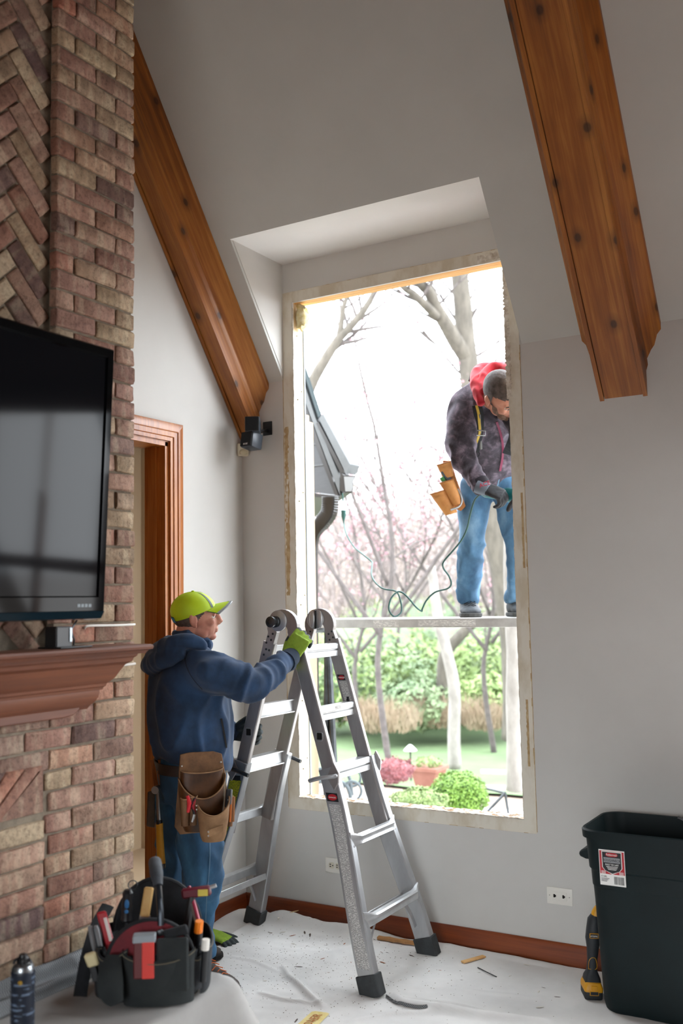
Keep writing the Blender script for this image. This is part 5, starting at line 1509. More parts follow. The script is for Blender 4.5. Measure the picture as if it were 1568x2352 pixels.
hp_ = catmull([(0.601, -1.083, 1.436), (0.562, -1.154, 1.457), (0.467, -1.162, 1.439), (0.327, -1.067, 1.408), (0.268, -0.929, 1.427), (0.317, -0.843, 1.443), (0.438, -0.852, 1.429)], 5)
bh.tube(hp_, [.016 + .030 * math.sin(PI * i / (len(hp_) - 1)) for i in range(len(hp_))], 14)
hp2 = catmull([(0.547, -1.159, 1.411), (0.471, -1.178, 1.393), (0.368, -1.131, 1.368), (0.304, -1.074, 1.356), (0.267, -1.004, 1.362), (0.258, -0.906, 1.380), (0.293, -0.851, 1.393)], 5)
bh.tube(hp2, [.018 + .034 * math.sin(PI * i / (len(hp2) - 1)) for i in range(len(hp2))], 14)
hp3 = catmull([(0.500, -1.175, 1.415), (0.406, -1.136, 1.399), (0.325, -1.065, 1.389), (0.275, -0.979, 1.392), (0.270, -0.889, 1.398)], 5)
bh.tube(hp3, .042, 14)
col_ = [V(*(0.455, -0.997, 1.465)) + f1 * (.077 * math.cos(t)) + l1 * (.083 * math.sin(t)) + V(0, 0, -.028 * math.cos(t)) for t in [2 * PI * k / 24 for k in range(25)]]
b.tube(col_, .017, 10)
me = remeshed(b, .0095, 2, .5)
navy = mat('navy_fleece', '#233f60', '#1b3049', rough=.95, scale=12, bump=.25, bscale=420, bdist=.0008, sheen=.08)
spine1 = [V(*(0.435, -1.006, 1.439)), V(*(0.418, -0.960, 0.915))]
wr = wrinkle([(armR, .11, .010, 62, .12, .60), (armL, .1, .007, 75, .2, .5), (spine1, .4, .009, 34, .34, .53)], .006, 6.0, 1, ridge=(.024, V(8, 8, 3.5)))
hood1 = finish_mesh(me, 'hoodie', navy, p1, fn=wr)
finish_mesh(remeshed(bh, .008, 2, .5), 'hood', navy, p1, fn=wrinkle([], .005, 10.0, 2, ridge=(.012, V(10, 10, 8))))
b = MB(); e = V(*armR[-1]); d_ = (armR[-1] - armR[-2]).normalized()
b.tube([e - d_ * .035, e - d_ * .01, e + d_ * .022, e + d_ * .03], [.047, .046, .042, .039], 18); b.build('cuff', mat('navy_rib', '#1b2a3c', rough=.95, bump=.5, bscale=300), hood1, smooth=True)
b = MB(); e = V(*armL[-1]); d_ = (armL[-1] - armL[-2]).normalized(); b.tube([e - d_ * .03, e + d_ * .02, e + d_ * .028], [.047, .042, .038], 16); b.build('cuff', bpy.data.materials['navy_rib'], hood1, smooth=True)
bvh1 = bvh_of(hood1)
strap_on(bvh1, [(0.648, -1.057, 1.130), (0.647, -1.039, 1.065), (0.647, -1.021, 1.006)], .008, .001, 'pocket_slit', MAT['dark'], hood1, off=.0008)
strap_on(bvh1, [(0.487, -1.095, 1.465), (0.540, -1.151, 1.410), (0.586, -1.163, 1.341), (0.647, -1.154, 1.271)], .0025, .0008, 'raglan_seam', mat('seam_dark', '#101a26', rough=.9), hood1, off=.0003)
# jeans
b = MB()
b.loft([ell_ring(c, f1, l1, a, bb, 28, tl) for c, a, bb, tl in [((0.416, -0.957, 0.984), .130, .168, 0), ((0.409, -0.953, 0.913), .142, .176, 0), ((0.401, -0.950, 0.838), .148, .180, 0), ((0.396, -0.945, 0.767), .120, .150, 0)]])
legR = [V(*p) for p in ((0.469, -0.999, 0.860), (0.480, -0.994, 0.707), (0.495, -0.993, 0.564), (0.490, -0.985, 0.464), (0.465, -0.969, 0.331), (0.449, -0.947, 0.207), (0.449, -0.931, 0.113))]
legL = [V(*p) for p in ((0.304, -0.901, 0.833), (0.272, -0.879, 0.666), (0.251, -0.863, 0.510), (0.236, -0.849, 0.411), (0.208, -0.817, 0.276), (0.183, -0.784, 0.159), (0.175, -0.769, 0.081))]
dr = catmull(legR, 5); b.tube(dr, rad([.108, .100, .088, .082, .069, .064, .066], len(dr)), 22)
dl = catmull(legL, 5); b.tube(dl, rad([.108, .098, .085, .078, .068, .063, .066], len(dl)), 22)
me = remeshed(b, .010, 2, .5)
jean1 = denim('dark_denim', '#193449', '#274f6f', '#3f7194')
jeans1 = finish_mesh(me, 'jeans', jean1, p1, fn=wrinkle([(legR, .14, .010, 42, .28, .9), (legL, .14, .010, 42, .28, .9)], .006, 7.0, 4, ridge=(.022, V(8, 8, 5))))
bj = bvh_of(jeans1)
stc = mat('seam_thread', '#5f7c93', rough=.9)
strap_on(bj, [(0.588, -1.063, 0.642), (0.584, -1.054, 0.535), (0.560, -1.053, 0.392), (0.535, -1.029, 0.243)], .003, .0012, 'outseam', stc, jeans1, off=.0003, n=8)
m_bt = mat('dark_boot_leather', '#221a15', '#332720', rough=.7, scale=20); m_so = mat('boot_sole', '#15120f', rough=.9); m_lc = mat('orange_laces', '#c4622a', rough=.8)
boot(p1, (0.448, -0.938, 0.165), cvec(.80, 0, .6), .285, m_bt, m_so, m_lc, .012)
boot(p1, (0.182, -0.783, 0.144), cvec(.94, 0, -.2), .285, m_bt, m_so, m_lc, .012)
# gloves
m_gg = mat('lime_knit', '#8fae3a', '#7e9c2f', rough=.9, scale=40, bump=.4, bscale=500, bdist=.0008); m_gd = mat('black_nitrile', '#2a3436', '#1f2829', rough=.7, scale=60, bump=.5, bscale=260)
hR = frame((0.725, -0.650, 1.361), cvec(.50, .86, -.1), cvec(-.32, .15, .93))
g = glove('glove', p1, hR, 1, [(28, 62, 48), (36, 66, 50), (44, 66, 50), (52, 66, 46)], m_gg, m_gd, thumb=((.70, .45, -.55), .5), tip=.42, scale=1.14)
b = MB(); b.tube([hR @ V(-.038, 0, 0), hR @ V(-.03, 0, 0), hR @ V(-.012, 0, 0)], [.041, .040, .037], 18); b.build('glove_cuff', mat('lime_cuff', '#a9c43a', rough=.9), g, smooth=True)
hL = frame((0.339, -0.549, 1.003), cvec(.97, .05, .15), cvec(.1, .1, -.95))
g = glove('glove', p1, hL, -1, [(20, 55, 55), (24, 58, 58), (28, 60, 55), (34, 60, 50)], m_gg, m_gd, thumb=((.72, .60, -.25), .35), tip=.45, scale=1.12)
b = MB(); b.tube([hL @ V(-.04, 0, 0), hL @ V(-.03, 0, 0), hL @ V(-.008, 0, 0)], [.037, .036, .034], 16); b.build('glove_cuff', bpy.data.materials['lime_cuff'], g, smooth=True)

# ------------------------------------------------------------------ his tool belt
MAT['leather'] = mat('worn_tan_leather', '#86603c', '#54371d', rough=.65, scale=9, bump=.25, bscale=120)
MAT['leather_in'] = mat('oiled_leather', '#53300f', '#231409', rough=.4, scale=7, bump=.2, bscale=90)
MAT['leather_or'] = mat('saddle_leather', '#a2622c', '#87501f', rough=.6, scale=14)
MAT['leather_sand'] = mat('sanded_suede', '#93714f', '#6f5134', rough=.8, scale=10)
belt = thing('tool_belt', 'brown leather tool belt with big nail pouch on the hoodie worker beside the ladder', 'tool belt', (0.418, -0.960, 0.915))
b = MB(); R = []
for (dz, g_) in ((-.022, .004), (-.022, .010), (.022, .010), (.022, .004)): R.append([q + V(0, 0, dz) for q in ell_ring((0.409, -0.954, 0.919), f1, l1, .146 + g_, .180 + g_, 48, -.004)])
b.loft(R + [R[0]], cap=False); b.build('belt_strap', mat('belt_dark', '#2a1d18', '#1f1512', rough=.6, scale=20), belt, smooth=True, angle=50)
px = frame((0.588, -1.104, 0.824), f1, (0, 0, 1))                  # x forward, z up, y = left (inwards); outwards is -y
def PB(): return MB(px)
def pouch_shell(name, hw, dep, z0, zr, dip, m, x0=0, y0=0, par=None, th=.004, nb=8, taper=.86, m_in=None, tiltx=0):
    """leather pocket open at the top: U-shaped mouth"""
    n = 22; out = []; inn = []
    for j in range(nb + 1):
        u = j / nb; ro = []; ri = []
        for k in range(n + 1):
            a = PI * k / n
            zt = zr - dip * math.sin(a) ** 1.3 + tiltx * math.cos(a)
            z = z0 + (zt - z0) * u; s_ = taper + (1 - taper) * math.sin(u * PI / 2)
            if j == 0: s_ *= .92
            ro.append(V(x0 + hw * s_ * math.cos(a), y0 - dep * s_ * math.sin(a) ** .7, z)); ri.append(V(x0 + (hw - th) * s_ * math.cos(a), y0 - (dep * s_ - th) * max(0, math.sin(a)) ** .7, z + .0005))
        out.append(ro); inn.append(ri)
    b = PB(); b.loft(out, cap=False, closed=False); b.loft([out[-1], inn[-1]], cap=False, closed=False)
    bot = out[0]; b.add(bot, [tuple(range(len(bot)))]); o = b.build(name, m, par or belt, smooth=True, angle=50, recalc=False)
    b = PB(); b.loft(inn, cap=False, closed=False); b.build('pocket_inside', m_in or MAT['leather_in'], o, smooth='all', recalc=False)
    b = PB(); b.tube(out[-1], .0028, 6); b.build('rim', MAT['leather_sand'], o, smooth='all')
    return o
b = PB(); P_ = [(-.088, .176), (-.05, .182), (.05, .18), (.085, .168), (.096, .10), (.108, .0), (.112, -.10), (.1, -.142), (-.09, -.142), (-.112, -.11), (-.10, .02)]
b.prism([(x, .004, z) for x, z in P_], (0, -.008, 0)); bk = b.build('back_panel', MAT['leather'], belt, bevel=.002)
pouch_shell('upper_pocket', .088, .030, -.06, .112, .012, MAT['leather_in'], y0=-.003)
pouch_shell('main_pocket', .097, .062, -.13, .085, .082, MAT['leather_in'], y0=-.004, taper=.8, tiltx=.004)
pouch_shell('front_pouch', .066, .066, -.165, -.005, .052, MAT['leather_sand'], x0=.035, y0=-.052, taper=.72, tiltx=.01)
for x0, z0, h in ((-.078, -.10, .11), (-.045, -.10, .115)):
    pouch_shell('tool_sleeve', .017, .018, z0, z0 + h, .004, MAT['leather'], x0=x0, y0=-.046, taper=.9)
pouch_shell('side_sleeve', .014, .02, -.12, .0, .004, MAT['leather'], x0=.108, y0=-.03, taper=.9)
b = PB(); b.prism([(-.002, -.122, -.110), (.062, -.120, -.092), (.062, -.120, -.118), (-.002, -.122, -.138)], (0, -.004, 0)); b.build('patch', MAT['leather_sand'], belt, bevel=.001)
b = PB()
for x, y, z in ((-.035, -.072, -.02), (-.035, -.072, -.035), (.098, -.062, -.01), (.098, -.062, -.025), (-.082, -.006, .13), (.08, -.006, .135), (.0, -.127, -.115), (.0, -.127, -.130)):
    b.lathe([(.0042, 0), (.003, .002), (.0005, .003)], (x, y, z), (0, -1, 0), 8)
tag(b.build('rivets', mat('nickel_rivet', '#b4b0a8', rough=.3, metal=.9), belt, smooth=True), kind='stuff')
# hammer frog at the back
hx_ = frame((0.351, -1.091, 0.903), f1, (0, 0, 1))
for s_ in (-1, 1):
    b = MB(hx_); b.prism([(-.018 + .03 * s_ * .5 - .006, -.006, .055), (-.018 + .03 * s_ * .5 + .008, -.006, .055), (.0 + .042 * s_ * .5 + .008, -.02, -.005), (.004 + .04 * s_ * .5 + .008, -.02, -.05), (-.006 + .04 * s_ * .5, -.02, -.055), (-.012 + .042 * s_ * .5, -.02, -.004)], (0, -.004, 0)); b.build('hammer_frog', MAT['leather_or'], belt, bevel=.001)
b = MB(hx_); b.prism([(-.012, -.016, .01), (.022, -.016, .012), (.034, -.022, -.055), (.0, -.022, -.062)], (0, -.004, 0)); b.build('hammer_frog', MAT['leather_or'], belt, bevel=.001)
b = MB(hx_); b.prism([(-.05, -.0, -.075), (-.02, -.0, -.07), (-.022, -.0, -.225), (-.055, -.0, -.215)], (0, -.012, 0)); b.build('sheath', mat('brown_sheath', '#4c3c2b', '#3d2f22', rough=.8, scale=20), belt, bevel=.003)
# hammer
ham = thing('hammer', 'claw hammer with yellow handle hanging from the back of the tool belt', 'hammer', (0.341, -1.080, 0.522))
h0 = V(*(0.372, -1.126, 0.846))
b = MB(); ax = (r1 * .9 - f1 * .35).normalized()
b.lathe([(.004, -.045), (.010, -.03), (.012, 0), (.011, .02), (.010, .026), (.0155, .03), (.0165, .046), (.015, .049)], h0, tuple(ax), 18); hd_ = b.build('head', mat('hammer_steel', '#8d8f90', rough=.3, metal=.9), ham, smooth=True)
for s_ in (-1, 1):
    b = MB(); b.tube([h0 - ax * .03 + V(0, 0, 0), h0 - ax * .055 + f1 * .009 * s_ - V(0, 0, .006), h0 - ax * .08 + f1 * .014 * s_ - V(0, 0, .022)], [.009, .007, .003], 8); b.build('claw', bpy.data.materials['hammer_steel'], hd_, smooth=True)
b = MB(); b.tube([h0 + V(0, 0, .005), V(*(0.365, -1.116, 0.773)), V(*(0.364, -1.109, 0.704))], [(.009, .006), (.0085, .006), (.009, .007)], 10); b.build('shaft', bpy.data.materials['hammer_steel'], ham, smooth=True)
b = MB(); b.tube([V(*(0.364, -1.109, 0.711)), V(*(0.365, -1.108, 0.696))], .0135, 12); b.build('collar', MAT['black'], ham, smooth=True)
b = MB(); b.tube([V(*(0.365, -1.108, 0.700)), V(*(0.363, -1.103, 0.645)), V(*(0.362, -1.097, 0.581)), V(*(0.361, -1.092, 0.527)), V(*(0.360, -1.091, 0.514))], [(.017, .012), (.017, .013), (.0185, .014), (.021, .015), (.019, .014)], 14); b.build('grip', mat('yellow_grip', '#c28d16', '#b37f10', rough=.6, scale=14), ham, smooth=True)
b = MB(); b.tube([V(*(0.364, -1.095, 0.533)), V(*(0.362, -1.094, 0.513))], [(.0205, .0155), (.018, .013)], 14); b.build('butt', MAT['black'], ham, smooth=True)
# pliers and knife in the sleeves
plr = thing('pliers', 'red handled pliers in the leather nail pouch of the tool belt', 'pliers', tuple(px @ V(-.06, -.055, -.03)))
for dx, dz, tilt, mm in ((-.068, .0, .1, mat('pliers_red', '#c01f2a', rough=.4)), (-.042, -.008, -.12, mat('pliers_redblack', '#8d1a22', '#17181a', rough=.4, scale=16, lo=.45, hi=.5))):
    b = PB(); b.tube([(dx + tilt * .0, -.058, -.045 + dz), (dx + tilt * .06, -.062, -.01 + dz), (dx - tilt * .02, -.060, .02 + dz)], [.008, .0095, .007], 10); b.build('handle', mm, plr, smooth=True)
b = PB(); b.tube([(-.042, -.060, -.055), (-.05, -.056, -.085)], .007, 8); b.build('jaw', MAT['alu'], plr)
kn = thing('snap_knife', 'black and grey snap-off knife in the side sleeve of the leather pouch', 'knife', tuple(px @ V(.10, -.04, -.05)))
b = PB(); b.obox((.098, -.052, -.005), (.022, .012, .075), Matrix.Rotation(.1, 3, 'Y')); b.build('body', MAT['black'], kn, bevel=.004, smooth=True)
b = PB(); b.obox((.110, -.053, .0), (.008, .013, .06), Matrix.Rotation(.1, 3, 'Y')); b.build('spine', mat('knife_grey', '#77797a', rough=.4), kn, bevel=.002)
for dx, lb in ((.106, 'orange carpenter pencil in the side sleeve of the tool belt'), (.119, 'brown carpenter pencil at the front edge of the tool belt')):
    pc = thing('carpenter_pencil', lb, 'pencil', tuple(px @ V(dx, -.03, -.09)))
    b = PB(); b.tube([(dx, -.052, -.10), (dx + .004, -.055, .0)], [(.005, .003), (.005, .003)], 6); b.build('barrel', mat('pencil_%d' % int(dx * 1000), '#c06a2c' if dx < .11 else '#8a5a34', rough=.5), pc)
# ------------------------------------------------------------------ plank and worker outside the opening
m_pl = mat('plank_aluminium', '#b8b6b2', '#a29f9b', rough=.5, metal=.45, scale=9)
plk = thing('scaffold_plank', 'aluminium scaffold plank spanning outside the window under the second worker', 'plank', (.9, .71, 1.46))
PLZ = 1.515
b = MB(); b.box((-.08, .55, 1.467), (2.6, .87, PLZ)); b.build('deck', m_pl, plk, bevel=.004)
for y in (.548, .866):
    b = MB(); b.box((-.085, y, 1.463), (2.61, y + .006, 1.512)); b.build('side_rail', m_pl, plk, bevel=.002)
b = MB(); b.add([(.78, .5475, 1.470), (1.12, .5475, 1.470), (1.12, .5475, 1.505), (.78, .5475, 1.505)], [(0, 1, 2, 3)]); b.build('warning_label', print_mat('plank_label', '#c9c6c1', '#8e8b88', 170, 60, .48), plk, recalc=False)
b = MB(); b.add([(.5, .5475, 1.470), (.66, .5475, 1.470), (.66, .5475, 1.505), (.5, .5475, 1.505)], [(0, 1, 2, 3)]); b.build('warning_label', bpy.data.materials['plank_label'], plk, recalc=False)
for x in (-.02, 2.35):                                            # trestles holding it, out of the picture
    tr = thing('trestle', 'steel trestle carrying the %s end of the scaffold plank' % ('left' if x < 1 else 'right'), 'trestle', (x, .71, -.35))
    for s_ in (-1, 1):
        b = MB(); b.tube([(x + s_ * .06, .50, -.35), (x, .52, 1.46)], .02, 8); b.build('leg', MAT['steel'], tr, smooth=True)
        b = MB(); b.tube([(x + s_ * .06, .92, -.35), (x, .90, 1.46)], .02, 8); b.build('leg', MAT['steel'], tr, smooth=True)
    b = MB(); b.tube([(x, .46, 1.445), (x, .96, 1.445)], .018, 8); b.build('cross_bar', MAT['steel'], tr, smooth=True)

f2 = V(math.cos(math.radians(-47)), math.sin(math.radians(-47)), 0); l2 = V(-f2.y, f2.x, 0)
p2 = thing('person', 'worker in mottled plum jacket with red hood bending down on the plank outside the window', 'person', tuple(V(*(1.125, 0.768, 1.518)) * 1.0))
HM2 = frame((1.447, 0.198, 2.618), cvec(.55, -.74, .38), cvec(.05, .50, .86)) @ Matrix.Scale(1.06, 4)
b = head_shapes(HM2)
nk2 = V(*(1.326, 0.321, 2.657))
b.tube([HM2 @ V(-.01, 0, -.01), HM2 @ V(-.03, 0, -.07), nk2, V(*(1.280, 0.394, 2.595))], [.06, .062, .07, .09], 18)
b.tube([V(*(1.288, 0.375, 2.602)), V(*(1.234, 0.519, 2.479)), V(*(1.197, 0.650, 2.357))], [(.10, .07), (.11, .08), (.10, .08)], 16, up=tuple(l2))
body2 = finish_mesh(remeshed(b, .0044, 3, .45), 'body', MAT['skin'], p2)
eyes(HM2, p2)
m_h2 = mat('cropped_dark_hair', '#3c3230', '#5d5350', rough=.75, scale=40, bump=.8, bscale=420, bdist=.002)
hair_cap(HM2, p2, lambda c: (c.z > .056 - .022 * (1 - min(1, abs(c.y) / .03)) - .55 * max(0, -c.x) + .2 * max(0, c.x - .03) * min(1, abs(c.y) / .03)) or (c.x < .018 and c.z > -.045), .005, m_h2, seg=64, rg=44)
b = MB()
for (c, r) in (((.06, .034, -.066), (.028, .02, .028)), ((.06, -.034, -.066), (.028, .02, .028)), ((.078, 0, -.088), (.02, .03, .016)), ((.03, .05, -.045), (.025, .013, .035)), ((.03, -.05, -.045), (.025, .013, .035))): b.sphere(HM2 @ V(*c), r, 14, 10, HM2.to_3x3())
finish_mesh(remeshed(b, .004, 2), 'beard', mat('stubble_beard', '#5b463a', '#7a5d4c', rough=.85, scale=90, bump=.6, bscale=400), p2)
# jacket
b = MB()
sp = [V(*p) for p in ((1.193, 0.702, 2.286), (1.208, 0.658, 2.343), (1.234, 0.556, 2.461), (1.258, 0.444, 2.554), (1.281, 0.369, 2.618), (1.313, 0.325, 2.659))]
b.tube(catmull(sp, 4), [(a_, c_) for a_, c_ in zip(rad([.158, .176, .185, .198, .19, .11], 21), rad([.118, .128, .135, .135, .125, .085], 21))], 28, up=tuple(l2))
arR = [V(*p) for p in ((1.212, 0.339, 2.628), (1.190, 0.290, 2.525), (1.187, 0.267, 2.404), (1.217, 0.247, 2.314), (1.280, 0.225, 2.217), (1.315, 0.216, 2.170))]
d_ = catmull(arR, 5); b.tube(d_, rad([.088, .080, .073, .066, .056, .050], len(d_)), 20)
arL = [V(*p) for p in ((1.436, 0.336, 2.578), (1.528, 0.322, 2.455), (1.575, 0.305, 2.327), (1.586, 0.264, 2.224), (1.576, 0.232, 2.143))]
d_ = catmull(arL, 5); b.tube(d_, rad([.088, .08, .07, .058, .05], len(d_)), 18)
cl = catmull([(1.326, 0.259, 2.581), (1.284, 0.285, 2.656), (1.269, 0.338, 2.735), (1.322, 0.388, 2.772), (1.410, 0.374, 2.739), (1.462, 0.310, 2.638)], 5)
b.tube(cl, .03, 12)
def velvet():
    m, t, bb = nt('plum_velour'); bb.inputs['Roughness'].default_value = .85; bb.inputs['Sheen Weight'].default_value = .5; bb.inputs['Sheen Tint'].default_value = lin('#c9b9cc')
    n1 = N(t, 'ShaderNodeTexNoise', i_Scale=16.0, i_Detail=6, i_Roughness=.65, i_Distortion=.4); t.links.new(coords(t), n1.inputs['Vector'])
    r1 = ramp(t, [(.34, lin('#1d1a20')), (.5, lin('#3d363f')), (.68, lin('#7a6c78'))]); t.links.new(n1.outputs[0], r1.inputs[0]); t.links.new(r1.outputs[0], bb.inputs['Base Color'])
    n2 = N(t, 'ShaderNodeTexNoise', i_Scale=200.0); t.links.new(coords(t), n2.inputs['Vector']); bump_to(t, bb, n2.outputs[0], .2, .001)
    return m
jk = finish_mesh(remeshed(b, .0095, 2, .5), 'jacket', velvet(), p2, fn=wrinkle([(arR, .11, .010, 60, .1, .6), (arL, .11, .010, 60, .1, .6), (sp, .3, .006, 40, .0, .18)], .006, 6.0, 9, ridge=(.018, V(8, 8, 5))))
bvj = bvh_of(jk)
strap_on(bvj, [(1.426, 0.222, 2.502), (1.418, 0.280, 2.460), (1.404, 0.335, 2.414), (1.361, 0.433, 2.352), (1.301, 0.521, 2.287)], .012, .003, 'zipper', mat('magenta_zip', '#7c2a48', rough=.6), jk, n=8)
b = MB(); q = arR[-1]; dd = (arR[-1] - arR[-2]).normalized(); b.tube([q - dd * .03, q + dd * .012, q + dd * .02], [.050, .048, .044], 16); b.build('cuff', mat('jacket_cuff', '#2b262d', rough=.9), jk, smooth=True)
# red hooded sweatshirt at the neck
b = MB()
h1 = catmull([(1.337, 0.208, 2.580), (1.304, 0.227, 2.654), (1.273, 0.282, 2.731), (1.271, 0.356, 2.791), (1.321, 0.407, 2.808), (1.393, 0.393, 2.795), (1.472, 0.341, 2.738), (1.495, 0.283, 2.640)], 5)
b.tube(h1, [.018 + .018 * math.sin(PI * i / (len(h1) - 1)) for i in range(len(h1))], 14)
h2_ = catmull([(1.345, 0.217, 2.647), (1.327, 0.268, 2.722), (1.338, 0.315, 2.779), (1.396, 0.325, 2.791), (1.465, 0.276, 2.754)], 5)
b.tube(h2_, [.018 + .012 * math.sin(PI * i / (len(h2_) - 1)) for i in range(len(h2_))], 12)
rd = mat('red_sweatshirt', '#c0202f', '#a51826', rough=.9, scale=14, bump=.2, bscale=300, sheen=.2)
hd2 = finish_mesh(remeshed(b, .007, 2), 'red_hood', rd, p2, fn=wrinkle([], .004, 14.0, 3, ridge=(.008, V(16, 16, 10))))
b = MB(); rim = catmull([(1.233, 0.304, 2.736), (1.229, 0.344, 2.781), (1.244, 0.395, 2.824), (1.304, 0.440, 2.840), (1.354, 0.435, 2.837)], 5); b.tube(rim, .008, 8); b.build('hood_edge', mat('black_edge', '#151318', rough=.8), hd2, smooth=True)
# jeans and boots
b = MB()
b.tube([V(*p) for p in ((1.203, 0.669, 2.330), (1.184, 0.699, 2.267), (1.170, 0.721, 2.203))], [(.158, .115), (.17, .122), (.13, .10)], 26, up=tuple(l2))
lgR = [V(*p) for p in ((1.101, 0.675, 2.248), (1.087, 0.659, 2.103), (1.073, 0.644, 1.947), (1.044, 0.677, 1.819), (1.004, 0.736, 1.689), (0.985, 0.769, 1.609))]
lgL = [V(*p) for p in ((1.263, 0.702, 2.237), (1.306, 0.676, 2.066), (1.331, 0.660, 1.912), (1.316, 0.688, 1.785), (1.290, 0.732, 1.670), (1.276, 0.755, 1.599))]
for lg in (lgR, lgL): dd = catmull(lg, 5); b.tube(dd, rad([.094, .085, .073, .066, .060, .064], len(dd)), 20)
for lg in (lgR, lgL):
    for u, rr2 in ((.0, .070), (.022, .066), (.05, .068)): b.tube([lg[-1] + V(0, 0, u - .010), lg[-1] + V(.004, 0, u), lg[-1] + V(0, 0, u + .010)], [rr2 * .88, rr2, rr2 * .88], 18)
jn2 = denim('light_denim', '#2a4a66', '#4a708e', '#7b9cb5')
j2 = finish_mesh(remeshed(b, .010, 2), 'jeans', jn2, p2, fn=wrinkle([(lgR, .12, .009, 48, .30, .75), (lgL, .12, .009, 48, .30, .75)], .005, 7.0, 6, ridge=(.018, V(9, 9, 5))))
bvq = bvh_of(j2)
strap_on(bvq, [(1.282, 0.568, 2.282), (1.275, 0.569, 2.236), (1.237, 0.611, 2.184)], .006, .002, 'fly_seam', mat('denim_edge', '#7fa3be', rough=.9), j2)
m_b2 = mat('grey_boot', '#3e4348', '#2b2f33', rough=.7, scale=26); m_s2 = mat('boot_sole_grey', '#4a4a48', rough=.9); m_l2 = mat('dark_laces', '#17191b', rough=.8)
boot(p2, (0.981, 0.782, 1.575), cvec(-.05, 0, 1), .29, m_b2, m_s2, m_l2, PLZ + .001, width=.06)
boot(p2, (1.270, 0.767, 1.562), cvec(.1, 0, 1), .29, m_b2, m_s2, m_l2, PLZ + .001, width=.06)
# gloves
m_gk = mat('dark_grip_glove', '#2a2a2f', '#1d1d21', rough=.7, scale=40, bump=.3, bscale=200); m_gc = mat('glove_cuff_grey', '#6f7884', rough=.8)
hw = frame((1.327, 0.200, 2.163), cvec(.86, -.34, .32), cvec(.12, .78, .6))
g2 = glove('glove', p2, hw, 1, [(46, 44, 34), (54, 44, 34), (60, 44, 34), (64, 44, 34)], m_gk, m_gk, scale=1.12, thumb=((.75, .55, -.4), .4))
b = MB(); b.tube([hw @ V(-.03, 0, 0), hw @ V(-.02, 0, 0), hw @ V(.022, 0, 0), hw @ V(.03, 0, 0)], [(.041, .034), (.042, .036), (.041, .033), (.038, .03)], 18, up=tuple(hw.to_3x3() @ V(0, 1, 0))); b.build('glove_cuff', m_gc, g2, smooth=True)
text('cuff_lettering', 'ACE', .030, hw @ V(-.004, -.036, .018), tuple(cvec(.9, .32, .2)), tuple(cvec(-.2, .85, .3)), mat('glove_red_print', '#b83048', rough=.7), g2, extrude=.002)
hw2 = frame((1.575, 0.222, 2.129), cvec(-.1, -.9, .1), cvec(.3, .2, .9))
glove('glove', p2, hw2, -1, [(40, 55, 40)] * 4, m_gk, m_gk, voxel=.004, scale=1.1)
# fall-arrest harness worn over the jacket
har = thing('safety_harness', 'black and yellow safety harness over the plum jacket', 'harness', (1.293, 0.278, 2.339))
blk = mat('harness_webbing', '#17191c', rough=.8); yel = mat('harness_yellow', '#c9a83e', rough=.7)
pth = [(1.319, 0.208, 2.587), (1.331, 0.197, 2.535), (1.331, 0.203, 2.481), (1.316, 0.223, 2.430), (1.297, 0.253, 2.369)]
strap_on(bvj, pth, .050, .004, 'shoulder_strap', blk, har, n=8, off=.005)
strap_on(bvj, pth, .013, .0015, 'yellow_stripe', yel, har, n=8, off=.0095)
pth2 = [(1.522, 0.214, 2.559), (1.498, 0.242, 2.490), (1.459, 0.308, 2.427), (1.433, 0.358, 2.358)]
strap_on(bvj, pth2, .05, .004, 'shoulder_strap', blk, har, n=8, off=.004)
pt, nr = snap(bvj, (1.324, 0.202, 2.448), .012)
b = MB(); P_ = [pt + cvec(x, y, .004) for x, y in ((-.03, .014), (-.032, -.012), (.028, -.014), (.03, .010))]; b.tube(P_ + [P_[0]], .0028, 6); b.build('buckle', MAT['alu_bright'], har, smooth=True)
pt, nr = snap(bvj, (1.302, 0.246, 2.359), .012)
b = MB(); P_ = [pt + cvec(.027 * math.cos(t), .02 * math.sin(t), .003) for t in [2 * PI * k / 18 for k in range(19)]]; b.tube(P_, .0026, 6); b.build('ring', MAT['steel'], har, smooth=True)
b = MB(); pt2, _ = snap(bvj, (1.341, 0.191, 2.544), .014); pt3, _ = snap(bvj, (1.328, 0.259, 2.385), .010); b.tube([pt2, pt2.lerp(pt3, .5) + cvec(0, 0, .012), pt3], [.005, .005, .008], 8); b.build('lanyard_cord', mat('cord_grey', '#6f6f6c', rough=.7), har, smooth=True)
pt, nr = snap(bvj, (1.277, 0.267, 2.351), .010)
b = MB(); P_ = [pt + cvec(x, y, .004) for x, y in ((.0, .04), (-.012, .02), (-.018, -.012), (-.006, -.018))]; b.tube(P_, [(.011, .003)] * 4, 6); b.build('strap_tail', yel, har, smooth=True)
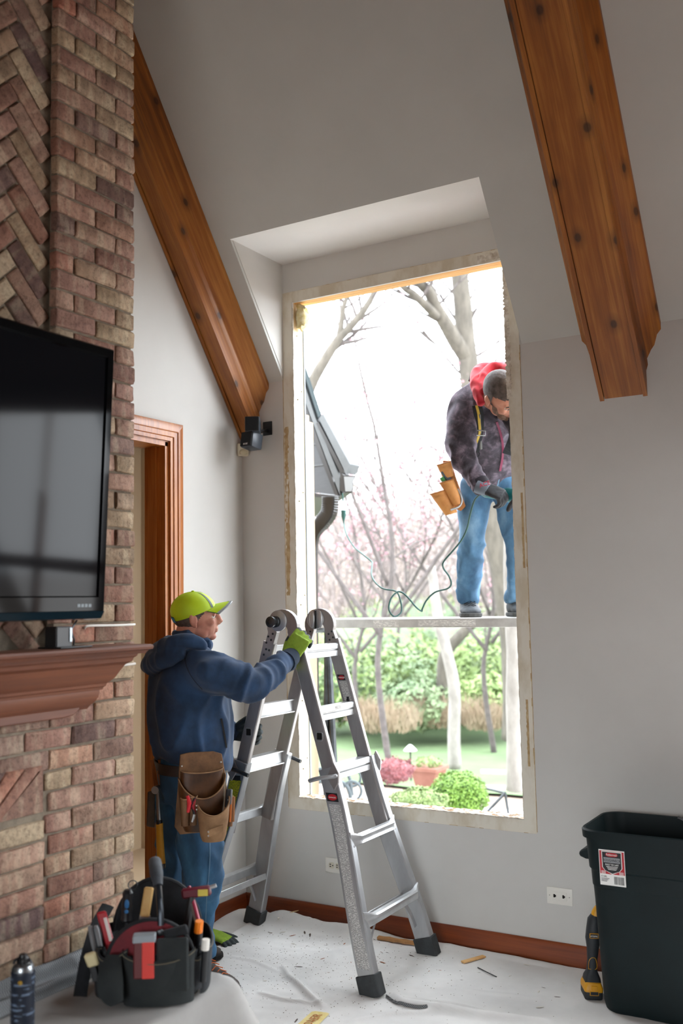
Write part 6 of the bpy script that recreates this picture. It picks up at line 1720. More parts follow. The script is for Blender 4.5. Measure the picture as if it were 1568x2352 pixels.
# his tool pouch
tp = thing('leather_pouch', 'tan leather tool pouch hanging at the hip of the worker outside', 'tool pouch', (0.964, 0.587, 2.106))
MAT['tan'] = mat('tan_leather', '#c98d4c', '#b3763a', rough=.65, scale=14); MAT['tan_d'] = mat('tan_leather_edge', '#9a622e', rough=.7)
t0 = frame((0.982, 0.538, 2.220), cvec(.95, .28, .1), cvec(-.28, .95, 0)) @ Matrix.Scale(1.14, 4)
b = MB(t0); b.prism([(.015, .0, .13), (.05, .0, .12), (.058, .0, -.11), (.03, .0, -.125), (.0, .0, -.10), (-.005, .0, .04)], (0, -.02, 0)); b.build('back_panel', MAT['tan_d'], tp, bevel=.003)
def tp_pocket(name, x0, y0, hw_, dep, z0, z1, slant=0):
    R = []
    for j in range(6):
        u = j / 5; k = .7 + .3 * u
        R.append([V(x0 + hw_ * k * math.cos(a) + slant * (1 - u), y0 - dep * k * math.sin(a), z0 + (z1 - z0) * u) for a in [2 * PI * q / 16 for q in range(16)]])
    b = MB(t0); b.loft(R, cap=False); b.add(R[0], [tuple(range(16))]); b.loft([R[-1], [V(p.x, p.y, p.z - .03) for p in R[2]]], cap=False) if False else None
    o = b.build(name, MAT['tan'], tp, smooth=True, angle=60, recalc=False)
    b = MB(t0); b.tube(R[-1] + [R[-1][0]], .003, 6); b.build('rim', MAT['tan_d'], o, smooth=True)
    b = MB(t0); b.add([V(p.x, p.y, p.z - .02) for p in R[-1]], [tuple(range(16))]); b.build('pocket_inside', MAT['leather_in'], o, recalc=False)
    return o
tp_pocket('upper_pocket', .018, -.03, .036, .028, .045, .115)
tp_pocket('middle_pocket', .005, -.035, .034, .028, -.09, .03, .02)
tp_pocket('big_pocket', -.045, -.02, .042, .034, -.125, -.008, .028)
b = MB(t0); b.tube(catmull([(.045, -.03, -.02), (.05, -.045, -.07), (.03, -.05, -.10), (-.015, -.055, -.105)], 5), .005, 8); b.build('wire_hook', MAT['alu_bright'], tp, smooth=True)
mk_ = thing('marker_pen', 'green marker standing in the tan pouch of the worker outside', 'marker', tuple(t0 @ V(-.01, -.04, 0)))
b = MB(t0); b.tube([(.005, -.04, -.02), (-.012, -.042, .055)], .0105, 10); b.build('barrel', mat('green_marker', '#3f8f4a', rough=.5), mk_, smooth=True)
kn2 = thing('utility_knife', 'grey utility knife in the tan pouch of the worker outside', 'utility knife', tuple(t0 @ V(.01, -.04, .02)))
b = MB(t0); b.obox((.012, -.042, .05), (.024, .014, .07), Matrix.Rotation(-.35, 3, 'Y')); b.build('body', mat('knife_slate', '#4d565c', rough=.5), kn2, bevel=.004, smooth=True)
# power tool with teal housing
pt_ = thing('power_saw', 'teal corded power saw gripped in the dark glove outside', 'power tool', (1.393, 0.269, 2.099))
pa = V(*(1.283, 0.303, 2.153)); pb = V(*(1.714, 0.309, 2.075)); ax = (pb - pa).normalized(); L = (pb - pa).length
b = MB(); b.tube([pa + ax * (L * u) for u in (0, .03, .1, .24, .3, .55, .6, .85, .9)], [.02, .026, .028, .029, .036, .038, .032, .03, .02], 20); b.build('housing', mat('teal_housing', '#0f6f73', '#0c5f63', rough=.35, scale=16), pt_, smooth=True)
q = V(*(1.426, 0.281, 2.117))
b = MB(); b.obox(q + cvec(.005, 0, .0), (.075, .012, .028), frame((0, 0, 0), tuple(ax), (0, 0, 1)).to_3x3()); nm = b.build('name_plate', MAT['black'], pt_, bevel=.002)
b = MB()
for k, w_ in ((.004, .05), (-.005, .055)): b.obox(q + cvec(.004, k, .0085), (w_, .001, .004), frame((0, 0, 0), tuple(ax), (0, 0, 1)).to_3x3())
tag(b.build('plate_print', mat('cream_print', '#cfc89a', rough=.5), nm), kind='stuff')
b = MB(); b.tube([pb - ax * .06, pb + ax * .10], [(.012, .003), (.008, .001)], 6); b.build('blade', MAT['alu'], pt_)
# extension cord
cord = [(1.290, 0.240, 2.132), (1.260, 0.248, 2.106), (1.227, 0.270, 2.044), (1.189, 0.313, 1.977), (1.140, 0.349, 1.919), (1.077, 0.376, 1.866), (1.011, 0.401, 1.812), (0.995, 0.430, 1.779), (1.008, 0.465, 1.740), (1.009, 0.493, 1.699), (0.978, 0.513, 1.672), (0.899, 0.527, 1.655), (0.847, 0.524, 1.613), (0.824, 0.515, 1.567), (0.819, 0.514, 1.553), (0.803, 0.478, 1.577), (0.775, 0.457, 1.620), (0.747, 0.437, 1.653), (0.721, 0.421, 1.659), (0.699, 0.389, 1.624), (0.695, 0.369, 1.566), (0.721, 0.377, 1.528), (0.748, 0.403, 1.546), (0.745, 0.421, 1.583), (0.717, 0.444, 1.645), (0.684, 0.457, 1.667), (0.609, 0.470, 1.680), (0.526, 0.533, 1.717), (0.462, 0.607, 1.764), (0.419, 0.692, 1.822), (0.394, 0.733, 1.845), (0.308, 0.794, 1.889), (0.185, 0.890, 1.950), (0.102, 0.950, 2.030), (0.042, 1.023, 2.100), (0.041, 1.020, 2.127)]
b = MB(); b.tube(catmull(cord, 5), .0048, 8); ec = b.build('extension_cord', mat('dark_green_cord', '#1d4a44', rough=.5), None, smooth=True)
tag(ec, 'thin dark green extension cord looping over the plank to the power saw', 'cord')
pg = thing('cord_plug', 'clear and green cord connector hanging under the gutter end', 'plug', (0.042, 1.019, 2.136))
b = MB(); b.tube([(0.041, 1.020, 2.125), (0.043, 1.018, 2.152), (0.044, 1.015, 2.190)], [.006, .015, .017], 10); b.build('socket', bpy.data.materials['dark_green_cord'], pg, smooth=True)
b = MB(); b.tube([(0.044, 1.015, 2.190), (0.047, 1.010, 2.251)], [.017, .014], 10); b.build('plug_body', mat('pale_cyan_plastic', '#cfe4e8', rough=.3), pg, smooth=True)
b = MB(); b.tube([(0.047, 1.010, 2.251), (0.045, 1.004, 2.298)], .005, 6); b.build('lead', bpy.data.materials['dark_green_cord'], pg)
# ------------------------------------------------------------------ outside: ground, neighbouring wing, trees, planting, patio things
GZ = -.35
MAT['lawn'] = mat('spring_lawn', '#4c5f3c', '#586b46', rough=.95, scale=2.2, bump=.4, bscale=60)
MAT['soil'] = mat('leaf_litter', '#6e6054', '#7c6d60', rough=.95, scale=4)
MAT['patio'] = mat('pale_patio', '#d6d4d0', '#cbc8c3', rough=.9, scale=3)
MAT['bark'] = mat('grey_bark', '#4a453e', '#5e584f', rough=.95, scale=14, stretch=(1, 1, .3), bump=.6, bscale=50, bdist=.01)
MAT['bark_d'] = mat('dark_twig_bark', '#494341', '#5b5451', rough=.95, scale=14)
MAT['bark_w'] = mat('pale_birch_bark', '#8e8983', '#75706a', rough=.9, scale=8, stretch=(1, 1, .5), bump=.4, bscale=40)
MAT['siding'] = mat('grey_siding', '#47484a', '#424345', rough=.8, scale=40, stretch=(.2, 1, 3))
MAT['fascia'] = mat('grey_fascia', '#565859', '#4f5152', rough=.7, scale=10)
MAT['brown_alu'] = mat('dark_brown_aluminium', '#2a2725', '#23201e', rough=.45, metal=.3, scale=10)
MAT['shingle'] = mat('grey_shingle', '#4a4d50', '#3f4245', rough=.95, scale=60, bump=.5)
b = MB(); b.box((-40, -40, GZ - .3), (40, 60, GZ - .05)); tag(b.build('ground', MAT['soil']), kind='structure')
b = MB()
def hill(u, v):
    x = -34 + 50 * u; y = .13 + 40 * v
    rise = max(0, y - 8.8) * .10 + max(0, y - 13) * .12
    return V(x, y, GZ - .03 + rise * (1 + .1 * noise.noise(V(x * .2, y * .2, 0))) + .03 * noise.noise(V(x, y, 1)))
b.grid(hill, 60, 60); tag(b.build('hillside', MAT['soil'], smooth='all'), kind='structure')
def gz(x, y): return hill((x + 34) / 50, (y - .13) / 40).z
b = MB(); b.grid(lambda u, v: (lambda x, y: V(x, y, gz(x, y) + .03))(-13 + 17 * u, 5.3 + 4.3 * v + .5 * noise.noise(V(u * 6, 0, 0)) * v), 40, 14); tag(b.build('lawn', MAT['lawn'], smooth='all'), kind='structure')
b = MB(); b.box((-9, .3, GZ - .06), (6, 4.6, GZ + .0)); tag(b.build('patio_floor', MAT['patio']), kind='structure')

# neighbouring wing: gable end, rake boards, roof edge, gutter, downspout
WY = 1.8
wing = thing('house_wing', 'grey gable end of the next house wing with gutter and downspout', 'house wing', (-.9, WY, GZ))
def wp(px_, y=WY): return V(px_[0], y, px_[1])
def wpoly(name, pts, y0, th, m): b = MB(); b.prism([(x, y0, z) for x, y_, z in pts], (0, th, 0)); return b.build(name, m, wing)
G = {}
"""outline points on the gable plane"""
g_sid = [(-0.745, 1.800, 3.073), (-0.453, 1.800, 2.390), (-0.745, 1.800, 2.440), (-0.979, 1.800, 2.458), (-0.963, 1.800, 3.487)]
wpoly('gable_siding', g_sid, WY, .06, MAT['siding'])
for pz in (1030, 1078):
    q0 = (-0.974, 1.800, 2.783) if pz == 1030 else (-0.977, 1.800, 2.623); q1 = (-0.606, 1.800, 2.747) if pz == 1030 else (-0.538, 1.800, 2.586)
    b = MB(); b.box((q0[0], WY - .006, q0[2] - .004), (q1[0], WY + .002, q0[2] + .004)); b.build('siding_lap', MAT['fascia'], wing)
wpoly('rake_soffit', [(-0.743, 1.800, 3.172), (-0.438, 1.800, 2.386), (-0.468, 1.800, 2.388), (-0.746, 1.800, 3.057)], WY - .03, .09, MAT['brown_alu'])
wpoly('rake_board', [(-0.716, 1.720, 3.352), (-0.582, 1.720, 2.960), (-0.384, 1.720, 2.510), (-0.387, 1.720, 2.378), (-0.692, 1.720, 3.152), (-0.718, 1.720, 3.205)], WY - .10, .10, MAT['fascia'])
wpoly('drip_edge', [(-0.557, 1.660, 2.910), (-0.538, 1.660, 2.921), (-0.313, 1.660, 2.514), (-0.352, 1.660, 2.517)], WY - .13, .05, MAT['brown_alu'])
wpoly('fly_rafter', [(-0.486, 1.600, 2.925), (-0.456, 1.600, 2.959), (-0.241, 1.600, 2.576), (-0.274, 1.600, 2.514)], WY - .2, .14, MAT['fascia'])
r0 = V(*(-0.653, 1.660, 3.403)); r1_ = V(*(-0.504, 1.660, 2.968)); r2_ = V(*(-0.241, 1.600, 2.576))
b = MB(); b.prism([tuple(r1_), tuple(r2_), tuple(r2_ + V(-.02, 0, -.025)), tuple(r1_ + V(-.02, 0, -.025))], (-2.2, 2.6, 0)); b.build('roof_slope', MAT['shingle'], wing)
b = MB(); b.prism([tuple(r0), tuple(r1_), tuple(r1_ + V(-.015, 0, -.012)), tuple(r0 + V(-.015, 0, -.012))], (-2.2, 2.6, 0)); b.build('roof_slope', mat('dark_roof_edge', '#2f3a3d', rough=.9), wing)
# K-profile gutter, end cap facing the room
gp = [(-0.307, 1.620, 2.503), (-0.205, 1.620, 2.492), (-0.209, 1.620, 2.480), (-0.227, 1.620, 2.454), (-0.228, 1.620, 2.404), (-0.239, 1.620, 2.375), (-0.296, 1.620, 2.379)]
b = MB(); b.prism(gp, (-2.1, 2.5, 0)); gt = b.build('gutter', MAT['brown_alu'], wing)
c_ = sum((V(*p) for p in gp), V(0, 0, 0)) / len(gp)
b = MB(); b.prism([tuple(c_ + (V(*p) - c_) * .86 + V(0, -.006, 0)) for p in gp], (0, .008, 0)); b.build('end_cap', mat('gutter_cap_white', '#77797a', rough=.4), gt)
wpoly('fascia_end', [(-0.332, 1.620, 2.527), (-0.304, 1.620, 2.503), (-0.296, 1.620, 2.385), (-0.335, 1.620, 2.394)], 1.62, .1, MAT['brown_alu'])
b = MB(); e0 = (-0.726, 1.800, 2.429); e1 = (-0.449, 1.800, 2.383)
b.prism([tuple(e0), tuple(e1), (e1[0], e1[1], e1[2] - .02), (e0[0], e0[1], e0[2] - .03)], (-2.0, 2.4, 0)); b.build('eave_soffit', MAT['brown_alu'], wing)
b = MB(); b.box((-4, WY + .05, GZ), ((-0.896, 1.850, 1.891)[0], WY + .15, e0[2] + .02)); b.build('wall', MAT['siding'], wing)
# downspout: rectangular pipe with crimped elbows
dp = catmull([(-0.228, 1.306, 2.323), (-0.232, 1.310, 2.265), (-0.246, 1.308, 2.207), (-0.285, 1.291, 2.149), (-0.313, 1.279, 2.106), (-0.336, 1.271, 2.051), (-0.348, 1.272, 1.981), (-0.356, 1.280, 1.858), (-0.376, 1.306, 1.508), (-0.420, 1.368, 0.692)], 8)
b = MB(); rr_ = []
for i in range(len(dp)):
    k = 1 + (.06 if (i % 2 and i < 52) else 0); sc_ = 1.0 - .42 * smooth01((i - 20) / 22)
    rr_.append((.036 * k * sc_, .052 * k * sc_))
b.tube(dp, rr_, 12, up=(0, 1, 0), sup=.45); b.build('downspout', mat('brown_downspout', '#211e1d', '#1a1817', rough=.35, metal=.4, scale=10), wing, smooth=True)

# ---- trees
def branch_tree(name, label, base, segs, m, seed, twigs=True, depth=3, tw_len=1.0, group=None, cat='tree', twig_mat=None, blossom=None, ends=None, ratio=.62):
    """trunk limbs given as polylines with radii; finer branches grow from them"""
    rnd = random.Random(seed)
    t = thing(name, label, cat, base, group=group)
    tips = []
    for k, (pts, r0, r1) in enumerate(segs):
        P_ = catmull(pts, 6); n = len(P_)
        P_ = [p + V(*[.02 * noise.noise(p * 1.7 + V(q * 9, seed, 0)) for q in range(3)]) for p in P_]
        b = MB(); b.tube(P_, [r0 + (r1 - r0) * i / (n - 1) for i in range(n)], 10); b.build('trunk' if k == 0 else 'limb', m, t, smooth='all')
        for i in range(n // 3, n, 2): tips.append((P_[i], (P_[min(i + 1, n - 1)] - P_[i - 1]).normalized(), (r0 + (r1 - r0) * i / (n - 1)) * .5))
    if twigs:
        b = MB(); ends_ = []
        def grow(p, d, r, L, lev):
            n = 5; pts = [p]; q = p.copy(); dd = d.copy()
            for i in range(n):
                dd = (dd + V(rnd.uniform(-.28, .28), rnd.uniform(-.28, .28), rnd.uniform(-.12, .22))).normalized(); q = q + dd * (L / n); pts.append(q.copy())
            b.tube(pts, [max(.0035, r * (1 - .65 * i / n)) for i in range(n + 1)], 4, cap=False)
            ends_.extend(pts[2:])
            if lev > 0:
                for i in range(rnd.choice((2, 3, 3))):
                    j = rnd.randint(2, n); nd = (dd + V(rnd.uniform(-.9, .9), rnd.uniform(-.9, .9), rnd.uniform(-.3, .6))).normalized()
                    grow(pts[j], nd, r * .6, L * ratio, lev - 1)
        for p, d, r in tips:
            d2 = (d * .5 + V(rnd.uniform(-1, 1), rnd.uniform(-1, 1), rnd.uniform(-.1, .8))).normalized()
            grow(p, d2, max(.008, min(.022, r)), tw_len * rnd.uniform(.5, 1), depth - 1)
        tag(b.build('twigs', twig_mat or MAT['bark_d'], t, recalc=False), kind='stuff')
        if blossom:
            mm, cnt, sz = blossom; bb = MB()
            for _ in range(cnt):
                p = rnd.choice(ends_) + V(rnd.gauss(0, .05), rnd.gauss(0, .05), rnd.gauss(0, .05)); s_ = sz * rnd.uniform(.5, 1.3)
                a = V(rnd.gauss(0, 1), rnd.gauss(0, 1), rnd.gauss(0, 1)).normalized(); c = a.orthogonal().normalized(); e = a.cross(c)
                bb.add([p + c * s_, p + e * s_, p - c * s_, p - e * s_], [(0, 1, 2, 3)])
            tag(bb.build('blossom', mm, t, recalc=False), kind='stuff')
    return t
pinkm = mat('redbud_blossom', '#a67f85', '#98707a', rough=.8, scale=3, rand=True)
branch_tree('maple_tree', 'big forked grey tree trunk rising behind the worker outside', tuple(V(*(-1.799, 7.288, 0.956)) * 1), [
    ([(-1.407, 7.637, -0.142), (-1.366, 7.568, 0.729), (-1.394, 7.440, 1.765), (-1.536, 7.198, 3.239), (-1.594, 7.071, 4.112), (-1.624, 6.977, 4.821), (-1.631, 6.920, 5.312), (-1.636, 6.870, 5.748), (-1.612, 6.803, 6.510)], .17, .10),
    ([(-1.601, 7.014, 4.603), (-1.679, 6.830, 4.797), (-1.744, 6.652, 5.015), (-1.801, 6.482, 5.202), (-1.816, 6.339, 5.359), (-1.869, 6.178, 5.487), (-1.941, 6.090, 5.907)], .11, .05),
    ([(-1.799, 6.496, 5.080), (-1.830, 6.235, 5.172), (-1.913, 6.057, 5.290), (-1.966, 5.902, 5.349), (-2.090, 5.798, 5.634)], .06, .03)], MAT['bark'], 3, depth=2, tw_len=1.3)
branch_tree('young_tree', 'thin forked bare branch leaning up behind the grey gable', tuple(V(*(-1.573, 3.108, 3.124))), [
    ([(-1.597, 3.077, 3.281), (-1.495, 3.108, 3.562), (-1.379, 3.152, 3.787), (-1.265, 3.199, 3.973), (-1.174, 3.242, 4.076), (-1.064, 3.292, 4.211), (-0.950, 3.339, 4.397), (-0.869, 3.365, 4.599)], .055, .02),
    ([(-1.262, 3.201, 3.972), (-1.229, 3.205, 4.117), (-1.203, 3.205, 4.254), (-1.169, 3.214, 4.363), (-1.123, 3.215, 4.605)], .03, .015)], MAT['bark'], 5, depth=1, tw_len=.6)
k_ = 0
for base, lab, sd in (((-2.001, 5.441, 0.763), 'pink blossoming redbud with bare arching branches behind the ladder top', 11), ((-1.801, 7.910, 0.586), 'pink redbud tree behind the jeans of the worker outside', 12), ((-3.517, 7.481, 0.580), 'hazy pink redbud tree beyond the downspout', 13), ((-4.615, 10.928, 0.450), 'distant pink redbud at the wood edge', 14)):
    bx, by, bz = base; gzv = gz(bx, by)
    h_ = (1.45, 1.2, 1.1, 1.3)[k_]; k_ += 1
    def q_(dx, dy, z): return (bx + dx * h_, by + dy, gzv + z * h_)
    branch_tree('redbud_tree', lab, (bx, by, gzv), [
        ([q_(0, 0, 0), q_(-.1, 0, .9), q_(.05, 0, 1.7), q_(-.1, .1, 2.6), q_(-.3, 0, 3.7)], .04, .012),
        ([q_(-.05, 0, 1.1), q_(-.7, -.2, 2.0), q_(-1.2, 0, 2.7), q_(-1.7, 0, 3.6)], .028, .009),
        ([q_(0, 0, 1.2), q_(.6, .2, 2.0), q_(1.1, 0, 2.7), q_(1.3, 0, 3.4)], .028, .009),
        ([q_(0, 0, 1.5), q_(-.2, -.5, 2.4), q_(-.6, -.8, 3.3)], .024, .008)], MAT['bark_d'], sd, depth=3, tw_len=1.2, group='blossoming redbud trees', blossom=(pinkm, 1500, .022))
# hazy wood behind: countless thin stems and budding twigs
b = MB(); bl = MB(); rw = random.Random(91)
for _ in range(900):
    y = rw.uniform(13, 24); x = rw.uniform(-16.5, -2.0) * y / 15; z0 = gz(x, y); H = rw.uniform(2.0, 4.4); lean = V(rw.uniform(-.7, .7), rw.uniform(-.3, .3), H)
    p0 = V(x, y, z0); p1 = p0 + lean * .5 + V(rw.uniform(-.15, .15), 0, 0); p2 = p0 + lean; r = rw.uniform(.012, .03)
    b.tube([p0, p1, p2], [r, r * .7, r * .3], 4, cap=False)
    for k in range(7):
        u = rw.uniform(.35, 1); q = p0.lerp(p2, u); d = V(rw.uniform(-1, 1), rw.uniform(-.5, .5), rw.uniform(.1, 1)).normalized() * rw.uniform(.4, 1.1)
        b.tube([q, q + d * .5 + V(0, 0, .05), q + d], [r * .4, r * .3, .004], 3, cap=False)
        for _k in range(5):
            c = q + d * rw.uniform(.3, 1.1) + V(rw.gauss(0, .08), rw.gauss(0, .08), rw.gauss(0, .08)); s_ = rw.uniform(.015, .04); a = V(rw.gauss(0, 1), rw.gauss(0, 1), rw.gauss(0, 1)).normalized(); e = a.orthogonal().normalized(); f_ = a.cross(e)
            bl.add([c + e * s_, c + f_ * s_, c - e * s_, c - f_ * s_], [(0, 1, 2, 3)])
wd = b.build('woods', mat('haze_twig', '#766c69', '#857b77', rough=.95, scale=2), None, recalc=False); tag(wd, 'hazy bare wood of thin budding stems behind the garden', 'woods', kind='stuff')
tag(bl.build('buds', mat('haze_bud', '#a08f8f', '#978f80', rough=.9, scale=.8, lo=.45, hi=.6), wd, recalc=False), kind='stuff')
# pale trunks beyond the sill
for pts, r0, r1, lab, m in (([(-1.616, 6.248, -0.298), (-1.584, 6.206, 0.272), (-1.569, 6.167, 0.719), (-1.616, 6.102, 1.068), (-1.660, 6.049, 1.318), (-1.684, 6.003, 1.616), (-1.702, 5.950, 2.014)], .075, .05, 'slim pale tree trunk on the lawn between the shrubs', MAT['bark_w']),
                         ([(-2.815, 8.550, -0.088), (-2.777, 8.507, 0.521), (-2.717, 8.503, 0.886), (-2.515, 8.593, 1.156), (-2.347, 8.676, 1.305), (-2.020, 8.850, 1.481)], .11, .06, 'leaning pinkish grey tree trunk at the edge of the wood', MAT['bark']),
                         ([(0.168, 3.532, 0.046), (0.194, 3.504, 0.457), (0.216, 3.463, 0.957), (0.232, 3.430, 1.350), (0.282, 3.364, 2.242), (0.370, 3.225, 4.028), (0.423, 3.141, 5.099)], .085, .07, 'thick pale tree trunk close to the right edge of the opening', MAT['bark_w'])):
    t = thing('tree_trunk', lab, 'tree', pts[0]); P_ = catmull(pts, 6); n = len(P_)
    b = MB(); b.tube([p + V(.015 * noise.noise(p * 3), 0, 0) for p in P_], [r0 + (r1 - r0) * i / (n - 1) for i in range(n)], 14); b.build('trunk', m, t, smooth='all')
# shrubs: leaf quads around a lumpy volume
def shrub(name, label, c, r, nleaf, sz, m, seed, group=None, core=None, lump=.25, blade=False):
    rnd = random.Random(seed); t = thing(name, label, 'shrub', (c[0], c[1], c[2] - r[2]), group=group)
    b = MB(); vs = []; fs = []
    for _ in range(nleaf):
        d = V(rnd.gauss(0, 1), rnd.gauss(0, 1), rnd.gauss(0, 1)).normalized()
        k = (1 + lump * noise.noise(d * 2.5 + V(seed, 0, 0)) + .12 * noise.noise(d * 7)) * (1 - abs(rnd.gauss(0, .10)))
        p = V(c[0] + d.x * r[0] * k, c[1] + d.y * r[1] * k, c[2] + d.z * r[2] * k)
        nn = (d + V(rnd.gauss(0, .6), rnd.gauss(0, .6), rnd.gauss(0, .6) + .3)).normalized(); a = nn.orthogonal().normalized(); e = nn.cross(a)
        th = rnd.uniform(0, 6.3)
        if blade:
            u_ = V(rnd.gauss(0, .3), rnd.gauss(0, .3), 1).normalized(); w_ = u_.orthogonal().normalized(); i0 = len(vs); L_ = sz * rnd.uniform(.6, 1.6)
            vs += [p + w_ * .006, p - w_ * .006, p + u_ * L_ * 2 - w_ * .002, p + u_ * L_ * 2 + w_ * .002]; fs.append((i0, i0 + 1, i0 + 2, i0 + 3)); continue
        u = a * math.cos(th) + e * math.sin(th); w = nn.cross(u); s_ = sz * rnd.uniform(.6, 1.3)
        i0 = len(vs); vs += [p + u * s_, p + w * s_ * .5, p - u * s_, p - w * s_ * .5]; fs.append((i0, i0 + 1, i0 + 2, i0 + 3))
    b.add(vs, fs); tag(b.build('foliage', m, t, recalc=False), kind='stuff')
    if core:
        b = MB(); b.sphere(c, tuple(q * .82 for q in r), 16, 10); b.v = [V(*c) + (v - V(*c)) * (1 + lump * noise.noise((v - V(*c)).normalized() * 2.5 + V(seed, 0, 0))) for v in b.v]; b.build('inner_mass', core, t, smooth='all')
    return t
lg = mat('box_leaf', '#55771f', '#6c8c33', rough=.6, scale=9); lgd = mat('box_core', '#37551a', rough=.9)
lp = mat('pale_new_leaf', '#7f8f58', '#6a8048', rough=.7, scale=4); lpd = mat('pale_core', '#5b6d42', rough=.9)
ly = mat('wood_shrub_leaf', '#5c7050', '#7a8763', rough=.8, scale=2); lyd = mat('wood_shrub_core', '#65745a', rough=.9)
lr = mat('red_barberry_leaf', '#7d4a4c', '#6c3c40', rough=.7, scale=5)
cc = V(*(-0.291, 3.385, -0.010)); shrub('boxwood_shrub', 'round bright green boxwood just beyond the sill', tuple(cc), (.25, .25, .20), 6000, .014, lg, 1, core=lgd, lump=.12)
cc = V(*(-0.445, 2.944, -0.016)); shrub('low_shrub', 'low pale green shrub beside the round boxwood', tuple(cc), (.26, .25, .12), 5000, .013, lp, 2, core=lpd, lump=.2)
cc = V(*(-1.309, 4.182, 0.008)); shrub('barberry_shrub', 'red leaved shrub behind the ladder beyond the sill', tuple(cc), (.18, .22, .12), 1500, .016, lr, 3, core=mat('red_core', '#9a5a5c', rough=.9))
n_ = 0
rndS = random.Random(21)
places = ['behind the ladder top', 'left of the slim pale trunk', 'right of the slim pale trunk', 'at the far right of the opening', 'in the middle of the wood edge', 'low on the bank left of the trunk', 'low on the bank beside the thick trunk', 'far back between the trunks', 'far back behind the ladder', 'far back near the thick trunk', 'high on the slope behind the redbuds', 'near the grey downspout']
for i, (px_, py_, D_, rx, rz) in enumerate(((800, 1560, 15, .9, .55), (900, 1570, 15, .9, .55), (1100, 1550, 15, .75, .6), (1180, 1560, 15.5, .7, .6), (985, 1560, 16, .9, .6), (950, 1620, 14, .6, .35), (1120, 1610, 14, .55, .35), (1060, 1490, 18, 1.2, .6), (850, 1490, 18, 1.3, .6), (1160, 1480, 18, 1.2, .6), (960, 1440, 21, 1.8, .7), (745, 1580, 15, .8, .6))):
    pass
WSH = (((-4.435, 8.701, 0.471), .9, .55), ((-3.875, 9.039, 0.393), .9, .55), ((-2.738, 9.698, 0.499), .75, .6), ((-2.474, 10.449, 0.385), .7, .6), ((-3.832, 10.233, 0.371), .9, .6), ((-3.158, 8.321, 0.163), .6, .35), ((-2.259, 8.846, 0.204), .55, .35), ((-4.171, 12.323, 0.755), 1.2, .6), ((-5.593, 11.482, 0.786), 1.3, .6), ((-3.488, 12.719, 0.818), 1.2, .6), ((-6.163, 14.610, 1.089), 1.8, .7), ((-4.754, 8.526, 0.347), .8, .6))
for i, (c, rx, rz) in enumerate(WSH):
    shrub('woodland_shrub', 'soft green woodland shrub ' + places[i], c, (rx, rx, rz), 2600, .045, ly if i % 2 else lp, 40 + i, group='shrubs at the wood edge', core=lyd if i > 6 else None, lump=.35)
for i, (c, rx) in enumerate((((-3.301, 7.673, -0.013), .5), ((-2.871, 8.275, -0.001), .45), ((-2.131, 8.362, -0.009), .4))):
    shrub('dry_grass_tuft', ('tan dry grass clump behind the ladder', 'tan dry grass clump left of the slim trunk', 'tan dry grass clump right of the slim trunk')[i], c, (rx, .3, .14), 1100, .09, mat('dry_grass_%d' % i, '#9a8a76', '#8c7863', rough=.95, scale=6), 70 + i, group='dry grass clumps', lump=.4, blade=True)
# terracotta planter with plant, path light, rail, chair, pebble bed
t = thing('terracotta_planter', 'terracotta planter box on the patio left of the boxwood', 'planter', (-1.254, 4.820, -0.213))
pc = V(*(-1.249, 4.815, -0.134))
b = MB(); b.loft([rrect(pc.x, pc.y, .11, .11, .02, pc.z - .09, 3), rrect(pc.x, pc.y, .14, .14, .02, pc.z + .06, 3), rrect(pc.x, pc.y, .155, .155, .02, pc.z + .062, 3), rrect(pc.x, pc.y, .155, .155, .02, pc.z + .095, 3)]); b.build('pot', mat('terracotta', '#7f5547', '#74493c', rough=.85, scale=8), t, smooth=True)
shrub('planter_sprigs', 'sparse green sprigs growing in the terracotta planter', tuple(pc + V(0, 0, .13)), (.14, .14, .06), 300, .02, lp, 80)
t = thing('path_light', 'small white hooded path light on the lawn edge', 'garden light', (-1.640, 5.173, -0.185))
a0 = V(*(-1.625, 5.156, 0.057)); b = MB(); b.lathe([(.01, .05), (.02, .045), (.065, 0), (.07, -.008), (.06, -.01)], a0, (0, 0, 1), 16); b.build('hood', mat('white_lamp_hood', '#e8e8e4', rough=.4), t, smooth=True)
b = MB(); b.tube([a0, V(a0.x, a0.y, a0.z - .32)], .01, 8); b.build('stem', MAT['brown_alu'], t)
t = thing('wooden_rail', 'low weathered wooden rail in front of the thick pale trunk', 'rail', (-0.062, 3.865, 0.029))
for py0, q0, q1 in ((1, (-0.313, 3.942, 0.103), (0.203, 4.012, 0.113)), (2, (-0.265, 3.867, -0.016), (0.229, 3.924, -0.003))):
    b = MB(); b.tube([q0, q1], [(.02, .03), (.02, .03)], 8); b.build('rail_bar', mat('weathered_wood_%d' % py0, '#a8a19a', rough=.9), t)
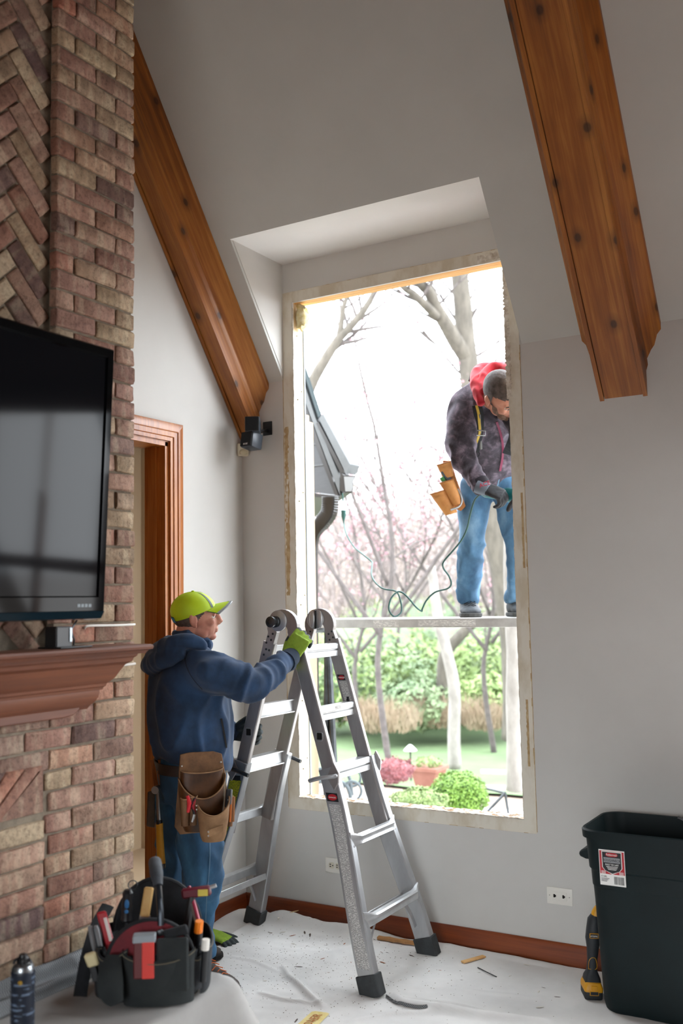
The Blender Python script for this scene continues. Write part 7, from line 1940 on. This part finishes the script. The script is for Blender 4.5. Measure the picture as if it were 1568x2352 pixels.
def patio_chair(name, label, o, ang, s):
    t = thing(name, label, 'patio chair', o); M_ = Matrix.Translation(V(*o)) @ Matrix.Rotation(ang, 4, 'Z') @ Matrix.Scale(s, 4)
    me_ = bpy.data.materials.get('patio_iron') or mat('patio_iron', '#4e565a', rough=.5, metal=.4)
    for sx in (-1, 1):
        b = MB(M_); b.tube(catmull([(sx * .27, .25, 0), (sx * .27, .22, .4), (sx * .27, .27, .8), (sx * .27, .33, 1.0)], 5), .014, 8); b.build('back_leg', me_, t, smooth=True)
        b = MB(M_); b.tube(catmull([(sx * .28, -.27, 0), (sx * .28, -.25, .4), (sx * .29, -.2, .62), (sx * .29, .0, .64), (sx * .28, .24, .6)], 5), .014, 8); b.build('arm_leg', me_, t, smooth=True)
        b = MB(M_); ring = [(sx * .29, -.25 + .07 * math.cos(a), .57 + .07 * math.sin(a)) for a in [2 * PI * k / 16 for k in range(15)]]; b.tube(ring, .011, 6); b.build('scroll', me_, t, smooth=True)
    b = MB(M_); b.box((-.27, -.26, .38), (.27, .24, .44)); b.build('seat', mat('patio_sling_' + name, '#9b938b', rough=.9), t, bevel=.015, smooth=True)
    b = MB(M_); b.prism([(-.26, .23, .44), (.26, .23, .44), (.26, .32, .98), (-.26, .32, .98)], (0, .03, 0)); b.build('backrest', bpy.data.materials['patio_sling_' + name], t, bevel=.008)
    for z in (.15,):
        b = MB(M_); b.tube([(-.27, -.26, z), (.27, .24, z)], .01, 6); b.build('brace', me_, t); b = MB(M_); b.tube([(.27, -.26, z), (-.27, .24, z)], .01, 6); b.build('brace', me_, t)
    return t
ch = V(*(-0.834, 2.239, 0.071)); patio_chair('patio_chair', 'iron patio chair with beige sling behind the ladder', (ch.x - .1, ch.y, GZ), math.radians(120), 1.0)
t = thing('iron_stand', 'small dark folding iron stand beside the boxwood', 'garden stand', (0.274, 2.906, -0.053))
for q0, q1 in (((0.126, 2.706, -0.092), (0.353, 2.814, 0.158)), ((0.353, 2.814, 0.158), (0.371, 2.852, -0.098)), ((0.123, 3.030, 0.137), (0.353, 2.814, 0.158))):
    b = MB(); b.tube([q0, q1], .011, 6); b.build('bar', MAT['steel'], t)
# ------------------------------------------------------------------ litter on the drop cloth
def on_cloth(x, y): return floor_h(x, y)
m_chip = [mat('plaster_crumb', '#d9d5cb', rough=.95), mat('bark_crumb', '#4b4039', rough=.95), mat('rust_splinter', '#9a5a34', rough=.9), mat('pale_splinter', '#cdb287', rough=.9)]
CH = []
for k in range(6):
    rnd = random.Random(k + 50); b = MB()
    R = [[V(x, (.5 + .4 * rnd.random()) * math.cos(a) * w, (.25 + .25 * rnd.random()) * math.sin(a) * w + .2) for a in [2 * PI * q / 6 for q in range(6)]] for x, w in ((-1, .25), (-.4, .5 + .2 * rnd.random()), (.4, .5), (1, .2))]
    b.loft(R); o = b.build('chip', None, None); CH.append(o.data); bpy.data.objects.remove(o)
SPOTS = [  # (spot on the floor, half length, kind 0 plaster 1 bark 2 rust 3 pale)
    ((0.287, -0.119, 0.010), .018, 0), ((0.346, -0.066, 0.010), .026, 3), ((0.412, -0.032, 0.010), .014, 0), ((0.324, -0.250, 0.010), .012, 0), ((0.381, -0.220, 0.010), .012, 0), ((0.313, -0.363, 0.010), .014, 0), ((0.476, -0.172, 0.010), .020, 1), ((0.520, -0.193, 0.010), .022, 1), ((0.448, -0.237, 0.010), .016, 2), ((0.515, -0.335, 0.010), .010, 0), ((0.593, -0.335, 0.010), .007, 1), ((0.669, -0.282, 0.010), .007, 1), ((0.737, -0.234, 0.010), .012, 2), ((0.805, -0.212, 0.010), .008, 2), ((0.746, -0.443, 0.010), .012, 2), ((0.882, -0.422, 0.010), .008, 2), ((0.707, -0.580, 0.010), .016, 1), ((0.670, -0.789, 0.010), .009, 0), ((0.532, -0.459, 0.010), .005, 1), ((0.548, -0.546, 0.010), .005, 1), ((0.586, -0.514, 0.010), .005, 1), ((0.862, -0.581, 0.010), .006, 2), ((0.980, -0.588, 0.010), .008, 2), ((1.010, -0.362, 0.010), .016, 2), ((0.942, -0.247, 0.010), .008, 2), ((0.969, -0.239, 0.010), .008, 1), ((1.089, -0.234, 0.010), .016, 1), ((1.185, -0.171, 0.010), .02, 1), ((1.237, -0.362, 0.010), .008, 2), ((1.275, -0.331, 0.010), .007, 2), ((1.433, -0.272, 0.010), .007, 0), ((1.563, -0.249, 0.010), .008, 0), ((1.584, -0.093, 0.010), .014, 0), ((1.403, -0.389, 0.010), .006, 1), ((1.818, -0.382, 0.010), .012, 1), ((1.733, -0.365, 0.010), .010, 0), ((1.788, -0.505, 0.010), .016, 0), ((1.794, -0.227, 0.010), .010, 0), ((1.735, -0.312, 0.010), .009, 1), ((0.409, -0.581, 0.010), .005, 1), ((0.448, -0.684, 0.010), .005, 1), ((1.009, -1.062, 0.010), .018, 1), ((0.433, 0.039, 0.030), .010, 0), ((0.839, -0.126, 0.010), .009, 1), ((0.661, -0.149, 0.010), .006, 1), ((1.263, -0.169, 0.010), .006, 1), ((1.549, -0.410, 0.010), .006, 1), ((1.175, -0.508, 0.010), .005, 2)]
NM = (('plaster_chip', 'small white plaster chip lying on the drop cloth', 'plaster chip', 'plaster chips on the drop cloth'), ('bark_chip', 'small dark debris chip lying on the drop cloth', 'debris chip', 'dark chips on the drop cloth'), ('wood_chip', 'small reddish wood splinter lying on the drop cloth', 'wood chip', 'reddish splinters on the drop cloth'), ('pale_chip', 'pale wood splinter beside the far ladder foot', 'wood chip', None))
CM = {}
rc = random.Random(77)
for (p, hl, k) in SPOTS:
    hl *= 1.05
    v = rc.randrange(6)
    if (v, k) not in CM: CM[v, k] = CH[v].copy(); CM[v, k].materials.clear(); CM[v, k].materials.append(m_chip[k])
    o = bpy.data.objects.new(NM[k][0], CM[v, k])
    thin = .45 if k != 0 else .8
    place(o, None, Matrix.Translation((p[0], p[1], on_cloth(p[0], p[1]) + .0008)) @ Matrix.Rotation(rc.uniform(0, 6.28), 4, 'Z') @ Matrix.Diagonal((hl, hl * thin, hl * .7 * thin, 1)))
    tag(o, NM[k][1], NM[k][2], NM[k][3])
b = MB(); rs = random.Random(8)
for _ in range(1100):
    x, y = rs.gauss(.75, .42), rs.gauss(-.55, .33)
    if not (.1 < x < 2.1 and -1.4 < y < -.06): continue
    z = on_cloth(x, y) + .0005; s_ = rs.uniform(.0008, .0028); a = rs.uniform(0, 6.3); c, n_ = math.cos(a) * s_, math.sin(a) * s_
    b.add([(x + c, y + n_, z), (x - n_, y + c, z), (x - c, y - n_, z), (x + n_, y - c, z), (x, y, z + s_ * .8)], [(0, 1, 4), (1, 2, 4), (2, 3, 4), (3, 0, 4)])
tag(b.build('dust', mat('grey_dust', '#6b6156', '#8d8172', rough=1, scale=200), None), 'fine dark sawdust scattered over the drop cloth', 'sawdust', kind='stuff')
def strip(name, label, cat, p0, p1, w, h, m, jag=.0):
    p0 = V(*p0); p1 = V(*p1); p0.z = on_cloth(p0.x, p0.y) + h / 2 + .003; p1.z = on_cloth(p1.x, p1.y) + h / 2 + .003
    t = (p1 - p0).normalized(); s_ = t.cross(V(0, 0, 1)).normalized(); R = []
    for i in range(9):
        u = i / 8; p = p0.lerp(p1, u); k = 1 + jag * noise.noise(V(u * 9, 3, 1)); q = jag * .3 * w * noise.noise(V(u * 6, 7, 2))
        R.append([p + s_ * (w / 2 * k + q) - V(0, 0, h / 2), p + s_ * (w / 2 * k + q) + V(0, 0, h / 2), p - s_ * (w / 2 * k - q) + V(0, 0, h / 2), p - s_ * (w / 2 * k - q) - V(0, 0, h / 2)])
    b = MB(); b.loft(R); return tag(b.build(name, m, None), label, cat)
strip('wood_splint', 'long split strip of wood on the cloth behind the near ladder legs', 'wood strip', (0.854, -0.119, 0.010), (1.063, -0.092, 0.010), .026, .012, wood_mat('split_wood', '#5e3a20', '#a3713f', '#c99a64', 'x', knots=False, coat=0), .8)
strip('wood_offcut', 'small flat pine offcut lying right of the ladder', 'wood strip', (1.328, -0.209, 0.010), (1.383, -0.094, 0.010), .022, .006, MAT['pine_x'])
b = MB(); w0 = V(*(1.408, -0.227, 0.010)); w1 = V(*(1.518, -0.284, 0.010)); b.tube([(w0.x, w0.y, on_cloth(w0.x, w0.y) + .003), ((w0.x + w1.x) / 2, (w0.y + w1.y) / 2 - .006, on_cloth(w0.x, w0.y) + .004), (w1.x, w1.y, on_cloth(w1.x, w1.y) + .003)], .0024, 6)
tag(b.build('bent_nail', MAT['steel'], None, smooth=True), 'long bent nail on the cloth right of the near ladder foot', 'nail')
# spare glove dropped by his boot
gl = thing('work_glove', 'green and black work glove lying on the floor by the boot', 'glove', (0.148, -0.447, 0.020))
gp_ = V(*(0.132, -0.491, 0.030)); gp_.z = .045
gm = frame(tuple(gp_), cvec(.9, 0, .45), (0, 0, 1)) @ Matrix.Rotation(.12, 4, 'Y')
glove('glove_body', gl, gm, 1, [(8, 14, 12), (10, 16, 14), (14, 20, 16), (20, 26, 20)], m_gg, m_gd, scale=1.05, thumb=((.6, .7, -.1), .5), tip=.32, palm_cut=-.3)
# sewn label of the drop cloth with its printed word
lb_ = thing('cloth_label', 'yellow label printed COVER on the drop cloth at the bottom edge', 'label', (1.083, -1.038, 0.020))
L0 = V(*(1.078, -1.138, 0.020)); L1 = V(*(1.054, -0.951, 0.020)); ax_ = (L1 - L0).normalized(); sd_ = V(-ax_.y, ax_.x, 0)
def lz(p): return on_cloth(p.x, p.y) + .003
def label_pt(u, v, e=0): p = L0.lerp(L1, u) + sd_ * ((v - .5) * .075); return V(p.x, p.y, lz(p) + e)
b = MB(); b.grid(lambda u, v: label_pt(u * (1 if 0 < v < 1 else .96), v), 16, 6); b.build('tag', mat('label_yellow_cloth', '#d8c377', '#e3d49a', rough=.8, scale=20), lb_, smooth='all', recalc=False)
mid = L0.lerp(L1, .06) + sd_ * -.018
text('label_lettering', 'COVER', .048, (mid.x, mid.y, lz(L0.lerp(L1, .5)) + .004), tuple(ax_), tuple(sd_), mat('label_brown_print', '#a8642c', rough=.8), lb_, width=.95)
# dark woven hem along the lower fold
hem = []
for p in catmull([(1.225, -0.664, 0.000), (1.300, -0.714, 0.000), (1.373, -0.724, 0.000), (1.437, -0.719, 0.000)], 8): hem.append(V(p.x - .02, p.y - .03, on_cloth(p.x - .02, p.y - .03) + .004))
b = MB(); b.tube(hem, [(.008, .003)] * len(hem), 6); tag(b.build('cloth_hem', mesh_mat(), None, smooth=True), 'grey woven hem along the fold of the drop cloth at the bottom', 'hem')
